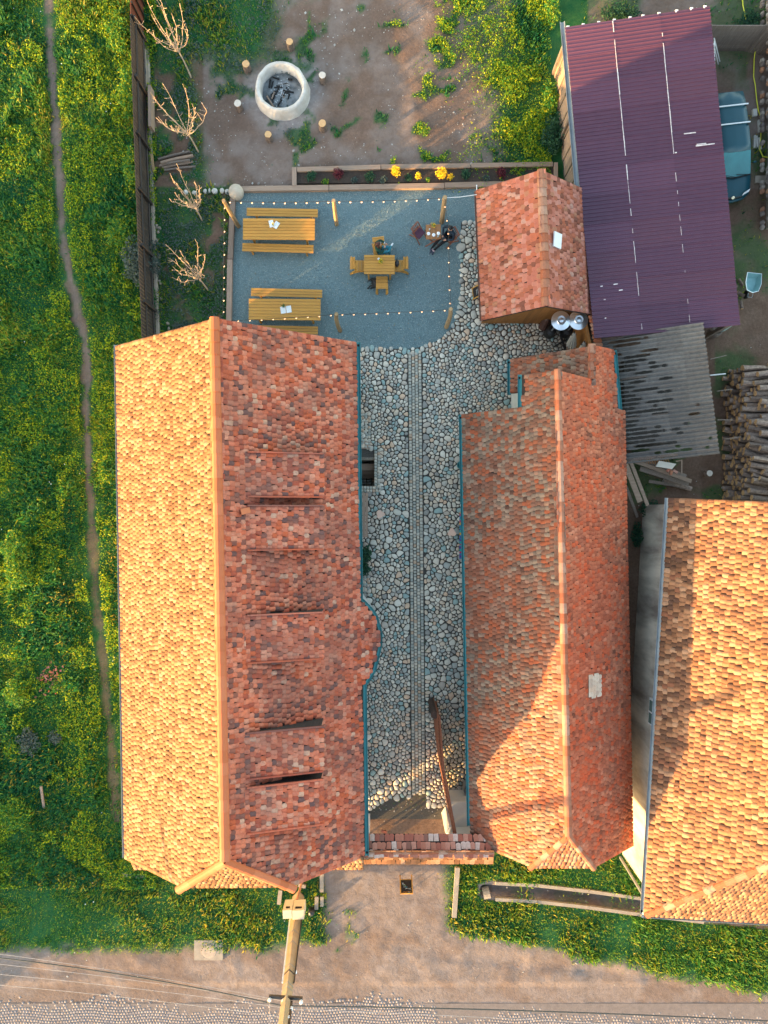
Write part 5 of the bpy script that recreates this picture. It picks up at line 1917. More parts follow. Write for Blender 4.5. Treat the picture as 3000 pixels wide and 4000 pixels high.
def pine_chair(c, rot, label, back=True):
    """seat centre at c, facing local +y"""
    t_ = thing('pine_chair', label, 'chair', (c.x, c.y, 0), rot, 'pine chairs round the square table')
    for i in range(3):
        box_obj('seat_slat', PINE, t_, (0, (i - 1) * .145, .44), (.46, .138, .03))
    for s in (-1, 1):
        one('leg', PINE, t_, lambda b_: b_.bar((s * .19, .18, 0), (s * .19, .18, .43), .05))
        one('leg', PINE, t_, lambda b_: b_.bar((s * .19, -.42, 0), (s * .19, -.16, .43), .055))
        one('back_upright', PINE, t_, lambda b_: b_.bar((s * .15, -.19, .44), (s * .17, -.31, .78), .045))
        one('side_rail', PINE, t_, lambda b_: b_.tube([(s * .22, .2, .40), (s * .23, -.1, .36), (s * .24, -.34, .18), (s * .245, -.42, .05)], .03, 5))
    bk = one('backrest', PINE, t_, lambda b_: b_.bar((-.25, -.30, .76), (.25, -.30, .76), .22, .03, up=(0, -.35, 1)))
    one('back_plank', PINE, t_, lambda b_: b_.bar((-.245, -.345, .87), (.245, -.345, .87), .05, .034, up=(0, -.35, 1)))
    return t_


pine_chair(W(1406, 1038, .45), R(-90), 'pine chair standing empty at the long table side of the square table')
pine_chair(W(1557, 1037, .45), R(90), 'pine chair with the black bag on its seat')
pine_chair(W(1492, 1099, .45), R(0), 'pine chair next to the black dog')
WCH = W(1481, 974, .45)
pine_chair(WCH, R(187), 'pine chair the woman in the green sweater sits on')

# bag
bc = W(1551, 1028, .6)
t = thing('black_bag', 'small black backpack on the seat of the pine chair', 'bag', (bc.x, bc.y, .47))
BAGM = mat('black_nylon', (0.012, 0.014, 0.018), (0.03, 0.03, 0.035), 9, 0.6)
one('bag_body', BAGM, t, lambda b_: b_.blob((0, 0, .12), (.09, .16, .13), 10, 7, 0, .05, 4), True)
one('front_pocket', BAGM, t, lambda b_: b_.blob((.03, -.03, .2), (.055, .1, .06), 8, 5, 0, .04, 5), True)
one('strap', BAGM, t, lambda b_: b_.tube([(-.02, .1, .2), (-.01, .17, .27), (0, .2, .2), (-.02, .14, .14)], .014, 5))

# folding table and chairs
FT = W(1693, 905, .72)
t = thing('folding_table', 'small slatted folding table set with coffee cups', 'table', (FT.x, FT.y, 0), R(1.5))
for i in range(12):
    box_obj('slat', TEAK, t, ((i - 5.5) * .0535, 0, .70), (.046, .62, .02))
for y_ in (-.28, .28):
    box_obj('frame_rail', TEAK, t, (0, y_, .68), (.62, .04, .03))
for y_ in (-.26, .26):
    one('leg', REDWOOD, t, lambda b_: b_.bar((-.30, y_ * 1.35, 0), (.26, y_, .67), .035))
    one('leg', REDWOOD, t, lambda b_: b_.bar((.30, y_ * 1.2, 0), (-.26, y_ * .9, .67), .035))
fz = .712
cup(W(1674, 913, fz), fz, 'white cup and saucer on the chair side of the folding table', .042, True)
cup(W(1712.5, 912, fz), fz, 'white cup and saucer nearest the person in the dark jacket', .042, True)
cup(W(1694, 918, fz), fz, 'small blue-rimmed white dish in the middle of the folding table', .036, True)
bouquet(W(1692, 884, fz), fz, .11, 'yellow and green flower bunch at the edge of the folding table', 11, n=80)
GLASS = mat('tumbler_glass', (0.55, 0.62, 0.64), None, 5, 0.05, spec=0.9)
for (u, v, lab) in ((1678, 898, 'clear glass nearest the flowers on the folding table'), (1711, 924, 'clear glass near the front corner of the folding table')):
    p = W(u, v, fz)
    tag(one('tumbler', GLASS, None, lambda b_: b_.lathe([(.025, 0), (.03, .1), (.027, .1), (.022, .01), (0, .01)], n=12), True, loc=(p.x, p.y, fz)), lab, 'glass')


def folding_chair(c, rot, label, cushion=True):
    t_ = thing('folding_chair', label, 'chair', (c.x, c.y, 0), rot, 'folding chairs at the small table')
    for s in (-1, 1):
        one('leg', REDWOOD, t_, lambda b_: b_.bar((s * .21, .30, 0), (s * .20, -.22, .86), .035))
        one('leg', REDWOOD, t_, lambda b_: b_.bar((s * .17, -.34, 0), (s * .17, .20, .45), .035))
    for i in range(6):
        box_obj('seat_slat', REDWOOD, t_, (0, -.17 + i * .073, .44), (.40, .05, .018))
    for z in (.58, .84):
        one('back_rail', REDWOOD, t_, lambda b_: b_.bar((-.21, -.06 - (z - .45) * .48, z), (.21, -.06 - (z - .45) * .48, z), .05, .025))
    for i in range(4):
        x_ = -.12 + i * .08
        one('back_slat', REDWOOD, t_, lambda b_: b_.bar((x_, -.12, .58), (x_, -.245, .84), .025))
    if cushion:
        one('cushion', mat('plum_cushion', (0.085, 0.035, 0.06), (0.06, 0.025, 0.045), 12, 0.9, .2), t_, lambda b_: b_.box((0, .01, .468), (.40, .40, .035)))
    return t_


folding_chair(W(1634, 909, .45), R(-131), 'empty folding chair with a plum cushion')
folding_chair(W(1762, 926, .45), R(118), 'folding chair under the person in the dark jacket', False)


# ---------------------------------------------------------------- chalk boards
def squiggle(mb, x, y, z, w_, h_, rs, n=9):
    pts = [(x + w_ * i / n, y + rs.uniform(-h_, h_) / 2, z) for i in range(n + 1)]
    mb.tube(pts, .006, 4)


def chalkboard(c, rot, tilt, w_, h_, label, legs=.25):
    """easel: stands at c, its face looks along local +y and leans back by its tilt from the level"""
    t_ = thing('chalkboard', label, 'sign', (c.x, c.y, 0), rot)
    CB = mat('blackboard', (0.018, 0.014, 0.014), (0.012, 0.01, 0.01), 9, .7)
    ct, st2 = math.cos(tilt), math.sin(tilt)
    zc = (h_ / 2 + legs) * st2
    nrm = Vector((0, st2, ct))
    f = lambda x_, y_, z_=0: Vector((x_, -y_ * ct + z_ * st2, zc + y_ * st2 + z_ * ct))
    pn = one('board', CB, t_, lambda b_: b_.bar(f(0, -h_ / 2), f(0, h_ / 2), w_, .015, up=nrm))
    for s in (-1, 1):
        one('frame_side', PINE_Y, t_, lambda b_: b_.bar(f(s * (w_ / 2 + .02), -h_ / 2 - legs, .005), f(s * (w_ / 2 + .02), h_ / 2 + .03, .005), .045, .03, up=nrm))
        one('frame_rail', PINE_Y, t_, lambda b_: b_.bar(f(-w_ / 2, s * (h_ / 2 + .01), .006), f(w_ / 2, s * (h_ / 2 + .01), .006), .03, .045, up=nrm))
        one('rear_leg', PINE_Y, t_, lambda b_: b_.bar(f(s * w_ / 2 * .95, h_ / 2, -.02), (s * w_ / 2 * .95, -h_ * .62, 0), .03))
    return t_, pn, f


cbc = W(1587, 3462, .5)
cb, pn, f = chalkboard(cbc, R(1), R(68), .46, .66, 'chalkboard easel with coloured writing standing on the drive before the gateway')
cols = [('chalk_white', (0.75, 0.76, 0.78)), ('chalk_green', (0.35, 0.6, 0.35)), ('chalk_blue', (0.15, 0.6, 0.7)), ('chalk_orange', (0.8, 0.35, 0.05))]


def board_text(body, x, y, size, colr, parent, f, name):
    cu = bpy.data.curves.new(name, 'FONT')
    cu.body = body
    cu.size = size
    cu.extrude = 0.001
    cu.align_x = 'LEFT'
    ob = bpy.data.objects.new(name, cu)
    COL.objects.link(ob)
    ob.parent = parent
    p = f(x, y, .012)
    M3 = (f(1, 0) - f(0, 0), f(0, 1) - f(0, 0))
    X_, Y_ = -M3[0], -M3[1]
    Z_ = X_.cross(Y_).normalized()
    ob.matrix_basis = Matrix([[X_.x, Y_.x, Z_.x, p.x], [X_.y, Y_.y, Z_.y, p.y], [X_.z, Y_.z, Z_.z, p.z], [0, 0, 0, 1]])
    cu.materials.append(mat(colr[0], colr[1], colr[1], 30, .9))
    return ob


rs = random.Random(2)


def chalk_line(x, y, w_, h_, ci):
    """line of illegible chalk handwriting"""
    m_ = MB()
    n_ = int(w_ / .012)
    pts = [f(x + w_ * i / n_, y + (h_ if i % 2 else -h_) * rs.uniform(.2, .6), .011) for i in range(n_ + 1)]
    m_.tube(pts, .0045, 4)
    m_.build('chalk_line', mat(cols[ci][0], cols[ci][1], cols[ci][1], 30, .9), pn)


chalk_line(-.17, -0.16, .07, .09, 0)
chalk_line(-.14, -0.11, .08, .03, 0)
chalk_line(-.14, -0.065, .13, .03, 1)
chalk_line(-.13, 0.015, .09, .03, 0)
chalk_line(-.04, 0.02, .09, .03, 2)
chalk_line(-.04, 0.1, .2, .035, 0)
chalk_line(.15, 0.12, .04, .07, 0)
chalk_line(-.12, 0.265, .15, .05, 3)
chalk_line(.06, 0.255, .12, .05, 3)
chalk_line(.08, 0.28, .05, .02, 2)
cb2, pn, f = chalkboard(W(1864, 1135, .45), R(97), R(62), .42, .50, 'chalkboard easel leaning by the long side of the tiled garden shed', .1)
chalk_line(-.12, .1, .2, .03, 0)
chalk_line(-.12, 0, .2, .03, 0)

# ---------------------------------------------------------------- court furniture
t = thing('slatted_bench', 'grey three-plank bench against the farmhouse wall below the cellar stair', 'bench', W(1423, 2012))
for i in range(3):
    box_obj('seat_plank', GREYWOOD_Y, t, ((i - 1) * .115, 0, .45), (.105, 1.9, .04))
for y_ in (-.75, .75):
    for x_ in (-.1, .1):
        one('leg', GREYWOOD_Y, t, lambda b_: b_.bar((x_, y_, 0), (x_, y_, .43), .06))


def tri_stool(c, rot, label):
    t_ = thing('three_legged_stool', label, 'stool', (c.x, c.y, 0), rot, 'three-legged stools in the court')
    pts = []
    for k_ in range(18):
        a = 2 * math.pi * k_ / 18
        r_ = .165 + .035 * math.cos(3 * a)
        pts.append((r_ * math.cos(a), r_ * math.sin(a)))
    one('seat', mat('pinkish_beech', (0.62, 0.42, 0.33), (0.56, 0.36, 0.28), 3, .7), t_, lambda b_: b_.prism(pts, .42, .455))
    for k_ in range(3):
        a = 2 * math.pi * k_ / 3
        one('leg', POSTWOOD, t_, lambda b_: b_.tube([(.21 * math.cos(a), .21 * math.sin(a), 0), (.13 * math.cos(a), .13 * math.sin(a), .43)], .02, 6))


tri_stool(W(1486, 2009, .45), R(0), 'three-legged stool near the slatted bench')
tri_stool(W(1765, 2080, .45), R(90), 'three-legged stool near the striped rug bench')
t = thing('wall_bush', 'dark green bush in the angle of the farmhouse wall and the paving', 'bush', W(1427, 2180))
leaf_cloud('foliage', t, (0, .15, .35), (.28, .42, .4), 700, .05, LEAF_DK, 21)
leaf_cloud('foliage', t, (-.02, -.45, .3), (.25, .3, .35), 420, .05, LEAF_DK, 22)
one('stem', BARK, t, lambda b_: b_.tube([(0, 0, 0), (0, .1, .5)], .03, 6))
t = thing('rug_bench', 'low bench with a striped woven rug under the eave of the middle house', 'bench', W(1801, 2090))
one('seat', POSTWOOD, t, lambda b_: b_.box((.1, 0, .42), (.36, 2.0, .04)))
for y_ in (-.8, .8):
    one('leg', POSTWOOD, t, lambda b_: b_.bar((.1, y_, 0), (.1, y_, .4), .2, .06))
cl = [(0.02, 0.16, 0.30), (0.38, 0.03, 0.12), (0.10, 0.05, 0.25), (0.55, 0.28, 0.05), (0.03, 0.28, 0.27)]
rug = thing('woven_rug', 'striped rug of pink, blue and orange bands on the low bench', 'rug', (W(1801, 2090).x, W(1801, 2090).y, .445))
y_ = -1.0
i = 0
while y_ < .98:
    h_ = random.choice((.05, .08, .11))
    one('stripe', mat('rug_colour_%d' % (i % 5), cl[i % 5], None, 30, .95), rug, lambda b_: b_.box((.09, y_ + h_ / 2, .008), (.42, h_, .016)))
    y_ += h_
    i = (i + random.choice((1, 2, 3))) % 5
for (u, v, r_, h_, m_, nme, lab) in ((1796, 1819, .17, .5, TEAL, 'plant_pot', 'teal round pot half under the gutter of the middle house'),
                                    (1822, 3060, .22, .7, ZINC, 'metal_drum', 'grey drum under the eave by the white porch'),
                                    (1818, 2768, .12, .9, COPPER, 'rain_barrel', 'reddish barrel under the eave near the gate leaf end')):
    p = W(u, v)
    tag(one(nme, m_, None, lambda b_: b_.lathe([(r_ * .8, 0), (r_, h_ * .9), (r_, h_), (r_ * .85, h_), (r_ * .8, h_ * .8), (0, h_ * .8)], n=16), True, loc=p), lab, 'pot')
t = thing('rusty_bracket', 'short rusty iron stand on the dirt behind the gateway', 'stand', W(1500, 3245))
one('plate', RUST, t, lambda b_: b_.box((0, .12, .35), (.24, .10, .05), R(-15)))
one('stem', RUST, t, lambda b_: b_.bar((.04, -.02, 0), (.04, .08, .35), .09))

# patio heaters, folded parasols and clutter beside the shed
for (u, v, lab) in ((2192, 1251, 'polished steel patio heater whose round top is nearest the gravel'), (2261, 1249, 'polished steel patio heater whose round top touches the tile-capped wall')):
    p = W(u, v, 2.2)
    t = thing('patio_heater', lab, 'heater', (p.x, p.y, 0), 0, 'patio heaters beside the garden shed')
    one('reflector', CHROME, t, lambda b_: b_.lathe([(.385, 2.14), (.39, 2.15), (.19, 2.215), (.185, 2.25), (.17, 2.262), (.10, 2.25), (.0, 2.27)], n=32), False)
    one('reflector_underside', CHROME, t, lambda b_: b_.lathe([(0, 2.12), (.385, 2.138)], n=32))
    one('burner', CHROME, t, lambda b_: b_.tube([(0, 0, 1.85), (0, 0, 2.12)], .09, 14))
    one('mast', CHROME, t, lambda b_: b_.tube([(0, 0, .5), (0, 0, 1.85)], .035, 10))
    one('base', BLACK, t, lambda b_: b_.lathe([(.24, 0), (.24, .1), (.2, .55), (0, .6)], n=16))
for (u, v, du, dv, lab) in ((2243, 1302, .3, .4, 'folded ivory parasol leaning below the patio heaters'), (2282, 1338, .25, .35, 'folded ivory parasol by the ridge of the middle house')):
    a, b2 = W(u, v, 2.0), W(u - 12, v + 48, 1.2)
    t = thing('folded_parasol', lab, 'parasol', (0, 0, 0), 0, 'folded parasols beside the heaters')
    d = (b2 - a)
    n_ = 11
    vs = []
    z_ = d.normalized()
    x_ = Vector((1, .2, 0)).normalized()
    y2 = z_.cross(x_)
    for L_, r_ in ((0, .05), (.35, .14), (.85, .22)):
        for k_ in range(2 * n_):
            an = math.pi * k_ / n_
            rr_ = r_ * (1 if k_ % 2 else .68)
            vs.append(a + z_ * L_ + x_ * math.cos(an) * rr_ + y2 * math.sin(an) * rr_)
    fs = []
    for L_ in range(2):
        for k_ in range(2 * n_):
            fs.append((L_ * 2 * n_ + k_, L_ * 2 * n_ + (k_ + 1) % (2 * n_), (L_ + 1) * 2 * n_ + (k_ + 1) % (2 * n_), (L_ + 1) * 2 * n_ + k_))
    fs.append(tuple(range(2 * n_)))
    one('canopy', CANVAS, t, lambda b_: b_.add(vs, fs))
    one('pole', BLACK, t, lambda b_: b_.tube([a - z_ * .12, a + z_ * 1.0, Vector((b2.x - .1, b2.y - .1, 0))], .022, 7))
    one('tie', BLACK, t, lambda b_: b_.bar(a + z_ * .1 - x_ * .14, a + z_ * .1 + x_ * .12, .03))
t = thing('parasol_stand', 'black cross-shaped parasol stand on the cobbles below the heaters', 'stand', W(2190, 1345))
one('arm', BLACK, t, lambda b_: b_.bar((-.35, -.15, .15), (.25, .18, .15), .07, .06))
one('arm', BLACK, t, lambda b_: b_.bar((-.05, .35, .18), (.2, -.4, .18), .09, .06))
t = thing('stovepipe', 'brown ribbed metal pipe lying by the shed wall', 'pipe', W(2125, 1262))
one('pipe', mat('brown_enamel', (0.09, 0.045, 0.035), (0.06, 0.03, 0.025), 4, .4), t, lambda b_: b_.tube([(-.1, -.25, .15), (.0, .05, .6), (.12, .2, 1.0)], [.19, .17, .14], 12))
t = thing('black_grill', 'black rounded kettle grill beside the brown pipe', 'grill', W(2165, 1285))
one('kettle', BLACK, t, lambda b_: b_.blob((0, 0, .7), (.26, .26, .22), 14, 8), True)
for k_ in range(3):
    a = 2.1 * k_
    one('leg', BLACK, t, lambda b_: b_.tube([(.3 * math.cos(a), .3 * math.sin(a), 0), (.14 * math.cos(a), .14 * math.sin(a), .6)], .015, 5))


# ================================================================ PEOPLE AND DOG
def skin_body(name, chains, parent, mats, regions, scale=1.0, sub=2):
    """one continuous body grown round connected joints. chains: list of lists of (key, pos, radius); shared keys join.
    regions: function(centre, nearest edge name) -> material index"""
    keys, pos, rad, edges, names = {}, [], [], [], []
    for cname, ch in chains:
        prev = None
        for it in ch:
            k_ = it[0]
            if k_ not in keys:
                keys[k_] = len(pos)
                pos.append(Vector(it[1]))
                rad.append(it[2])
            if prev is not None:
                edges.append((keys[prev], keys[k_]))
                names.append(cname)
            prev = k_
    me_ = bpy.data.meshes.new(name)
    me_.from_pydata([tuple(p) for p in pos], edges, [])
    ob = bpy.data.objects.new(name, me_)
    COL.objects.link(ob)
    md = ob.modifiers.new('skin', 'SKIN')
    md.use_smooth_shade = True
    sv = me_.skin_vertices[0].data
    for i, r_ in enumerate(rad):
        rr_ = r_ if hasattr(r_, '__len__') else (r_, r_)
        sv[i].radius = rr_
        sv[i].use_root = (i == 0)
    sb = ob.modifiers.new('sub', 'SUBSURF')
    sb.levels = sub
    sb.render_levels = sub
    dg = bpy.context.evaluated_depsgraph_get()
    dg.update()
    m2 = bpy.data.meshes.new_from_object(ob.evaluated_get(dg))
    bpy.data.objects.remove(ob)
    m2.materials.clear()
    for m in mats:
        m2.materials.append(m)
    A = np.array([pos[a] for a, b_ in edges])
    B = np.array([pos[b_] for a, b_ in edges])
    for p in m2.polygons:
        c = np.array(p.center)
        d = B - A
        t_ = np.clip(((c - A) * d).sum(1) / (d * d).sum(1), 0, 1)
        dist = np.linalg.norm(A + d * t_[:, None] - c, axis=1)
        j = int(dist.argmin())
        p.material_index = regions(names[j], t_[j], c)
        p.use_smooth = True
    m2.name = name
    return link(name, m2, parent)


SKIN = mat('skin', (0.58, 0.32, 0.22), (0.52, 0.28, 0.19), 8, .55)
SWEATER = mat('dark_green_wool', (0.012, 0.055, 0.040), (0.008, 0.04, 0.03), 12, .9, .3)
JEANS = mat('teal_denim', (0.03, 0.19, 0.25), (0.02, 0.14, 0.20), 9, .85, .2)
HAIR_B = mat('chestnut_hair', (0.085, 0.028, 0.02), (0.05, 0.018, 0.014), 14, .5)
HAIR_K = mat('black_hair', (0.010, 0.009, 0.010), None, 14, .45)
JACKET = mat('midnight_blue_jacket', (0.010, 0.022, 0.040), (0.006, 0.014, 0.026), 9, .8, .2)
LEGGING = mat('black_leggings', (0.008, 0.008, 0.011), None, 9, .8)
SHOE_W = mat('white_trainer', (0.75, 0.78, 0.80), (0.66, 0.7, 0.72), 14, .6)
SHOE_D = mat('navy_trainer', (0.02, 0.03, 0.06), (0.04, 0.04, 0.07), 14, .6)


def hand(parent, wrist, d, m=SKIN, curl=0.35):
    """palm with five fingers pointing along d"""
    d = Vector(d).normalized()
    side = d.cross(Vector((0, 0, 1))).normalized()
    hd = one('hand', m, parent, lambda b_: b_.blob(wrist + d * .045, (.036, .036, .018), 8, 5), True)
    fm = MB()
    for i in range(4):
        o_ = side * ((i - 1.5) * .018)
        L_ = (.055, .065, .062, .048)[i]
        p0 = wrist + d * .075 + o_
        fm.tube([p0, p0 + d * L_ * .55 + Vector((0, 0, -.006)), p0 + d * L_ + Vector((0, 0, -.022 - curl * .02))], [.009, .008, .006], 6)
    p0 = wrist + d * .03 + side * .035
    fm.tube([p0, p0 + d * .03 + side * .015, p0 + d * .055 + side * .008 + Vector((0, 0, -.01))], [.011, .009, .007], 6)
    f_ = fm.build('fingers', m, hd, smooth=True)
    f_['kind'] = 'stuff'
    return hd


def person(label, loc, rot, sh_l, sh_r, el_l, el_r, wr_l, wr_r, kn_l, kn_r, an_l, an_r, ft_l, ft_r, head, face_dir, top_m, leg_m, shoe_m, hair_m, longhair, hip=(0, 0, .52), chest=(0, .0, .85), neck=(0, .0, 1.08)):
    """local frame: the person sits at the origin and looks along +y"""
    t_ = thing('person', label, 'person', loc, rot)
    hip, chest, neck = Vector(hip), Vector(chest), Vector(neck)
    head = Vector(head)
    mats_ = [top_m, leg_m, shoe_m, SKIN]
    ch = [
        ('torso', [('hip', hip, (.150, .125)), ('waist', (hip + chest) / 2, (.130, .105)), ('chest', chest, (.155, .115)), ('neckb', neck, (.075, .07))]),
        ('neck', [('neckb', neck, .07), ('nk', (neck + head) / 2, .05), ('head', head - Vector((0, 0, .04)), .062)]),
        ('head', [('head', head, .07), ('crown', head + Vector((0, 0, .05)), .075)]),
    ]
    for s, sh_, el, wr in (('l', sh_l, el_l, wr_l), ('r', sh_r, el_r, wr_r)):
        ch.append(('arm', [('chest', chest, .13), ('sh' + s, Vector(sh_), .068), ('el' + s, Vector(el), .050), ('wr' + s, Vector(wr), .036)]))
    for s, kn, an, ft in (('l', kn_l, an_l, ft_l), ('r', kn_r, an_r, ft_r)):
        hx = hip + Vector((-.10 if s == 'l' else .10, .05, -.02))
        ch.append(('leg', [('hip', hip, .14), ('hx' + s, hx, .098), ('kn' + s, Vector(kn), .068), ('an' + s, Vector(an), .044)]))
        ch.append(('foot', [('an' + s, Vector(an), .042), ('hl' + s, Vector(an) * .8 + Vector(ft) * .2 + Vector((0, 0, -.03)), .043), ('ft' + s, Vector(ft), .036)]))

    def reg(nme, tt, c):
        return {'torso': 0, 'arm': 0, 'leg': 1, 'foot': 2, 'neck': 3, 'head': 3}[nme]
    skin_body('body', ch, t_, mats_, reg)
    fd = Vector(face_dir).normalized()
    sd_ = fd.cross(Vector((0, 0, 1))).normalized()
    upv = sd_.cross(fd).normalized()
    fh = one('face', SKIN, t_, lambda b_: b_.blob(head + fd * .012, (.080, .088, .112), 14, 9), True)
    one('nose', SKIN, fh, lambda b_: b_.blob(head + fd * .105 - upv * .01, (.014, .016, .022), 7, 5), True)
    for s in (-1, 1):
        one('eye', HAIR_K, fh, lambda b_: b_.blob(head + fd * .088 + sd_ * s * .032 + upv * .015, (.012, .012, .007), 7, 4), True)
        one('ear', SKIN, fh, lambda b_: b_.blob(head + sd_ * s * .084, (.012, .02, .03), 7, 5), True)
    one('mouth', mat('lips', (0.42, 0.12, 0.11), None, 9, .5), fh, lambda b_: b_.bar(head + fd * .088 - upv * .05 - sd_ * .02, head + fd * .088 - upv * .05 + sd_ * .02, .008))
    hr = MB()
    hr.blob(head - fd * .022 + upv * .028, (.092, .092, .110), 14, 9, 0, .02, 3)
    if longhair:
        hr.tube([head - fd * .04 + upv * .05, head - fd * .08 - upv * .05, head - fd * .085 - Vector((0, 0, .17)), head - fd * .07 - Vector((0, 0, .30))], [.07, .085, .08, .045], 10)
        hr.tube([head - sd_ * .06 + upv * .03, head - sd_ * .085 - upv * .08, head - sd_ * .09 + fd * .03 - Vector((0, 0, .22))], [.04, .038, .022], 8)
        hr.tube([head + sd_ * .06 + upv * .03, head + sd_ * .085 - upv * .08, head + sd_ * .09 + fd * .03 - Vector((0, 0, .22))], [.04, .038, .022], 8)
    else:
        hr.blob(head - fd * .11 + upv * .05, (.04, .04, .04), 9, 6)
    hr.build('hair', hair_m, t_, smooth=True)
    for wr, el in ((wr_l, el_l), (wr_r, el_r)):
        hand(t_, Vector(wr), Vector(wr) - Vector(el))
    return t_


# woman in green, looking east over the square table's corner
wc = W(1476, 980, .5)
wo = person('person in a dark green sweater and teal jeans sitting sideways on the pine chair', (wc.x, wc.y, 0), R(-78),
            sh_l=(-.18, -.02, 1.0), sh_r=(.17, .0, 1.0), el_l=(-.30, .18, .84), el_r=(.24, .14, .80), wr_l=(-.16, .34, .78), wr_r=(.05, .26, .80),
            kn_l=(-.06, .46, .56), kn_r=(.14, .44, .54), an_l=(.16, .50, .10), an_r=(-.14, .60, .34), ft_l=(.20, .64, .04), ft_r=(-.25, .72, .36),
            head=(0, .05, 1.23), face_dir=(.35, .9, -.25), top_m=SWEATER, leg_m=JEANS, shoe_m=SHOE_W, hair_m=HAIR_B, longhair=True)
one('cuff', WHITE, wo, lambda b_: b_.tube([(-.185, .305, .792), (-.165, .332, .783)], .042, 9))
# person in the dark jacket
pc2 = W(1757, 916, .5)
po = person('person in a dark blue jacket and black leggings with legs stretched out', (pc2.x, pc2.y, 0), R(128),
            sh_l=(-.21, .0, 1.0), sh_r=(.21, -.02, 1.0), el_l=(-.33, .10, .74), el_r=(.33, .12, .76), wr_l=(-.14, .30, .66), wr_r=(.12, .30, .68),
            kn_l=(-.08, .50, .50), kn_r=(.12, .50, .52), an_l=(-.02, .86, .12), an_r=(.10, .88, .14), ft_l=(-.12, 1.02, .06), ft_r=(-.02, 1.05, .05),
            head=(0, .06, 1.26), face_dir=(.05, .8, -.55), top_m=JACKET, leg_m=LEGGING, shoe_m=SHOE_D, hair_m=HAIR_K, longhair=False)
one('jacket_hem', JACKET, po, lambda b_: b_.lathe([(.20, .42), (.215, .50), (.19, .66)], (0, .04, 0), 16), True)
one('phone', BLACK, po, lambda b_: b_.box((0, .37, .68), (.08, .15, .012)))
for x_ in (-.02, .10):
    one('sock', mat('pink_sock', (0.60, 0.42, 0.44), None, 9, .9), po, lambda b_: b_.tube([(x_, .84, .15), (x_ - .01, .88, .12)], .05, 8))

# dog
dogc = W(1464, 1096, .15)
FUR = mat('black_fur', (0.010, 0.011, 0.013), (0.018, 0.02, 0.022), 20, .6, .4, 60)
t = thing('dog', 'black dog lying between the square table and the pine chair', 'dog', (dogc.x, dogc.y, 0))
ch = [('b', [('rump', (.0, .13, .16), (.13, .12)), ('loin', (.03, .02, .17), (.125, .12)), ('chest', (.02, -.15, .17), (.145, .13)), ('neck', (.10, -.24, .22), .085), ('head', (.19, -.25, .20), .075),
             ('muz', (.29, -.22, .16), .04)]),
      ('b', [('rump', (0, .13, .16), .12), ('t1', (-.09, .11, .10), .03), ('t2', (-.22, .04, .06), .022), ('t3', (-.33, -.01, .05), .012)]),
      ('b', [('rump', (0, .13, .16), .12), ('k1', (-.14, .03, .12), .055), ('k2', (-.06, -.06, .06), .035), ('k3', (-.18, -.09, .035), .028)]),
      ('b', [('chest', (.02, -.15, .17), .13), ('f1', (-.10, -.20, .10), .045), ('f2', (-.20, -.19, .05), .03), ('f3', (-.27, -.28, .035), .027), ('f4', (-.33, -.31, .03), .027)]),
      ('b', [('chest', (.02, -.15, .17), .13), ('g1', (-.07, -.26, .09), .045), ('g2', (-.15, -.29, .045), .03), ('g3', (-.2, -.33, .03), .026)])]
skin_body('body', ch, t, [FUR], lambda a, b_, c: 0)
for s in (-1, 1):
    one('ear', FUR, t, lambda b_: b_.blob((.15, -.25 + s * .065, .25), (.03, .022, .04), 7, 5), True)

# ================================================================ CAR
car = thing('estate_car', 'dark teal estate car with two roof bars parked half under the purple roof', 'car', (14.52, 15.5, 0), R(180 + 6.5))


# local frame: +y to the front, x across
def loft(sections, m, name, parent, smooth=True, close=True):
    """sections: (y, [(x, z) ... ]) half outline from the bottom outside to the top middle"""
    vs, fs = [], []
    n_ = None
    for y_, half in sections:
        full = [(-x_, z_) for x_, z_ in half] + [(x_, z_) for x_, z_ in half[::-1]]
        n_ = len(full)
        vs += [(x_, y_, z_) for x_, z_ in full]
    for i in range(len(sections) - 1):
        for k_ in range(n_):
            fs.append((i * n_ + k_, i * n_ + (k_ + 1) % n_, (i + 1) * n_ + (k_ + 1) % n_, (i + 1) * n_ + k_))
    if close:
        fs.append(tuple(range(n_)))
        fs.append(tuple(range((len(sections) - 1) * n_, len(sections) * n_))[::-1])
    return one(name, m, parent, lambda b_: b_.add(vs, fs), smooth)


secs = []
for (y_, w_, zt_, zb_, sh_) in ((-2.15, .70, .86, .40, .80), (-2.10, .76, .92, .32, .86), (-1.6, .82, .93, .28, .88), (-.5, .84, .93, .26, .88), (.6, .84, .92, .26, .86), (1.15, .83, .90, .26, .82),
                             (1.55, .82, .85, .28, .76), (1.95, .78, .77, .30, .68), (2.12, .68, .68, .34, .60), (2.19, .52, .60, .40, .54)):
    secs.append((y_, [(w_ * .93, zb_), (w_, (zb_ + sh_) / 2), (w_ * .985, sh_ - .05), (w_ * .90, sh_), (w_ * .6, zt_ - .012), (0.0, zt_)]))
loft(secs, CARPAINT, 'body', car)
gsec = []
for (y_, wb, wt, zt_) in ((-2.05, .70, .55, 1.02), (-1.88, .74, .57, 1.34), (-1.5, .76, .585, 1.42), (-.4, .77, .59, 1.45), (.35, .77, .585, 1.43), (.62, .76, .575, 1.38)):
    gsec.append((y_, [(wb, .86), (wb * .98, .98), (wt * 1.06, zt_ - .08), (wt * .98, zt_ - .02), (wt * .6, zt_), (0, zt_ + .01)]))
gh = loft(gsec, CARPAINT, 'cabin', car)
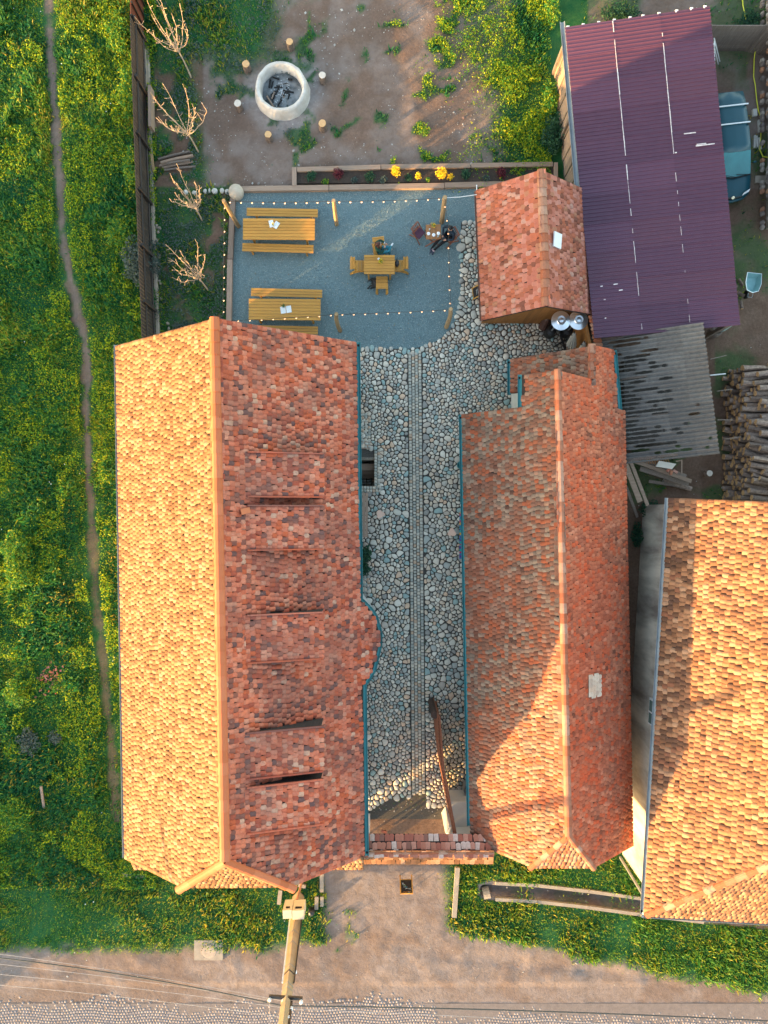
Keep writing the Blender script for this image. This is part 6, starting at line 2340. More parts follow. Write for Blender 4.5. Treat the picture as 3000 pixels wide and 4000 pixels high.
one('windscreen', CARGLASS, car, lambda b_: b_.add([(-.57, .60, 1.385), (.57, .60, 1.385), (.71, 1.38, .915), (0, 1.46, .92), (-.71, 1.38, .915), (-.57, .5, 1.2), (.57, .5, 1.2), (.71, 1.2, .8), (-.71, 1.2, .8)],
                                                   [(0, 4, 3, 2, 1), (0, 5, 8, 4), (1, 2, 7, 6)]))
one('scuttle', RUBBER, car, lambda b_: b_.tube([(-.70, 1.40, .905), (0, 1.50, .925), (.70, 1.40, .905)], .025, 6))
one('wiper', RUBBER, car, lambda b_: b_.tube([(-.1, 1.48, .94), (.45, 1.36, .965)], .012, 5))
one('wiper', RUBBER, car, lambda b_: b_.tube([(-.62, 1.42, .94), (-.1, 1.38, .96)], .012, 5))
for s in (-1, 1):
    one('side_window', CARGLASS, car, lambda b_: b_.add([(s * .765, -1.7, 1.0), (s * .775, .5, 1.0), (s * .63, .42, 1.32), (s * .63, -1.6, 1.30), (s * .74, -1.7, .98), (s * .74, .5, .98)],
                                                       [(0, 1, 2, 3), (0, 4, 5, 1)]))
    one('mirror', CARPAINT, car, lambda b_: b_.blob((s * .89, .95, 1.0), (.09, .05, .06), 8, 5), True)
    one('headlight', CERAMIC, car, lambda b_: b_.add([(s * .40, 2.165, .64), (s * .70, 2.03, .66), (s * .74, 1.93, .73), (s * .44, 2.08, .74), (s * .4, 2.15, .60), (s * .70, 2.0, .6)],
                                                    [(0, 1, 2, 3), (0, 4, 5, 1)]))
    for y_ in (-1.35, 1.35):
        wh = one('wheel', RUBBER, car, lambda b_: b_.tube([(s * .62, y_, .3), (s * .82, y_, .3)], .30, 18))
        one('rim', ZINC, wh, lambda b_: b_.tube([(s * .81, y_, .3), (s * .835, y_, .3)], .18, 14))
    one('roof_rail_foot', BLACK, car, lambda b_: b_.box((s * .56, -.45, 1.46), (.06, .08, .06)).box((s * .56, -1.25, 1.45), (.06, .08, .06)))
for y_ in (-1.25, -.50):
    rb = one('roof_bar', WHITE, car, lambda b_: b_.bar((-.62, y_, 1.50), (.62, y_, 1.50), .045, .03))
one('grille', BLACK, car, lambda b_: b_.tube([(-.40, 2.15, .58), (0, 2.20, .58), (.40, 2.15, .58)], .055, 6))
for k_ in range(3):
    one('grille_bar', CARPAINT, car, lambda b_: b_.tube([(-.38, 2.18, .56 + k_ * .035), (0, 2.23, .56 + k_ * .035), (.38, 2.18, .56 + k_ * .035)], .008, 4))
em = one('badge', CHROME, car, lambda b_: b_.tube([(0, 2.20, .66), (0, 2.225, .68)], .062, 16))
one('badge_letter', BLACK, em, lambda b_: b_.bar((-.03, 2.235, .70), (0, 2.245, .665), .01).bar((.03, 2.235, .70), (0, 2.245, .665), .01))
one('bumper', CARPAINT, car, lambda b_: b_.tube([(-.76, 1.98, .44), (-.45, 2.20, .44), (0, 2.27, .44), (.45, 2.20, .44), (.76, 1.98, .44)], .075, 8), True)
one('rear_window', CARGLASS, car, lambda b_: b_.add([(-.6, -2.07, 1.03), (.6, -2.07, 1.03), (.5, -1.93, 1.30), (-.5, -1.93, 1.30)], [(0, 1, 2, 3)]))

# ================================================================ PLANTS IN THE BED AND GARDEN
bed = tag(one('flower_bed', mat('dark_mulch', (0.035, 0.025, 0.02), (0.06, 0.045, 0.035), 14, .95, .6, 40), None,
              lambda b_: b_.prism([W(1160, 722)[:2], W(2165, 712)[:2], W(2165, 645)[:2], W(1160, 660)[:2]], 0.02, 0.13)), kind='structure')
for i, (u, v, r_, hh, m_, n_, nme, lab) in enumerate([
        (1545, 673, .21, .55, LEAF_YEL, 420, 'yellow_shrub', 'tallest yellow flowering shrub, first from the fire pit end of the bed'),
        (1634, 686, .15, .35, LEAF_YEL, 200, 'yellow_shrub', 'small yellow and green shrub between the two large yellow ones'),
        (1724, 680, .26, .5, LEAF_YEL, 520, 'yellow_shrub', 'widest yellow flowering shrub in the bed'),
        (1760, 690, .14, .3, LEAF_YEL, 160, 'yellow_shrub', 'low yellow shrub touching the widest yellow one'),
        (1672, 700, .10, .2, LEAF_MID, 120, 'green_shrub', 'little green plant at the bed edge between the yellow shrubs'),
        (1322, 680, .22, .45, LEAF_RED, 420, 'red_shrub', 'wine red shrub at the fire pit end of the bed'),
        (1957, 677, .24, .45, LEAF_RED, 420, 'red_shrub', 'wine red shrub at the shed end of the bed'),
        (1216, 690, .22, .4, LEAF_DK, 420, 'green_shrub', 'round dark green shrub first in the bed by the short timber'),
        (1445, 690, .26, .3, LEAF_DK, 420, 'green_shrub', 'low dark green shrub between the red and the tallest yellow shrub'),
        (1497, 700, .18, .2, LEAF_GREY, 220, 'green_shrub', 'greyish low plant left of the tallest yellow shrub'),
        (1596, 692, .18, .2, LEAF_DK, 240, 'green_shrub', 'flat dark green plant right of the tallest yellow shrub'),
        (1820, 680, .22, .35, LEAF_DK, 380, 'green_shrub', 'dark green shrub right of the widest yellow one'),
        (1900, 695, .15, .2, LEAF_GREY, 200, 'green_shrub', 'greyish plant beside the wine red shrub at the shed end'),
        (1270, 705, .16, .15, LEAF_MID, 160, 'green_shrub', 'grassy tuft at the gravel side of the bed near the first red shrub'),
        (1385, 700, .16, .15, LEAF_GREY, 160, 'green_shrub', 'spiky grey tuft right of the first wine red shrub'),
        (2050, 690, .2, .25, LEAF_DK, 260, 'green_shrub', 'dark shrub beyond the second wine red one, by the shed ridge end')]):
    p = W(u, v, .25)
    t = thing(nme, lab, 'shrub', (p.x, p.y, .1), 0, 'shrubs in the flower bed')
    leaf_cloud('foliage', t, (0, 0, hh * .45), (r_, r_, hh * .5), n_, .035, m_, 50 + i)
    one('stem', BARK, t, lambda b_: b_.tube([(0, 0, 0), (0, 0, hh * .5)], .015, 5))
for i, (u, v, rx, ry, hh, m_, lab) in enumerate([
        (2165, 520, .5, .9, .8, LEAF_DK, 'dark green bush against the west boards of the purple roofed shed'),
        (2150, 380, .4, .8, .6, LEAF_MID, 'sunlit green bush above the dark one along the purple roofed shed'),
        (2160, 40, .35, .6, .9, LEAF_MID, 'bright bush in the upper corner by the bare tree'),
        (2430, 50, .9, .35, .6, LEAF_DK, 'low dark bush under the pale bare trees'),
        (2930, 90, .5, .6, .7, LEAF_DK, 'dark bush by the ruined brick wall'),
        (2545, 1985, .5, .35, .6, LEAF_DK, 'dark bush between plank pile and neighbouring house'),
        (2490, 2090, .25, .6, .5, LEAF_DK, 'dark growth in the gap between the two houses'),
        (2560, 2640, .2, .5, .4, LEAF_DK, 'small growth low in the gap beside the stained wall'),
        (545, 1020, .8, 1.1, .8, LEAF_GREY, 'large grey-green bush by the slatted fence in the field'),
        (485, 900, .8, .8, .6, LEAF_MID, 'green bush left of the large grey-green one'),
        (60, 2150, .7, .9, .9, LEAF_MID, 'bright bush low on the outer edge of the field'),
        (75, 2240, .6, .7, .8, LEAF_MID, 'second bright bush in the field just below the first'),
        (520, 650, .5, 1.0, .7, LEAF_MID, 'sunlit bush beside the slatted fence'),
        (500, 350, .5, 1.1, .6, LEAF_MID, 'tall sunlit weeds along the slatted fence'),
        (470, 130, .6, .9, .6, LEAF_MID, 'tall weeds beside the rusty fence'),
        (215, 2880, .3, .3, .35, LEAF_GREY, 'broad leaved grey-green plant beside the path near the house corner'),
        (110, 2900, .5, .6, .5, LEAF_GREY, 'pale flecked bush on the outer side of the path'),
        (60, 2700, .5, .7, .6, LEAF_MID, 'bright bush near the scrap heap in the field'),
        (60, 3180, .8, .8, .6, LEAF_MID, 'bright bush at the lower outer corner of the field'),
        (640, 1340, .5, .3, .4, LEAF_DK, 'dark leafy clump in the orchard corner by the farmhouse gable'),
        (730, 1280, .7, .3, .4, LEAF_GREY, 'leafy clump under the farmhouse gable')]):
    p = W(u, v, hh * .5)
    t = thing('bush', lab, 'bush', (p.x, p.y, 0))
    leaf_cloud('foliage', t, (0, 0, hh * .42), (rx, ry, hh * .5), int(1500 * rx * ry / .4), .05, m_, 90 + i)
    one('stem', BARK, t, lambda b_: b_.tube([(0, 0, 0), (0.03, 0, hh * .5)], .02, 5))

# ================================================================ GRASS
GRASS = leaf_mat('grass_blades', [(0, (0.006, 0.07, 0.038)), (.3, (0.012, 0.12, 0.042)), (.6, (0.06, 0.20, 0.03)), (.85, (0.24, 0.32, 0.02)), (1, (0.42, 0.30, 0.04))], .4)


def blades(name, n, box, seed, size, label, extra=None, m=GRASS):
    rg = np.random.default_rng(seed)
    P = np.c_[rg.uniform(box[0], box[1], n), rg.uniform(box[2], box[3], n)]
    U, V = 1500 + P[:, 0] * 90.32, 2000 - P[:, 1] * 90.32
    g, pl_, as_ = zones(U, V)
    keep = rg.random(n) < g ** 1.5
    hs = fbm(P[:, 0], P[:, 1], 0.9, 200)
    hs2 = fbm(P[:, 0], P[:, 1], 0.35, 210)
    keep &= rg.random(n) < (0.7 + 1.0 * sstep(.35, .6, hs))
    if extra is not None:
        keep &= extra(U, V)
    P, hs, hs2, U, V = P[keep], hs[keep], hs2[keep], U[keep], V[keep]
    n = len(P)
    tv = [(-.18, 0, 0), (.18, 0, 0), (.12, .30, .70), (-.12, .30, .70), (0, .75, 1.15)]
    tf = [(0, 1, 2, 3), (3, 2, 4)]
    Rm = rotz_np(rg.random(n) * 6.283)
    lean = rg.uniform(.3, 1.5, n)
    Rm = Rm * np.stack([np.ones(n), lean, np.ones(n)], 1)[:, None, :]
    S = size * rg.uniform(.5, 1.5, n) * (0.75 + 1.0 * sstep(.35, .75, hs))
    pd = seg_dist(U, V, PATH)
    S = S * (0.55 + 0.45 * sstep(20, 80, pd))
    rnd = np.clip(rg.normal(.38, .2, n) + (hs2 - .5) * 1.3 + (pd < 60) * .15 - .16 * (V > 3400) + .12 * (U < 560) * (V < 1000), 0, .999)  # upper field tinted yellower, standing for the sun on it
    tz_ = np.full(n, -0.02)
    me_ = scatter_mesh(name, tv, tf, np.c_[P, tz_], Rm, m, rnd, S)
    return tag(link(name, me_), label, 'grass', kind='stuff')


blades('field_grass', 210000, (-17.2, -9.8, -16.2, 22.6), 31, .125, 'uneven green grass of the field beside the long farmhouse',
       lambda U, V: ~((U > 470) & (V > 1370) & (V < 3350)))
blades('orchard_grass', 42000, (-10.2, -3.5, 6.3, 22.6), 32, .085, 'dark short grass of the orchard strip and upper garden', lambda U, V: (U > 575) & (np.hypot(U - 1103, V - 365) > 125))
blades('garden_grass', 42000, (-3.5, 7.0, 13.8, 22.6), 33, .09, 'patchy grass and weeds of the bare garden', lambda U, V: (U < 2150))
blades('street_grass', 150000, (-17.2, 17.2, -21.2, -12.6), 34, .085, 'mown street lawns with clover on both sides of the drive')
blades('yard_grass', 26000, (8.5, 17.2, 0.4, 22.6), 35, .08, 'trodden grass of the neighbouring wood yard', lambda U, V: (U > 2780) | (V < 120) | (V > 1780))



def weeds(name, n, box, seed, m, label, extra, size=.05, hmax=.3):
    rg = np.random.default_rng(seed)
    P = np.c_[rg.uniform(box[0], box[1], n), rg.uniform(box[2], box[3], n)]
    U, V = 1500 + P[:, 0] * 90.32, 2000 - P[:, 1] * 90.32
    g, _, _ = zones(U, V)
    cl2 = fbm(P[:, 0], P[:, 1], 1.1, 500 + seed, 5)
    k_ = (rg.random(n) < g) & extra(U, V) & (rg.random(n) < .22 + sstep(.46, .62, cl2)) & (seg_dist(U, V, PATH) > 24)
    P, cl2 = P[k_], cl2[k_]
    n = len(P)
    z = .04 + hmax * rg.random(n) * sstep(.4, .65, cl2)
    def rot(ax_, a):
        M = np.zeros((n, 3, 3))
        c_, s_ = np.cos(a), np.sin(a)
        i, j = [(1, 2), (2, 0), (0, 1)][ax_]
        M[:, ax_, ax_] = 1
        M[:, i, i] = c_
        M[:, j, j] = c_
        M[:, i, j] = -s_
        M[:, j, i] = s_
        return M
    Rm = rot(2, rg.random(n) * 6.28) @ rot(0, rg.normal(0, .8, n)) @ rot(1, rg.normal(0, .6, n))
    tv = [(0, -1, 0), (.5, -.1, .1), (0, 1, -.05), (-.5, -.1, .1)]
    me_ = scatter_mesh(name, tv, [(0, 1, 2), (0, 2, 3)], np.c_[P, z], Rm, m, rg.random(n), rg.uniform(.6, 1.4, n) * size)
    return tag(link(name, me_), label, 'weeds', kind='stuff')


weeds('field_weeds', 230000, (-17.2, -9.8, -16.2, 22.6), 61, LEAF_FIELD, 'broad leaved weeds growing through the field grass', lambda U, V: ~((U > 470) & (V > 1370) & (V < 3350)), .042, .22)
weeds('garden_weeds', 85000, (0, 7.2, 13.6, 22.6), 62, LEAF_FIELD, 'bright weeds at the sunny end of the bare garden', lambda U, V: (U > 1500) & (U < 2175), .04, .22)
n = 5200
rg = np.random.default_rng(88)
Pm = np.c_[rg.uniform(-1.1, 3.6, n), rg.uniform(-12.9, 6.8, n)]
km = (fbm(Pm[:, 0], Pm[:, 1], 1.3, 610) > .53) | (Pm[:, 1] < -11.2) & (rg.random(n) < .9)
Pm = Pm[km & ~((Pm[:, 0] > -1.2) & (Pm[:, 0] < -.1) & (Pm[:, 1] > 1) & (Pm[:, 1] < 2.9))]
me_ = scatter_mesh('joint_weeds', [(0, -1, 0), (.4, 0, .2), (0, 1, .1), (-.4, 0, .2)], [(0, 1, 2), (0, 2, 3)], np.c_[Pm, np.full(len(Pm), .015)], rotz_np(rg.random(len(Pm)) * 6.28), GRASS, rg.random(len(Pm)), rg.uniform(.012, .035, len(Pm)))
tag(link('joint_weeds', me_), 'tiny weeds and straw between the court cobbles', 'weeds', kind='stuff')
weeds('orchard_weeds', 40000, (-10.3, -4, 6.3, 22.6), 63, LEAF_GREY, 'grey green weeds in the orchard strip', lambda U, V: (U > 585), .045, .15)
weeds('verge_weeds', 50000, (-17.2, 17.2, -21.2, -15), 64, LEAF_MID, 'clover and weeds in the street lawns', lambda U, V: V > 3400, .035, .08)

# daisies, dandelions, pebbles
DAISY = mat('white_petal', (0.80, 0.80, 0.76), None, 9, .7)
rg = np.random.default_rng(77)
n = 900
P = np.c_[rg.uniform(-17, 17, n), rg.uniform(-20, 22, n)]
U, V = 1500 + P[:, 0] * 90.32, 2000 - P[:, 1] * 90.32
g, _, _ = zones(U, V)
cl_ = fbm(P[:, 0], P[:, 1], .8, 300)
keep = (g > .8) & (cl_ > .52) & (((V > 3560) | (U < 470)))
P = P[keep]
hexv = [(math.cos(a * math.pi / 3), math.sin(a * math.pi / 3), 0) for a in range(6)]
me_ = scatter_mesh('daisies', hexv, [tuple(range(6))], np.c_[P, np.full(len(P), .11)], rotz_np(rg.random(len(P)) * 6), DAISY, None, rg.uniform(.012, .026, len(P)))
tag(link('daisies', me_), 'small white daisies dotted over the street lawns', 'flowers', kind='stuff')
n = 5200
P = np.c_[rg.uniform(-9, 8, n), rg.uniform(13.8, 22, n)]
P2 = np.c_[rg.uniform(-17, 17, 1500), rg.uniform(-21, -12.6, 1500)]
P3_ = np.c_[rg.uniform(10, 17, 500), rg.uniform(0, 22, 500)]
P4_ = np.c_[rg.uniform(-1, 3.5, 500), rg.uniform(-13, -11.5, 500)]
P = np.r_[P, P2, P3_, P4_]
U, V = 1500 + P[:, 0] * 90.32, 2000 - P[:, 1] * 90.32
g, _, _ = zones(U, V)
keep = (g < .5) & (rg.random(len(P)) < .38) & (V < 3860) & (np.hypot(U - 1103, V - 365) > 125)
P = P[keep]
PEB = pieces_mat('pebble', [(0, (0.324, 0.302, 0.274)), (.4, (0.216, 0.187, 0.166)), (.7, (0.418, 0.403, 0.374)), (.9, (0.274, 0.158, 0.115))], namount=0, bmp=0)
oc = [(1, 0, 0), (0, .8, 0), (-1, .1, 0), (0, -.7, 0), (0, 0, .6)]
me_ = scatter_mesh('pebbles', oc, [(0, 1, 4), (1, 2, 4), (2, 3, 4), (3, 0, 4)], np.c_[P, np.full(len(P), .0)], rotz_np(rg.random(len(P)) * 6), PEB, rg.random(len(P)), rg.uniform(.012, .04, len(P)) * (1 + (rg.random(len(P)) < .04) * 1.2))
tag(link('pebbles', me_), 'small pale pebbles strewn over the bare garden soil', 'pebbles', kind='stuff')
# heap of broken tiles in the field
hp = W(205, 2655)
rb = [(hp.x + random.gauss(0, .28), hp.y + random.gauss(0, .3)) for _ in range(90)]
mb = MB()
for (x_, y_) in rb:
    mb.box((x_, y_, random.uniform(.02, .12)), (random.uniform(.04, .14), random.uniform(.03, .1), .02), M=Matrix.Rotation(random.uniform(-.5, .5), 3, 'X') @ Matrix.Rotation(random.uniform(0, 6), 3, 'Z'))
tag(mb.build('broken_tiles', TILE_SHED), 'scattered heap of broken clay tiles in the field', 'rubble', kind='stuff')
tag(one('field_stake', GREYWOOD_Y, None, lambda b_: b_.bar(W(160, 3072, .35), W(172, 3155, .05), .10, .06)), 'pale short stake leaning in the lower part of the field', 'stake')

# ================================================================ STREET SIDE
kb = thing('ditch_kerb', 'concrete lining of the roadside drain in the right lawn', 'drain')
for off, z in ((-33, .03), (30, .03)):
    q_ = [W(u, v + off, z) for u, v in ((1935, 3481), (2100, 3490), (2300, 3513), (2500, 3540), (2750, 3570))]
    for a, b2 in zip(q_[:-1], q_[1:]):
        one('kerb_stone', CONCRETE, kb, lambda b_: b_.bar(a, b2 - (b2 - a) * .01, .14, .14))
one('pipe_mouth', CONCRETE, kb, lambda b_: b_.tube([W(1886, 3490, -.15), W(1912, 3484, -.15)], [.26, .28], 14, 0, False))
one('pipe_hole', VOID_BLACK, kb, lambda b_: b_.tube([W(1896, 3488, -.16), W(1898, 3488, -.16)], .24, 14))
tag(one('concrete_beam', CONCRETE, None, lambda b_: b_.bar(W(1787, 3388, .12), W(1774, 3582, .12), .2, .14)), 'pale concrete beam lying between the drive and the right lawn', 'beam')
mslab = thing('manhole', 'square concrete slab with round manhole cover at the edge of the left lawn', 'manhole')
p = W(816, 3708)
one('slab', CONCRETE, mslab, lambda b_: b_.box((p.x, p.y, .04), (1.24, .86, .08)))
one('cover', mat('dusty_iron', (0.40, 0.32, 0.25), (0.30, 0.24, 0.19), 6, .9, .3), mslab, lambda b_: b_.lathe([(.32, .08), (.31, .092), (.28, .086), (.26, .092), (0, .092)], (p.x, p.y - .05, 0), 24))
for k_ in range(10):
    a = math.pi * (k_ + .5) / 10
    one('lift_hole', VOID_BLACK, mslab, lambda b_: b_.box((p.x + .29 * math.cos(a), p.y - .05 + .29 * math.sin(a), .093), (.03, .03, .004)))
cp = tag(one('corner_bollard', BLACK, None, lambda b_: b_.lathe([(.16, 0), (.14, .25), (.12, .34), (.05, .38), (0, .38)], n=14), True, loc=W(1219, 3552)), 'squat black round cap beside the electricity pole', 'bollard')
for i, (a, b2, w_, lab) in enumerate([((1257, 3412), (1257, 3482), .16, 'upper kerb block between farmhouse corner and drive'), ((1258, 3500), (1258, 3538), .14, 'lower kerb block beside the black cap'),
                                      ((1238, 3500), (1236, 3550), .16, 'short concrete block touching the black cap'), ((1096, 3475), (1090, 3530), .17, 'upright kerb stone at the edge of the left lawn by the pole'),
                                      ((1165, 3455), (1195, 3462), .14, 'flat stone under the farmhouse corner')]):
    tag(one('kerb_block', CONCRETE, None, lambda b_: b_.bar(W(*a, .08), W(*b2, .08), w_, .16)), lab, 'kerb', 'kerb blocks by the farmhouse corner')
for i, (a, b2) in enumerate((((480, 3415), (520, 3418)), ((530, 3419), (572, 3421)))):
    tag(one('foundation_slab', CONCRETE, None, lambda b_: b_.bar(W(*a, .08), W(*b2, .08), .16, .1)), ['outer flat foundation slab at the west corner of the farmhouse', 'inner flat foundation slab at the west corner of the farmhouse'][i], 'slab')

# electricity pole
pole = thing('electricity_pole', 'tall concrete electricity pole with meter box and black crossarm', 'pole', (0, 0, 0))
pb, pt = W(1166, 3500, 0), W(1098, 4075, 8.3)
one('shaft', POLECON, pole, lambda b_: b_.tube([pb, pb * .5 + pt * .5, pt], [.26, .21, .16], 4))
ax = (pt - pb)
dirp = ax.normalized()


def on_pole(v):
    best = min((abs((2000 - (pb + ax * t_).y * F / (H - (pb + ax * t_).z)) - v), t_) for t_ in [i / 400 for i in range(401)])
    return pb + ax * best[1]


for v in (3652, 3697, 3785, 3808, 3855, 3873):
    q_ = on_pole(v)
    one('collar', BLACK if v in (3808,) else CONCRETE, pole, lambda b_: b_.tube([q_ - dirp * .03, q_ + dirp * .03], .27 - .09 * (q_.z / 8), 4))
mbx = W(1153, 3556, 2.0)
bx = one('meter_box', mat('cream_steel', (0.62, 0.52, 0.36), (0.54, 0.44, 0.30), 4, .6), pole, lambda b_: b_.box((mbx.x - .28, mbx.y, 1.9), (.36, .34, .8), R(3)).box((mbx.x + .15, mbx.y - .02, 1.9), (.46, .36, .8), R(3)))
one('box_window', VOID_BLACK, bx, lambda b_: b_.box((mbx.x - .28, mbx.y + .175, 2.1), (.16, .02, .12)).box((mbx.x + .15, mbx.y + .17, 2.1), (.26, .02, .12)))
one('conduit', mat('rust_conduit', (0.42, 0.20, 0.12), None, 5, .7), pole, lambda b_: b_.tube([(mbx.x + .1, mbx.y + .35, .0), (mbx.x + .05, mbx.y + .22, 1.0), (mbx.x, mbx.y + .14, 1.5)], .05, 7))
for off, m_ in ((-.23, WHITE), (.25, BLACK)):
    p0, p1 = on_pole(3590), on_pole(3850)
    one('riser_cable', m_, pole, lambda b_: b_.tube([p0 + Vector((off, .1, 0)), p1 + Vector((off * .85, .1, 0))], .03, 6))
q_ = on_pole(3899)
aw = (H - q_.z) / F
A_l, A_r = q_ + Vector((-66 * aw, .12, .1)), q_ + Vector((64 * aw, .05, .1))
one('crossarm', BLACK, pole, lambda b_: b_.bar(A_l, A_r, .09, .09))
INS = mat('white_porcelain', (0.78, 0.80, 0.84), None, 5, .2, spec=.6)
ins = []
for f_ in (0.03, .44, .97):
    p = A_l * (1 - f_) + A_r * f_ + Vector((0, -.06, .1))
    ins.append(p)
q2 = on_pole(3960)
ins += [q2 + Vector((.16, .0, .2)), on_pole(3925) + Vector((.22, 0, .2)), on_pole(3790) + Vector((.22, 0, .1))]
for p in ins:
    one('insulator', INS, pole, lambda b_: b_.lathe([(.02, -.08), (.06, -.05), (.03, -.02), (.065, .02), (.03, .05), (0, .07)], p, 10), True)
one('crossarm', BLACK, pole, lambda b_: b_.bar(on_pole(3905) + Vector((.2, 0, .1)), on_pole(4020) + Vector((.2, 0, .1)), .07))


def wire(pts, r_, m, label, seg=14, sag=.0):
    a, b_ = pts
    P_ = [a * (1 - i / seg) + b_ * (i / seg) - Vector((0, 0, 4 * sag * (i / seg) * (1 - i / seg))) for i in range(seg + 1)]
    tag(one('overhead_wire', m, None, lambda q: q.tube(P_, r_, 5, 0, False)), label, 'cable', 'overhead wires along the street')


WIREL = mat('bright_wire', (0.36, 0.33, 0.33), None, 5, .4, metal=.3)
zl = q_.z


def far_left(v, z=None):
    z = zl if z is None else z
    return W(-160, v, z)


wire((far_left(3725), on_pole(3926) + Vector((-.15, .05, .1))), .022, BLACK, 'thick black cable sagging from the pole towards the field side', sag=.25)
wire((on_pole(3926) + Vector((.2, .0, .05)), W(3160, 3997, zl)), .022, BLACK, 'thick black cable running from the pole along the drive side', sag=.15)
wire((far_left(3706), ins[1]), .006, WIREL, 'thin bright wire, uppermost of those left of the pole', sag=.15)
wire((far_left(3750), ins[0]), .006, WIREL, 'thin bright wire just under the thick black cable', sag=.12)
wire((far_left(3792), ins[4]), .006, WIREL, 'thin bright wire, third down left of the pole', sag=.12)
wire((far_left(3835), ins[3]), .006, WIREL, 'thin bright wire, lowest left of the pole', sag=.12)
wire((ins[4], W(3160, 4050, zl)), .006, WIREL, 'thin bright wire right of the pole below the black cable', sag=.1)
for k_ in (0, 2):
    wire((ins[k_], ins[k_] + Vector((.1, -4.5, 0))), .006, WIREL, ['thin wire going down from the field end of the crossarm', '', 'thin wire going down from the drive end of the crossarm'][k_])

# ================================================================ WOOD YARD
WOODEND = [BARK, CUTWOOD]
GREYBARK = mat('grey_firewood_bark', (0.34, 0.25, 0.20), (0.15, 0.11, 0.09), 9, .95, .6, 30)
logs = []
rs = random.Random(12)
variants = []
for k_ in range(6):
    m_ = MB()
    r_ = rs.uniform(.09, .135)
    bend = rs.uniform(-.04, .04)
    n_ = 9 if k_ % 3 else 4
    m_.tube([(-.5, 0, 0), (0, bend, .01), (.5, 0, 0)], [r_, r_ * .97, r_ * .88], n_, 0, True, 1)
    variants.append((mesh_from('log', m_.v, m_.f, [GREYBARK if k_ % 2 else BARK, CUTWOOD], m_.m, False), r_))
yy = W(0, 1945, 1.0)[1]
count = 0
while yy < W(0, 1425, 1.0)[1] and count < 285:
    fy = (yy - W(0, 1945)[1]) / 5.7
    z = .10
    layer = 0
    htop = 1.9 - rs.uniform(0, .35) - .7 * max(0, fy - .75) * 4 * .5 - (.5 if fy < .08 else 0)
    while z < htop:
        me_, r_ = rs.choice(variants)
        tilt_ = rs.gauss(0, .11) + (0.16 if fy < .5 else -.02) * (-1 if z > .8 else -.4)
        o_ = link('log', me_)
        x_ = 15.3 + .30 * (z / 1.9) + rs.uniform(-.24, .2) + .45 * (z > 1.4) * rs.random()
        o_.location = (x_, yy + rs.uniform(-.04, .04), z)
        o_.rotation_euler = (rs.uniform(0, 6), rs.gauss(0, .06), tilt_)
        sx = rs.uniform(.85, 1.2)
        o_.scale = (sx, 1, 1)
        tag(o_, 'firewood log lying on the very top of the long woodpile beside the corrugated lean-to' if z + .20 >= htop else
            'bark-covered firewood log stacked within the long woodpile beside the corrugated lean-to', 'log', 'logs on top of the long woodpile' if z + .20 >= htop else 'logs within the long woodpile')
        count += 1
        z += .20
        layer += 1
    yy += .215
# second row behind and loose logs in front
m_ = MB()
for i in range(230):
    y_ = rs.uniform(W(0, 1950)[1], W(0, 1440)[1])
    z = rs.uniform(.1, 1.7)
    m_.tube([(16.1, y_, z), (17.2, y_ + rs.uniform(-.1, .1), z)], rs.uniform(.07, .11), 7, 0, True, 1)
tag(m_.build('rear_woodpile', [GREYBARK, CUTWOOD]), 'second row of the woodpile running off beyond the frame', 'woodpile', kind='stuff')
for i, (u, v, dx, dy, r_, lab) in enumerate([(2855, 1925, 100, 14, .10, 'thick log lying at the foot of the woodpile near the neighbouring roof'), (2760, 1850, 3, 3, .13, 'stump standing in the wood yard dirt'),
                                             (2820, 1905, 150, 25, .05, 'long thin branch in front of the woodpile'), (2590, 1880, 110, 30, .11, 'long heavy log lying under the plank heap'),
                                             (2860, 1640, 40, 4, .09, 'short log end fallen forward from the woodpile'), (2850, 1745, 45, -12, .08, 'short split log fallen in front of the woodpile')]):
    a, b2 = W(u, v, .15), W(u + dx, v + dy, .15)
    if i == 1:
        b2 = a + Vector((0, 0, .3))
    tag(one('loose_log', [GREYBARK, CUTGREY], None, lambda b_: b_.tube([a, b2], r_, 9, 0, True, 1)), lab, 'log')
# plank heap
ph = [((2475, 1800), (2700, 1880), .16, 1.0, 'long grey plank on top of the plank heap'), ((2500, 1830), (2690, 1890), .2, .8, 'wide grey plank second on the heap'), ((2440, 1805), (2500, 1960), .22, 1.5, 'broad upright board leaning by the middle house'),
      ((2462, 1800), (2530, 1975), .14, 1.3, 'narrow upright board leaning next to the broad one'), ((2520, 1800), (2680, 1860), .14, .9, 'plank lying under the pale panel'), ((2535, 1880), (2700, 1905), .13, .4, 'low plank at the front of the heap'),
      ((2560, 1835), (2650, 1865), .12, .7, 'short plank in the middle of the heap'), ((2445, 1900), (2490, 2020), .12, .5, 'thin board down in the gap beside the middle house')]
for a, b2, w_, z, lab in ph:
    tag(one('plank', OLDWOOD if z < 1 else GREYWOOD, None, lambda b_: b_.bar(W(*a, z), W(*b2, max(.1, z - .35)), w_, .05)), lab, 'plank', 'planks in the wood yard heap')
tag(one('pale_panel', PLASTER, None, lambda b_: b_.prism([W(2575, 1800, 1.1)[:2], W(2560, 1822, 1.1)[:2], W(2625, 1832, 1.1)[:2], W(2641, 1812, 1.1)[:2]], 1.06, 1.12)), 'pale flat panel lying on top of the plank heap', 'panel')
t = thing('slatted_crate', 'brown slatted crate side under the lower edge of the lean-to', 'crate')
for i in range(15):
    u = 2490 + i * 9
    one('slat', TEAK, t, lambda b_: b_.bar(W(u, 1812, .9), W(u - 10, 1788, .9), .035, .03))
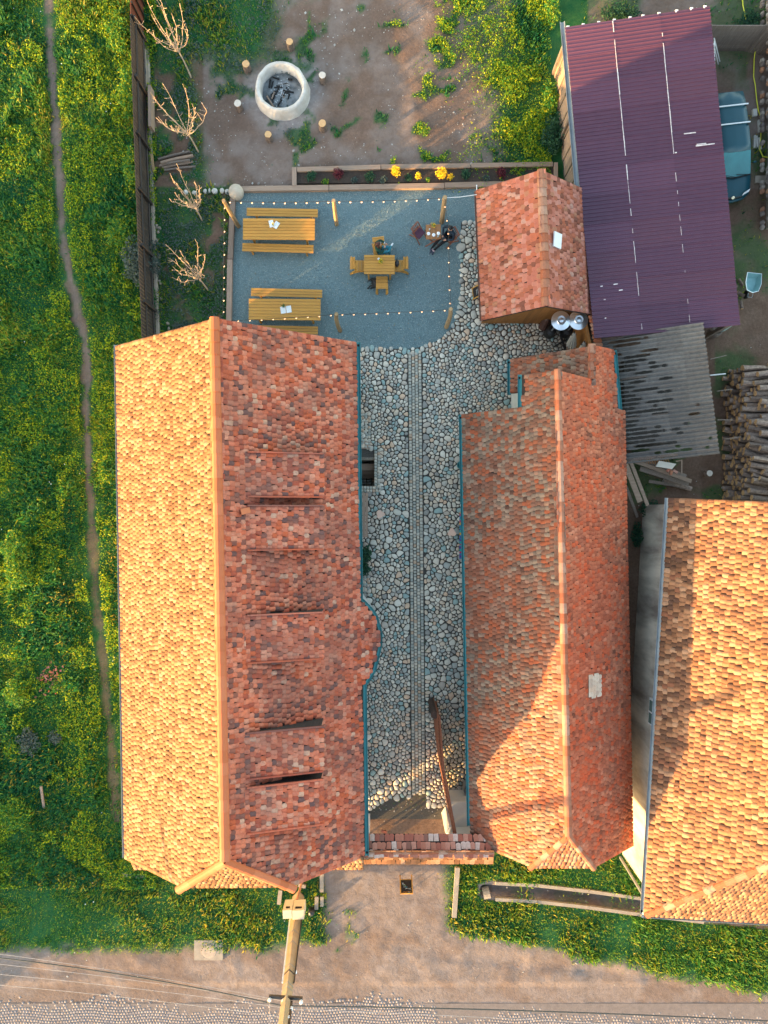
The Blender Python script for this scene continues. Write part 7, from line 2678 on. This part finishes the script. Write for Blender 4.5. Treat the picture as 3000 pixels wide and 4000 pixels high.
tag(one('door_frame', GREYWOOD, None, lambda b_: b_.bar(W(2662, 1800, .8), W(2662, 1850, .8), .06).bar(W(2640, 1802, .8), W(2664, 1798, .8), .05)), 'corner of a grey door frame sticking out of the heap', 'frame')
for i, (u, v) in enumerate(((2612, 1835), (2638, 1842), (2622, 1846))):
    o_ = one('loose_brick', TILE_SHED, None, lambda b_: b_.box((0, 0, 0), (.2, .1, .07), random.uniform(0, 3)), loc=W(u, v, .95))
    tag(o_, ['orange brick on the plank heap nearest the lean-to', 'orange brick on the plank heap beside the door frame', 'lower orange brick on the plank heap'][i], 'brick')
# wheelbarrow
wb = thing('wheelbarrow', 'teal metal wheelbarrow standing on end beyond the purple roof', 'wheelbarrow', W(2918, 1118, .3), R(-6))
one('tray', [mat('pale_teal_enamel', (0.22, 0.40, 0.40), (0.17, 0.33, 0.34), 4, .4)], wb, lambda b_: b_.add(
    [(-.30, .38, .55), (.30, .38, .55), (.33, -.05, .55), (.24, -.36, .55), (0, -.45, .55), (-.24, -.36, .55), (-.33, -.05, .55)]
    + [(-.20, .25, .30), (.20, .25, .30), (.21, -.05, .28), (.14, -.22, .28), (0, -.27, .28), (-.14, -.22, .28), (-.21, -.05, .28)],
    [tuple(range(7, 14))] + [(i, (i + 1) % 7, 7 + (i + 1) % 7, 7 + i) for i in range(7)]))
one('rim', CHROME, wb, lambda b_: b_.tube([(-.30, .38, .55), (.30, .38, .55), (.33, -.05, .55), (.24, -.36, .55), (0, -.45, .55), (-.24, -.36, .55), (-.33, -.05, .55), (-.30, .38, .55)], .012, 5))
one('front_hoop', ZINC, wb, lambda b_: b_.tube([(-.1, -.42, .4), (-.09, -.58, .35), (.09, -.58, .35), (.1, -.42, .4)], .014, 5))
one('wheel', RUBBER, wb, lambda b_: b_.tube([(-.04, -.36, 0), (.04, -.36, 0)], .18, 14))
for i, (u, v, a) in enumerate(((2885, 1090, 60), (2880, 1140, 30), (2893, 1175, 80), (2878, 1115, 120))):
    p = W(u, v, .3)
    tag(one('loose_log', [BARK, CUTWOOD], None, lambda b_: b_.tube([p, p + Vector((.35 * math.cos(R(a)), -.35 * math.sin(R(a)), 0))], .07, 8, 0, True, 1)),
        ['short log nearest the wheelbarrow handle end', 'short log under the purple roof edge by the wheelbarrow', 'orange-ended short log below the wheelbarrow', 'dark short log behind the wheelbarrow'][i], 'log')
tag(one('round_drum', OLDWOOD, None, lambda b_: b_.lathe([(.22, 0), (.24, .3), (.22, .6), (.18, .58), (0, .5)], n=16), True, loc=W(2780, 1304)), 'round open drum in the corner below the purple roof', 'drum')
tag(one('corner_post', mat('pale_teal_post', (0.35, 0.48, 0.47), None, 4, .6), None, lambda b_: b_.bar(W(2850, 1262, 3.0), W(2820, 1285, .1), .25, .3)), 'pale teal corner post under the purple roof', 'post')
tag(one('white_rod', WHITE, None, lambda b_: b_.tube([W(2774, 1466, 2.2), W(2834, 1460, 2.2)], .025, 6)), 'white rod sticking out from the lean-to towards the woodpile', 'rod')
for i, (u, v, v2) in enumerate(((2775, 1403, 1388), (2800, 1528, 1520), (2801, 1640, 1640), (2832, 1716, 1706))):
    tag(one('roof_lath', OLDWOOD, None, lambda b_: b_.bar(W(u, v, 2.4), W(u + 62, v2, 2.3), .03)), ['uppermost thin lath jutting from the lean-to', 'lath jutting from the lean-to at the white log', 'horizontal lath jutting from the middle of the lean-to', 'lowest lath jutting from the lean-to'][i], 'lath')
# plank gate and fence behind the car
pg = thing('plank_gate', 'grey gate of horizontal boards beyond the car', 'gate')
for i in range(8):
    z = .12 + i * .205
    one('board', OLDWOOD, pg, lambda b_: b_.bar((13.5, 19.93, z), (15.62, 19.93, z), .03, .19, up=(0, 1, 0)) if False else b_.box((14.5, 19.93 + i * .0, z), (2.2, .03, .19)))
pf = thing('leaning_board_fence', 'fence of upright grey boards between gate and ruined brick wall', 'fence')
for i in range(9):
    x_ = 15.65 + i * .145
    one('board', OLDWOOD, pf, lambda b_: b_.bar((x_, 19.9 - i * .03, 0), (x_ + .02, 19.95 - i * .03, 1.65), .14, .03))
ld = thing('ladder', 'white ladder standing beside the purple roof near the plank gate', 'ladder')
for s in (0, .35):
    one('stile', WHITE, ld, lambda b_: b_.bar(W(2812, 240, .2) + Vector((0, s * 0, 0)), W(2790, 150, 1.9), .04) if s == 0 else b_.bar(W(2806, 250, .2), W(2787, 170, 1.9), .04))
for i in range(6):
    a = W(2790, 160 + i * 14, 1.8 - i * .25)
    one('rung', WHITE, ld, lambda b_: b_.bar(a, a + Vector((.02, -.22, 0)), .03))
# ruined wall of brick and stone
rw = thing('ruined_wall', 'ruined wall of rough stones with orange brick courses beyond the car', 'wall')
RUBBLE = pieces_mat('wall_rubble', [(0, (0.22, 0.18, 0.16)), (.25, (0.30, 0.25, 0.22)), (.45, (0.40, 0.20, 0.12)), (.6, (0.18, 0.15, 0.14)), (.75, (0.36, 0.32, 0.28)), (.9, (0.46, 0.26, 0.15))], nscale=7, namount=.5)
BRICKS = pieces_mat('orange_brick', [(0, (0.48, 0.24, 0.13)), (.3, (0.54, 0.30, 0.17)), (.6, (0.42, 0.20, 0.11)), (.85, (0.58, 0.38, 0.24))], nscale=9, namount=.4)
one('core', CONCRETE, rw, lambda b_: b_.bar((16.75, 12.2, .75), (16.95, 23, .75), .5, 1.5))
y_ = 12.2
cnt = 0
while y_ < 22.4 and cnt < 290:
    for k_ in range(3):
        x_ = 16.30 + k_ * .22 + rs.uniform(-.04, .04) + .03 * math.sin(y_ * 2)
        z = 1.5 + rs.uniform(-.05, .1)
        if y_ > 16.5:
            o_ = one('brick', BRICKS, rw, lambda b_: b_.box((x_, y_, z + .12), (rs.uniform(.18, .25), .10, .09), rs.uniform(-.25, .25)))
        else:
            o_ = one('stone', RUBBLE, rw, lambda b_: b_.blob((x_, y_, z), (rs.uniform(.09, .15), rs.uniform(.07, .12), .12), 7, 4, 0, .15, cnt))
        cnt += 1
    for z in (.3, .8, 1.25):
        if rs.random() < .5 and cnt < 290:
            o_ = one('stone', RUBBLE, rw, lambda b_: b_.blob((16.2, y_, z), (.1, .12, .14), 7, 4, 0, .15, cnt))
            cnt += 1
    y_ += .125 if y_ > 16.5 else .19
HOSE = mat('yellow_hose', (0.62, 0.62, 0.05), (0.5, 0.52, 0.05), 4, .5)
tag(one('garden_hose', HOSE, None, lambda b_: b_.tube([W(u, v, .12 if v < 600 else .3) for u, v in ((2900, -40), (2902, 20), (2915, 80), (2918, 95), (2935, 160), (2950, 200), (2946, 230), (2944, 300), (2950, 330), (2956, 390), (2962, 430), (2975, 470), (2972, 530), (2968, 585), (2980, 612), (3010, 615))], .022, 6)), 'yellow hose snaking along the foot of the ruined wall', 'hose')
for i, (u, v, l_, w_, lab) in enumerate(((2949, 439, .3, .18, 'whitish block nearest the car roof bars'), (2969, 490, .5, .12, 'long pale block against the ruined wall'), (2948, 553, .55, .07, 'narrow pale block left of the twin blocks'),
                                        (2957, 553, .5, .07, 'narrow pale block right of the twin blocks'), (2969, 560, .5, .1, 'pale block wrapped by the yellow hose'), (2972, 700, .3, .5, 'flat grey paving slab below the car bonnet'))):
    p = W(u, v, .1)
    w2 = (w_, l_) if i < 5 else (.5, .3)
    tag(one('block', STONE_MATS[0] if i < 5 else CONCRETE, None, lambda b_: b_.box((0, 0, .06), (w2[0], w2[1], .12), random.uniform(-.15, .15)), loc=(p.x, p.y, 0)), lab, 'block')
# street houses and trees across the street and beyond the field: outside the picture, they cast the long shade

def leafy_tree(x, y, h, r_, label, seed):
    t = thing('orchard_tree', label, 'tree', (x, y, 0), 0, 'trees standing beyond the field')
    leaf_cloud('crown', t, (0, 0, h - r_ * .72), (r_, r_ * 1.1, r_ * .72), int(900 * r_ * r_), .16, LEAF_MID, seed)
    one('trunk', BARK, t, lambda b_: b_.tube([(0, 0, 0), (.05, 0, h * .4), (0, .05, h * .7)], [.16, .12, .06], 8))


for i, (x, y, h, r_) in enumerate([(-24, -3.0, 3.6, 1.9), (-25, .2, 3.8, 2.0), (-24.3, 3.2, 3.7, 1.9), (-26.5, 1.5, 4.0, 1.9), (-26, 5.8, 3.9, 1.7), (-24.5, -20.5, 3.4, 1.9), (-24, -23.6, 3.3, 1.7), (-25.5, -17.8, 3.2, 1.4)]):
    leafy_tree(x, y, h, r_, ['tree beyond the outer edge of the field, level with the farmhouse middle', 'broad tree beyond the field, level with the cellar stair', 'tree beyond the field, level with the farmhouse gable',
                             'tall tree standing behind the others beyond the field', 'tree beyond the field, level with the terrace',
                             'tree beyond the field, by the street lawn', 'lower tree at the street beyond the field', 'smallest tree beyond the field, near the street'][i], 400 + i)
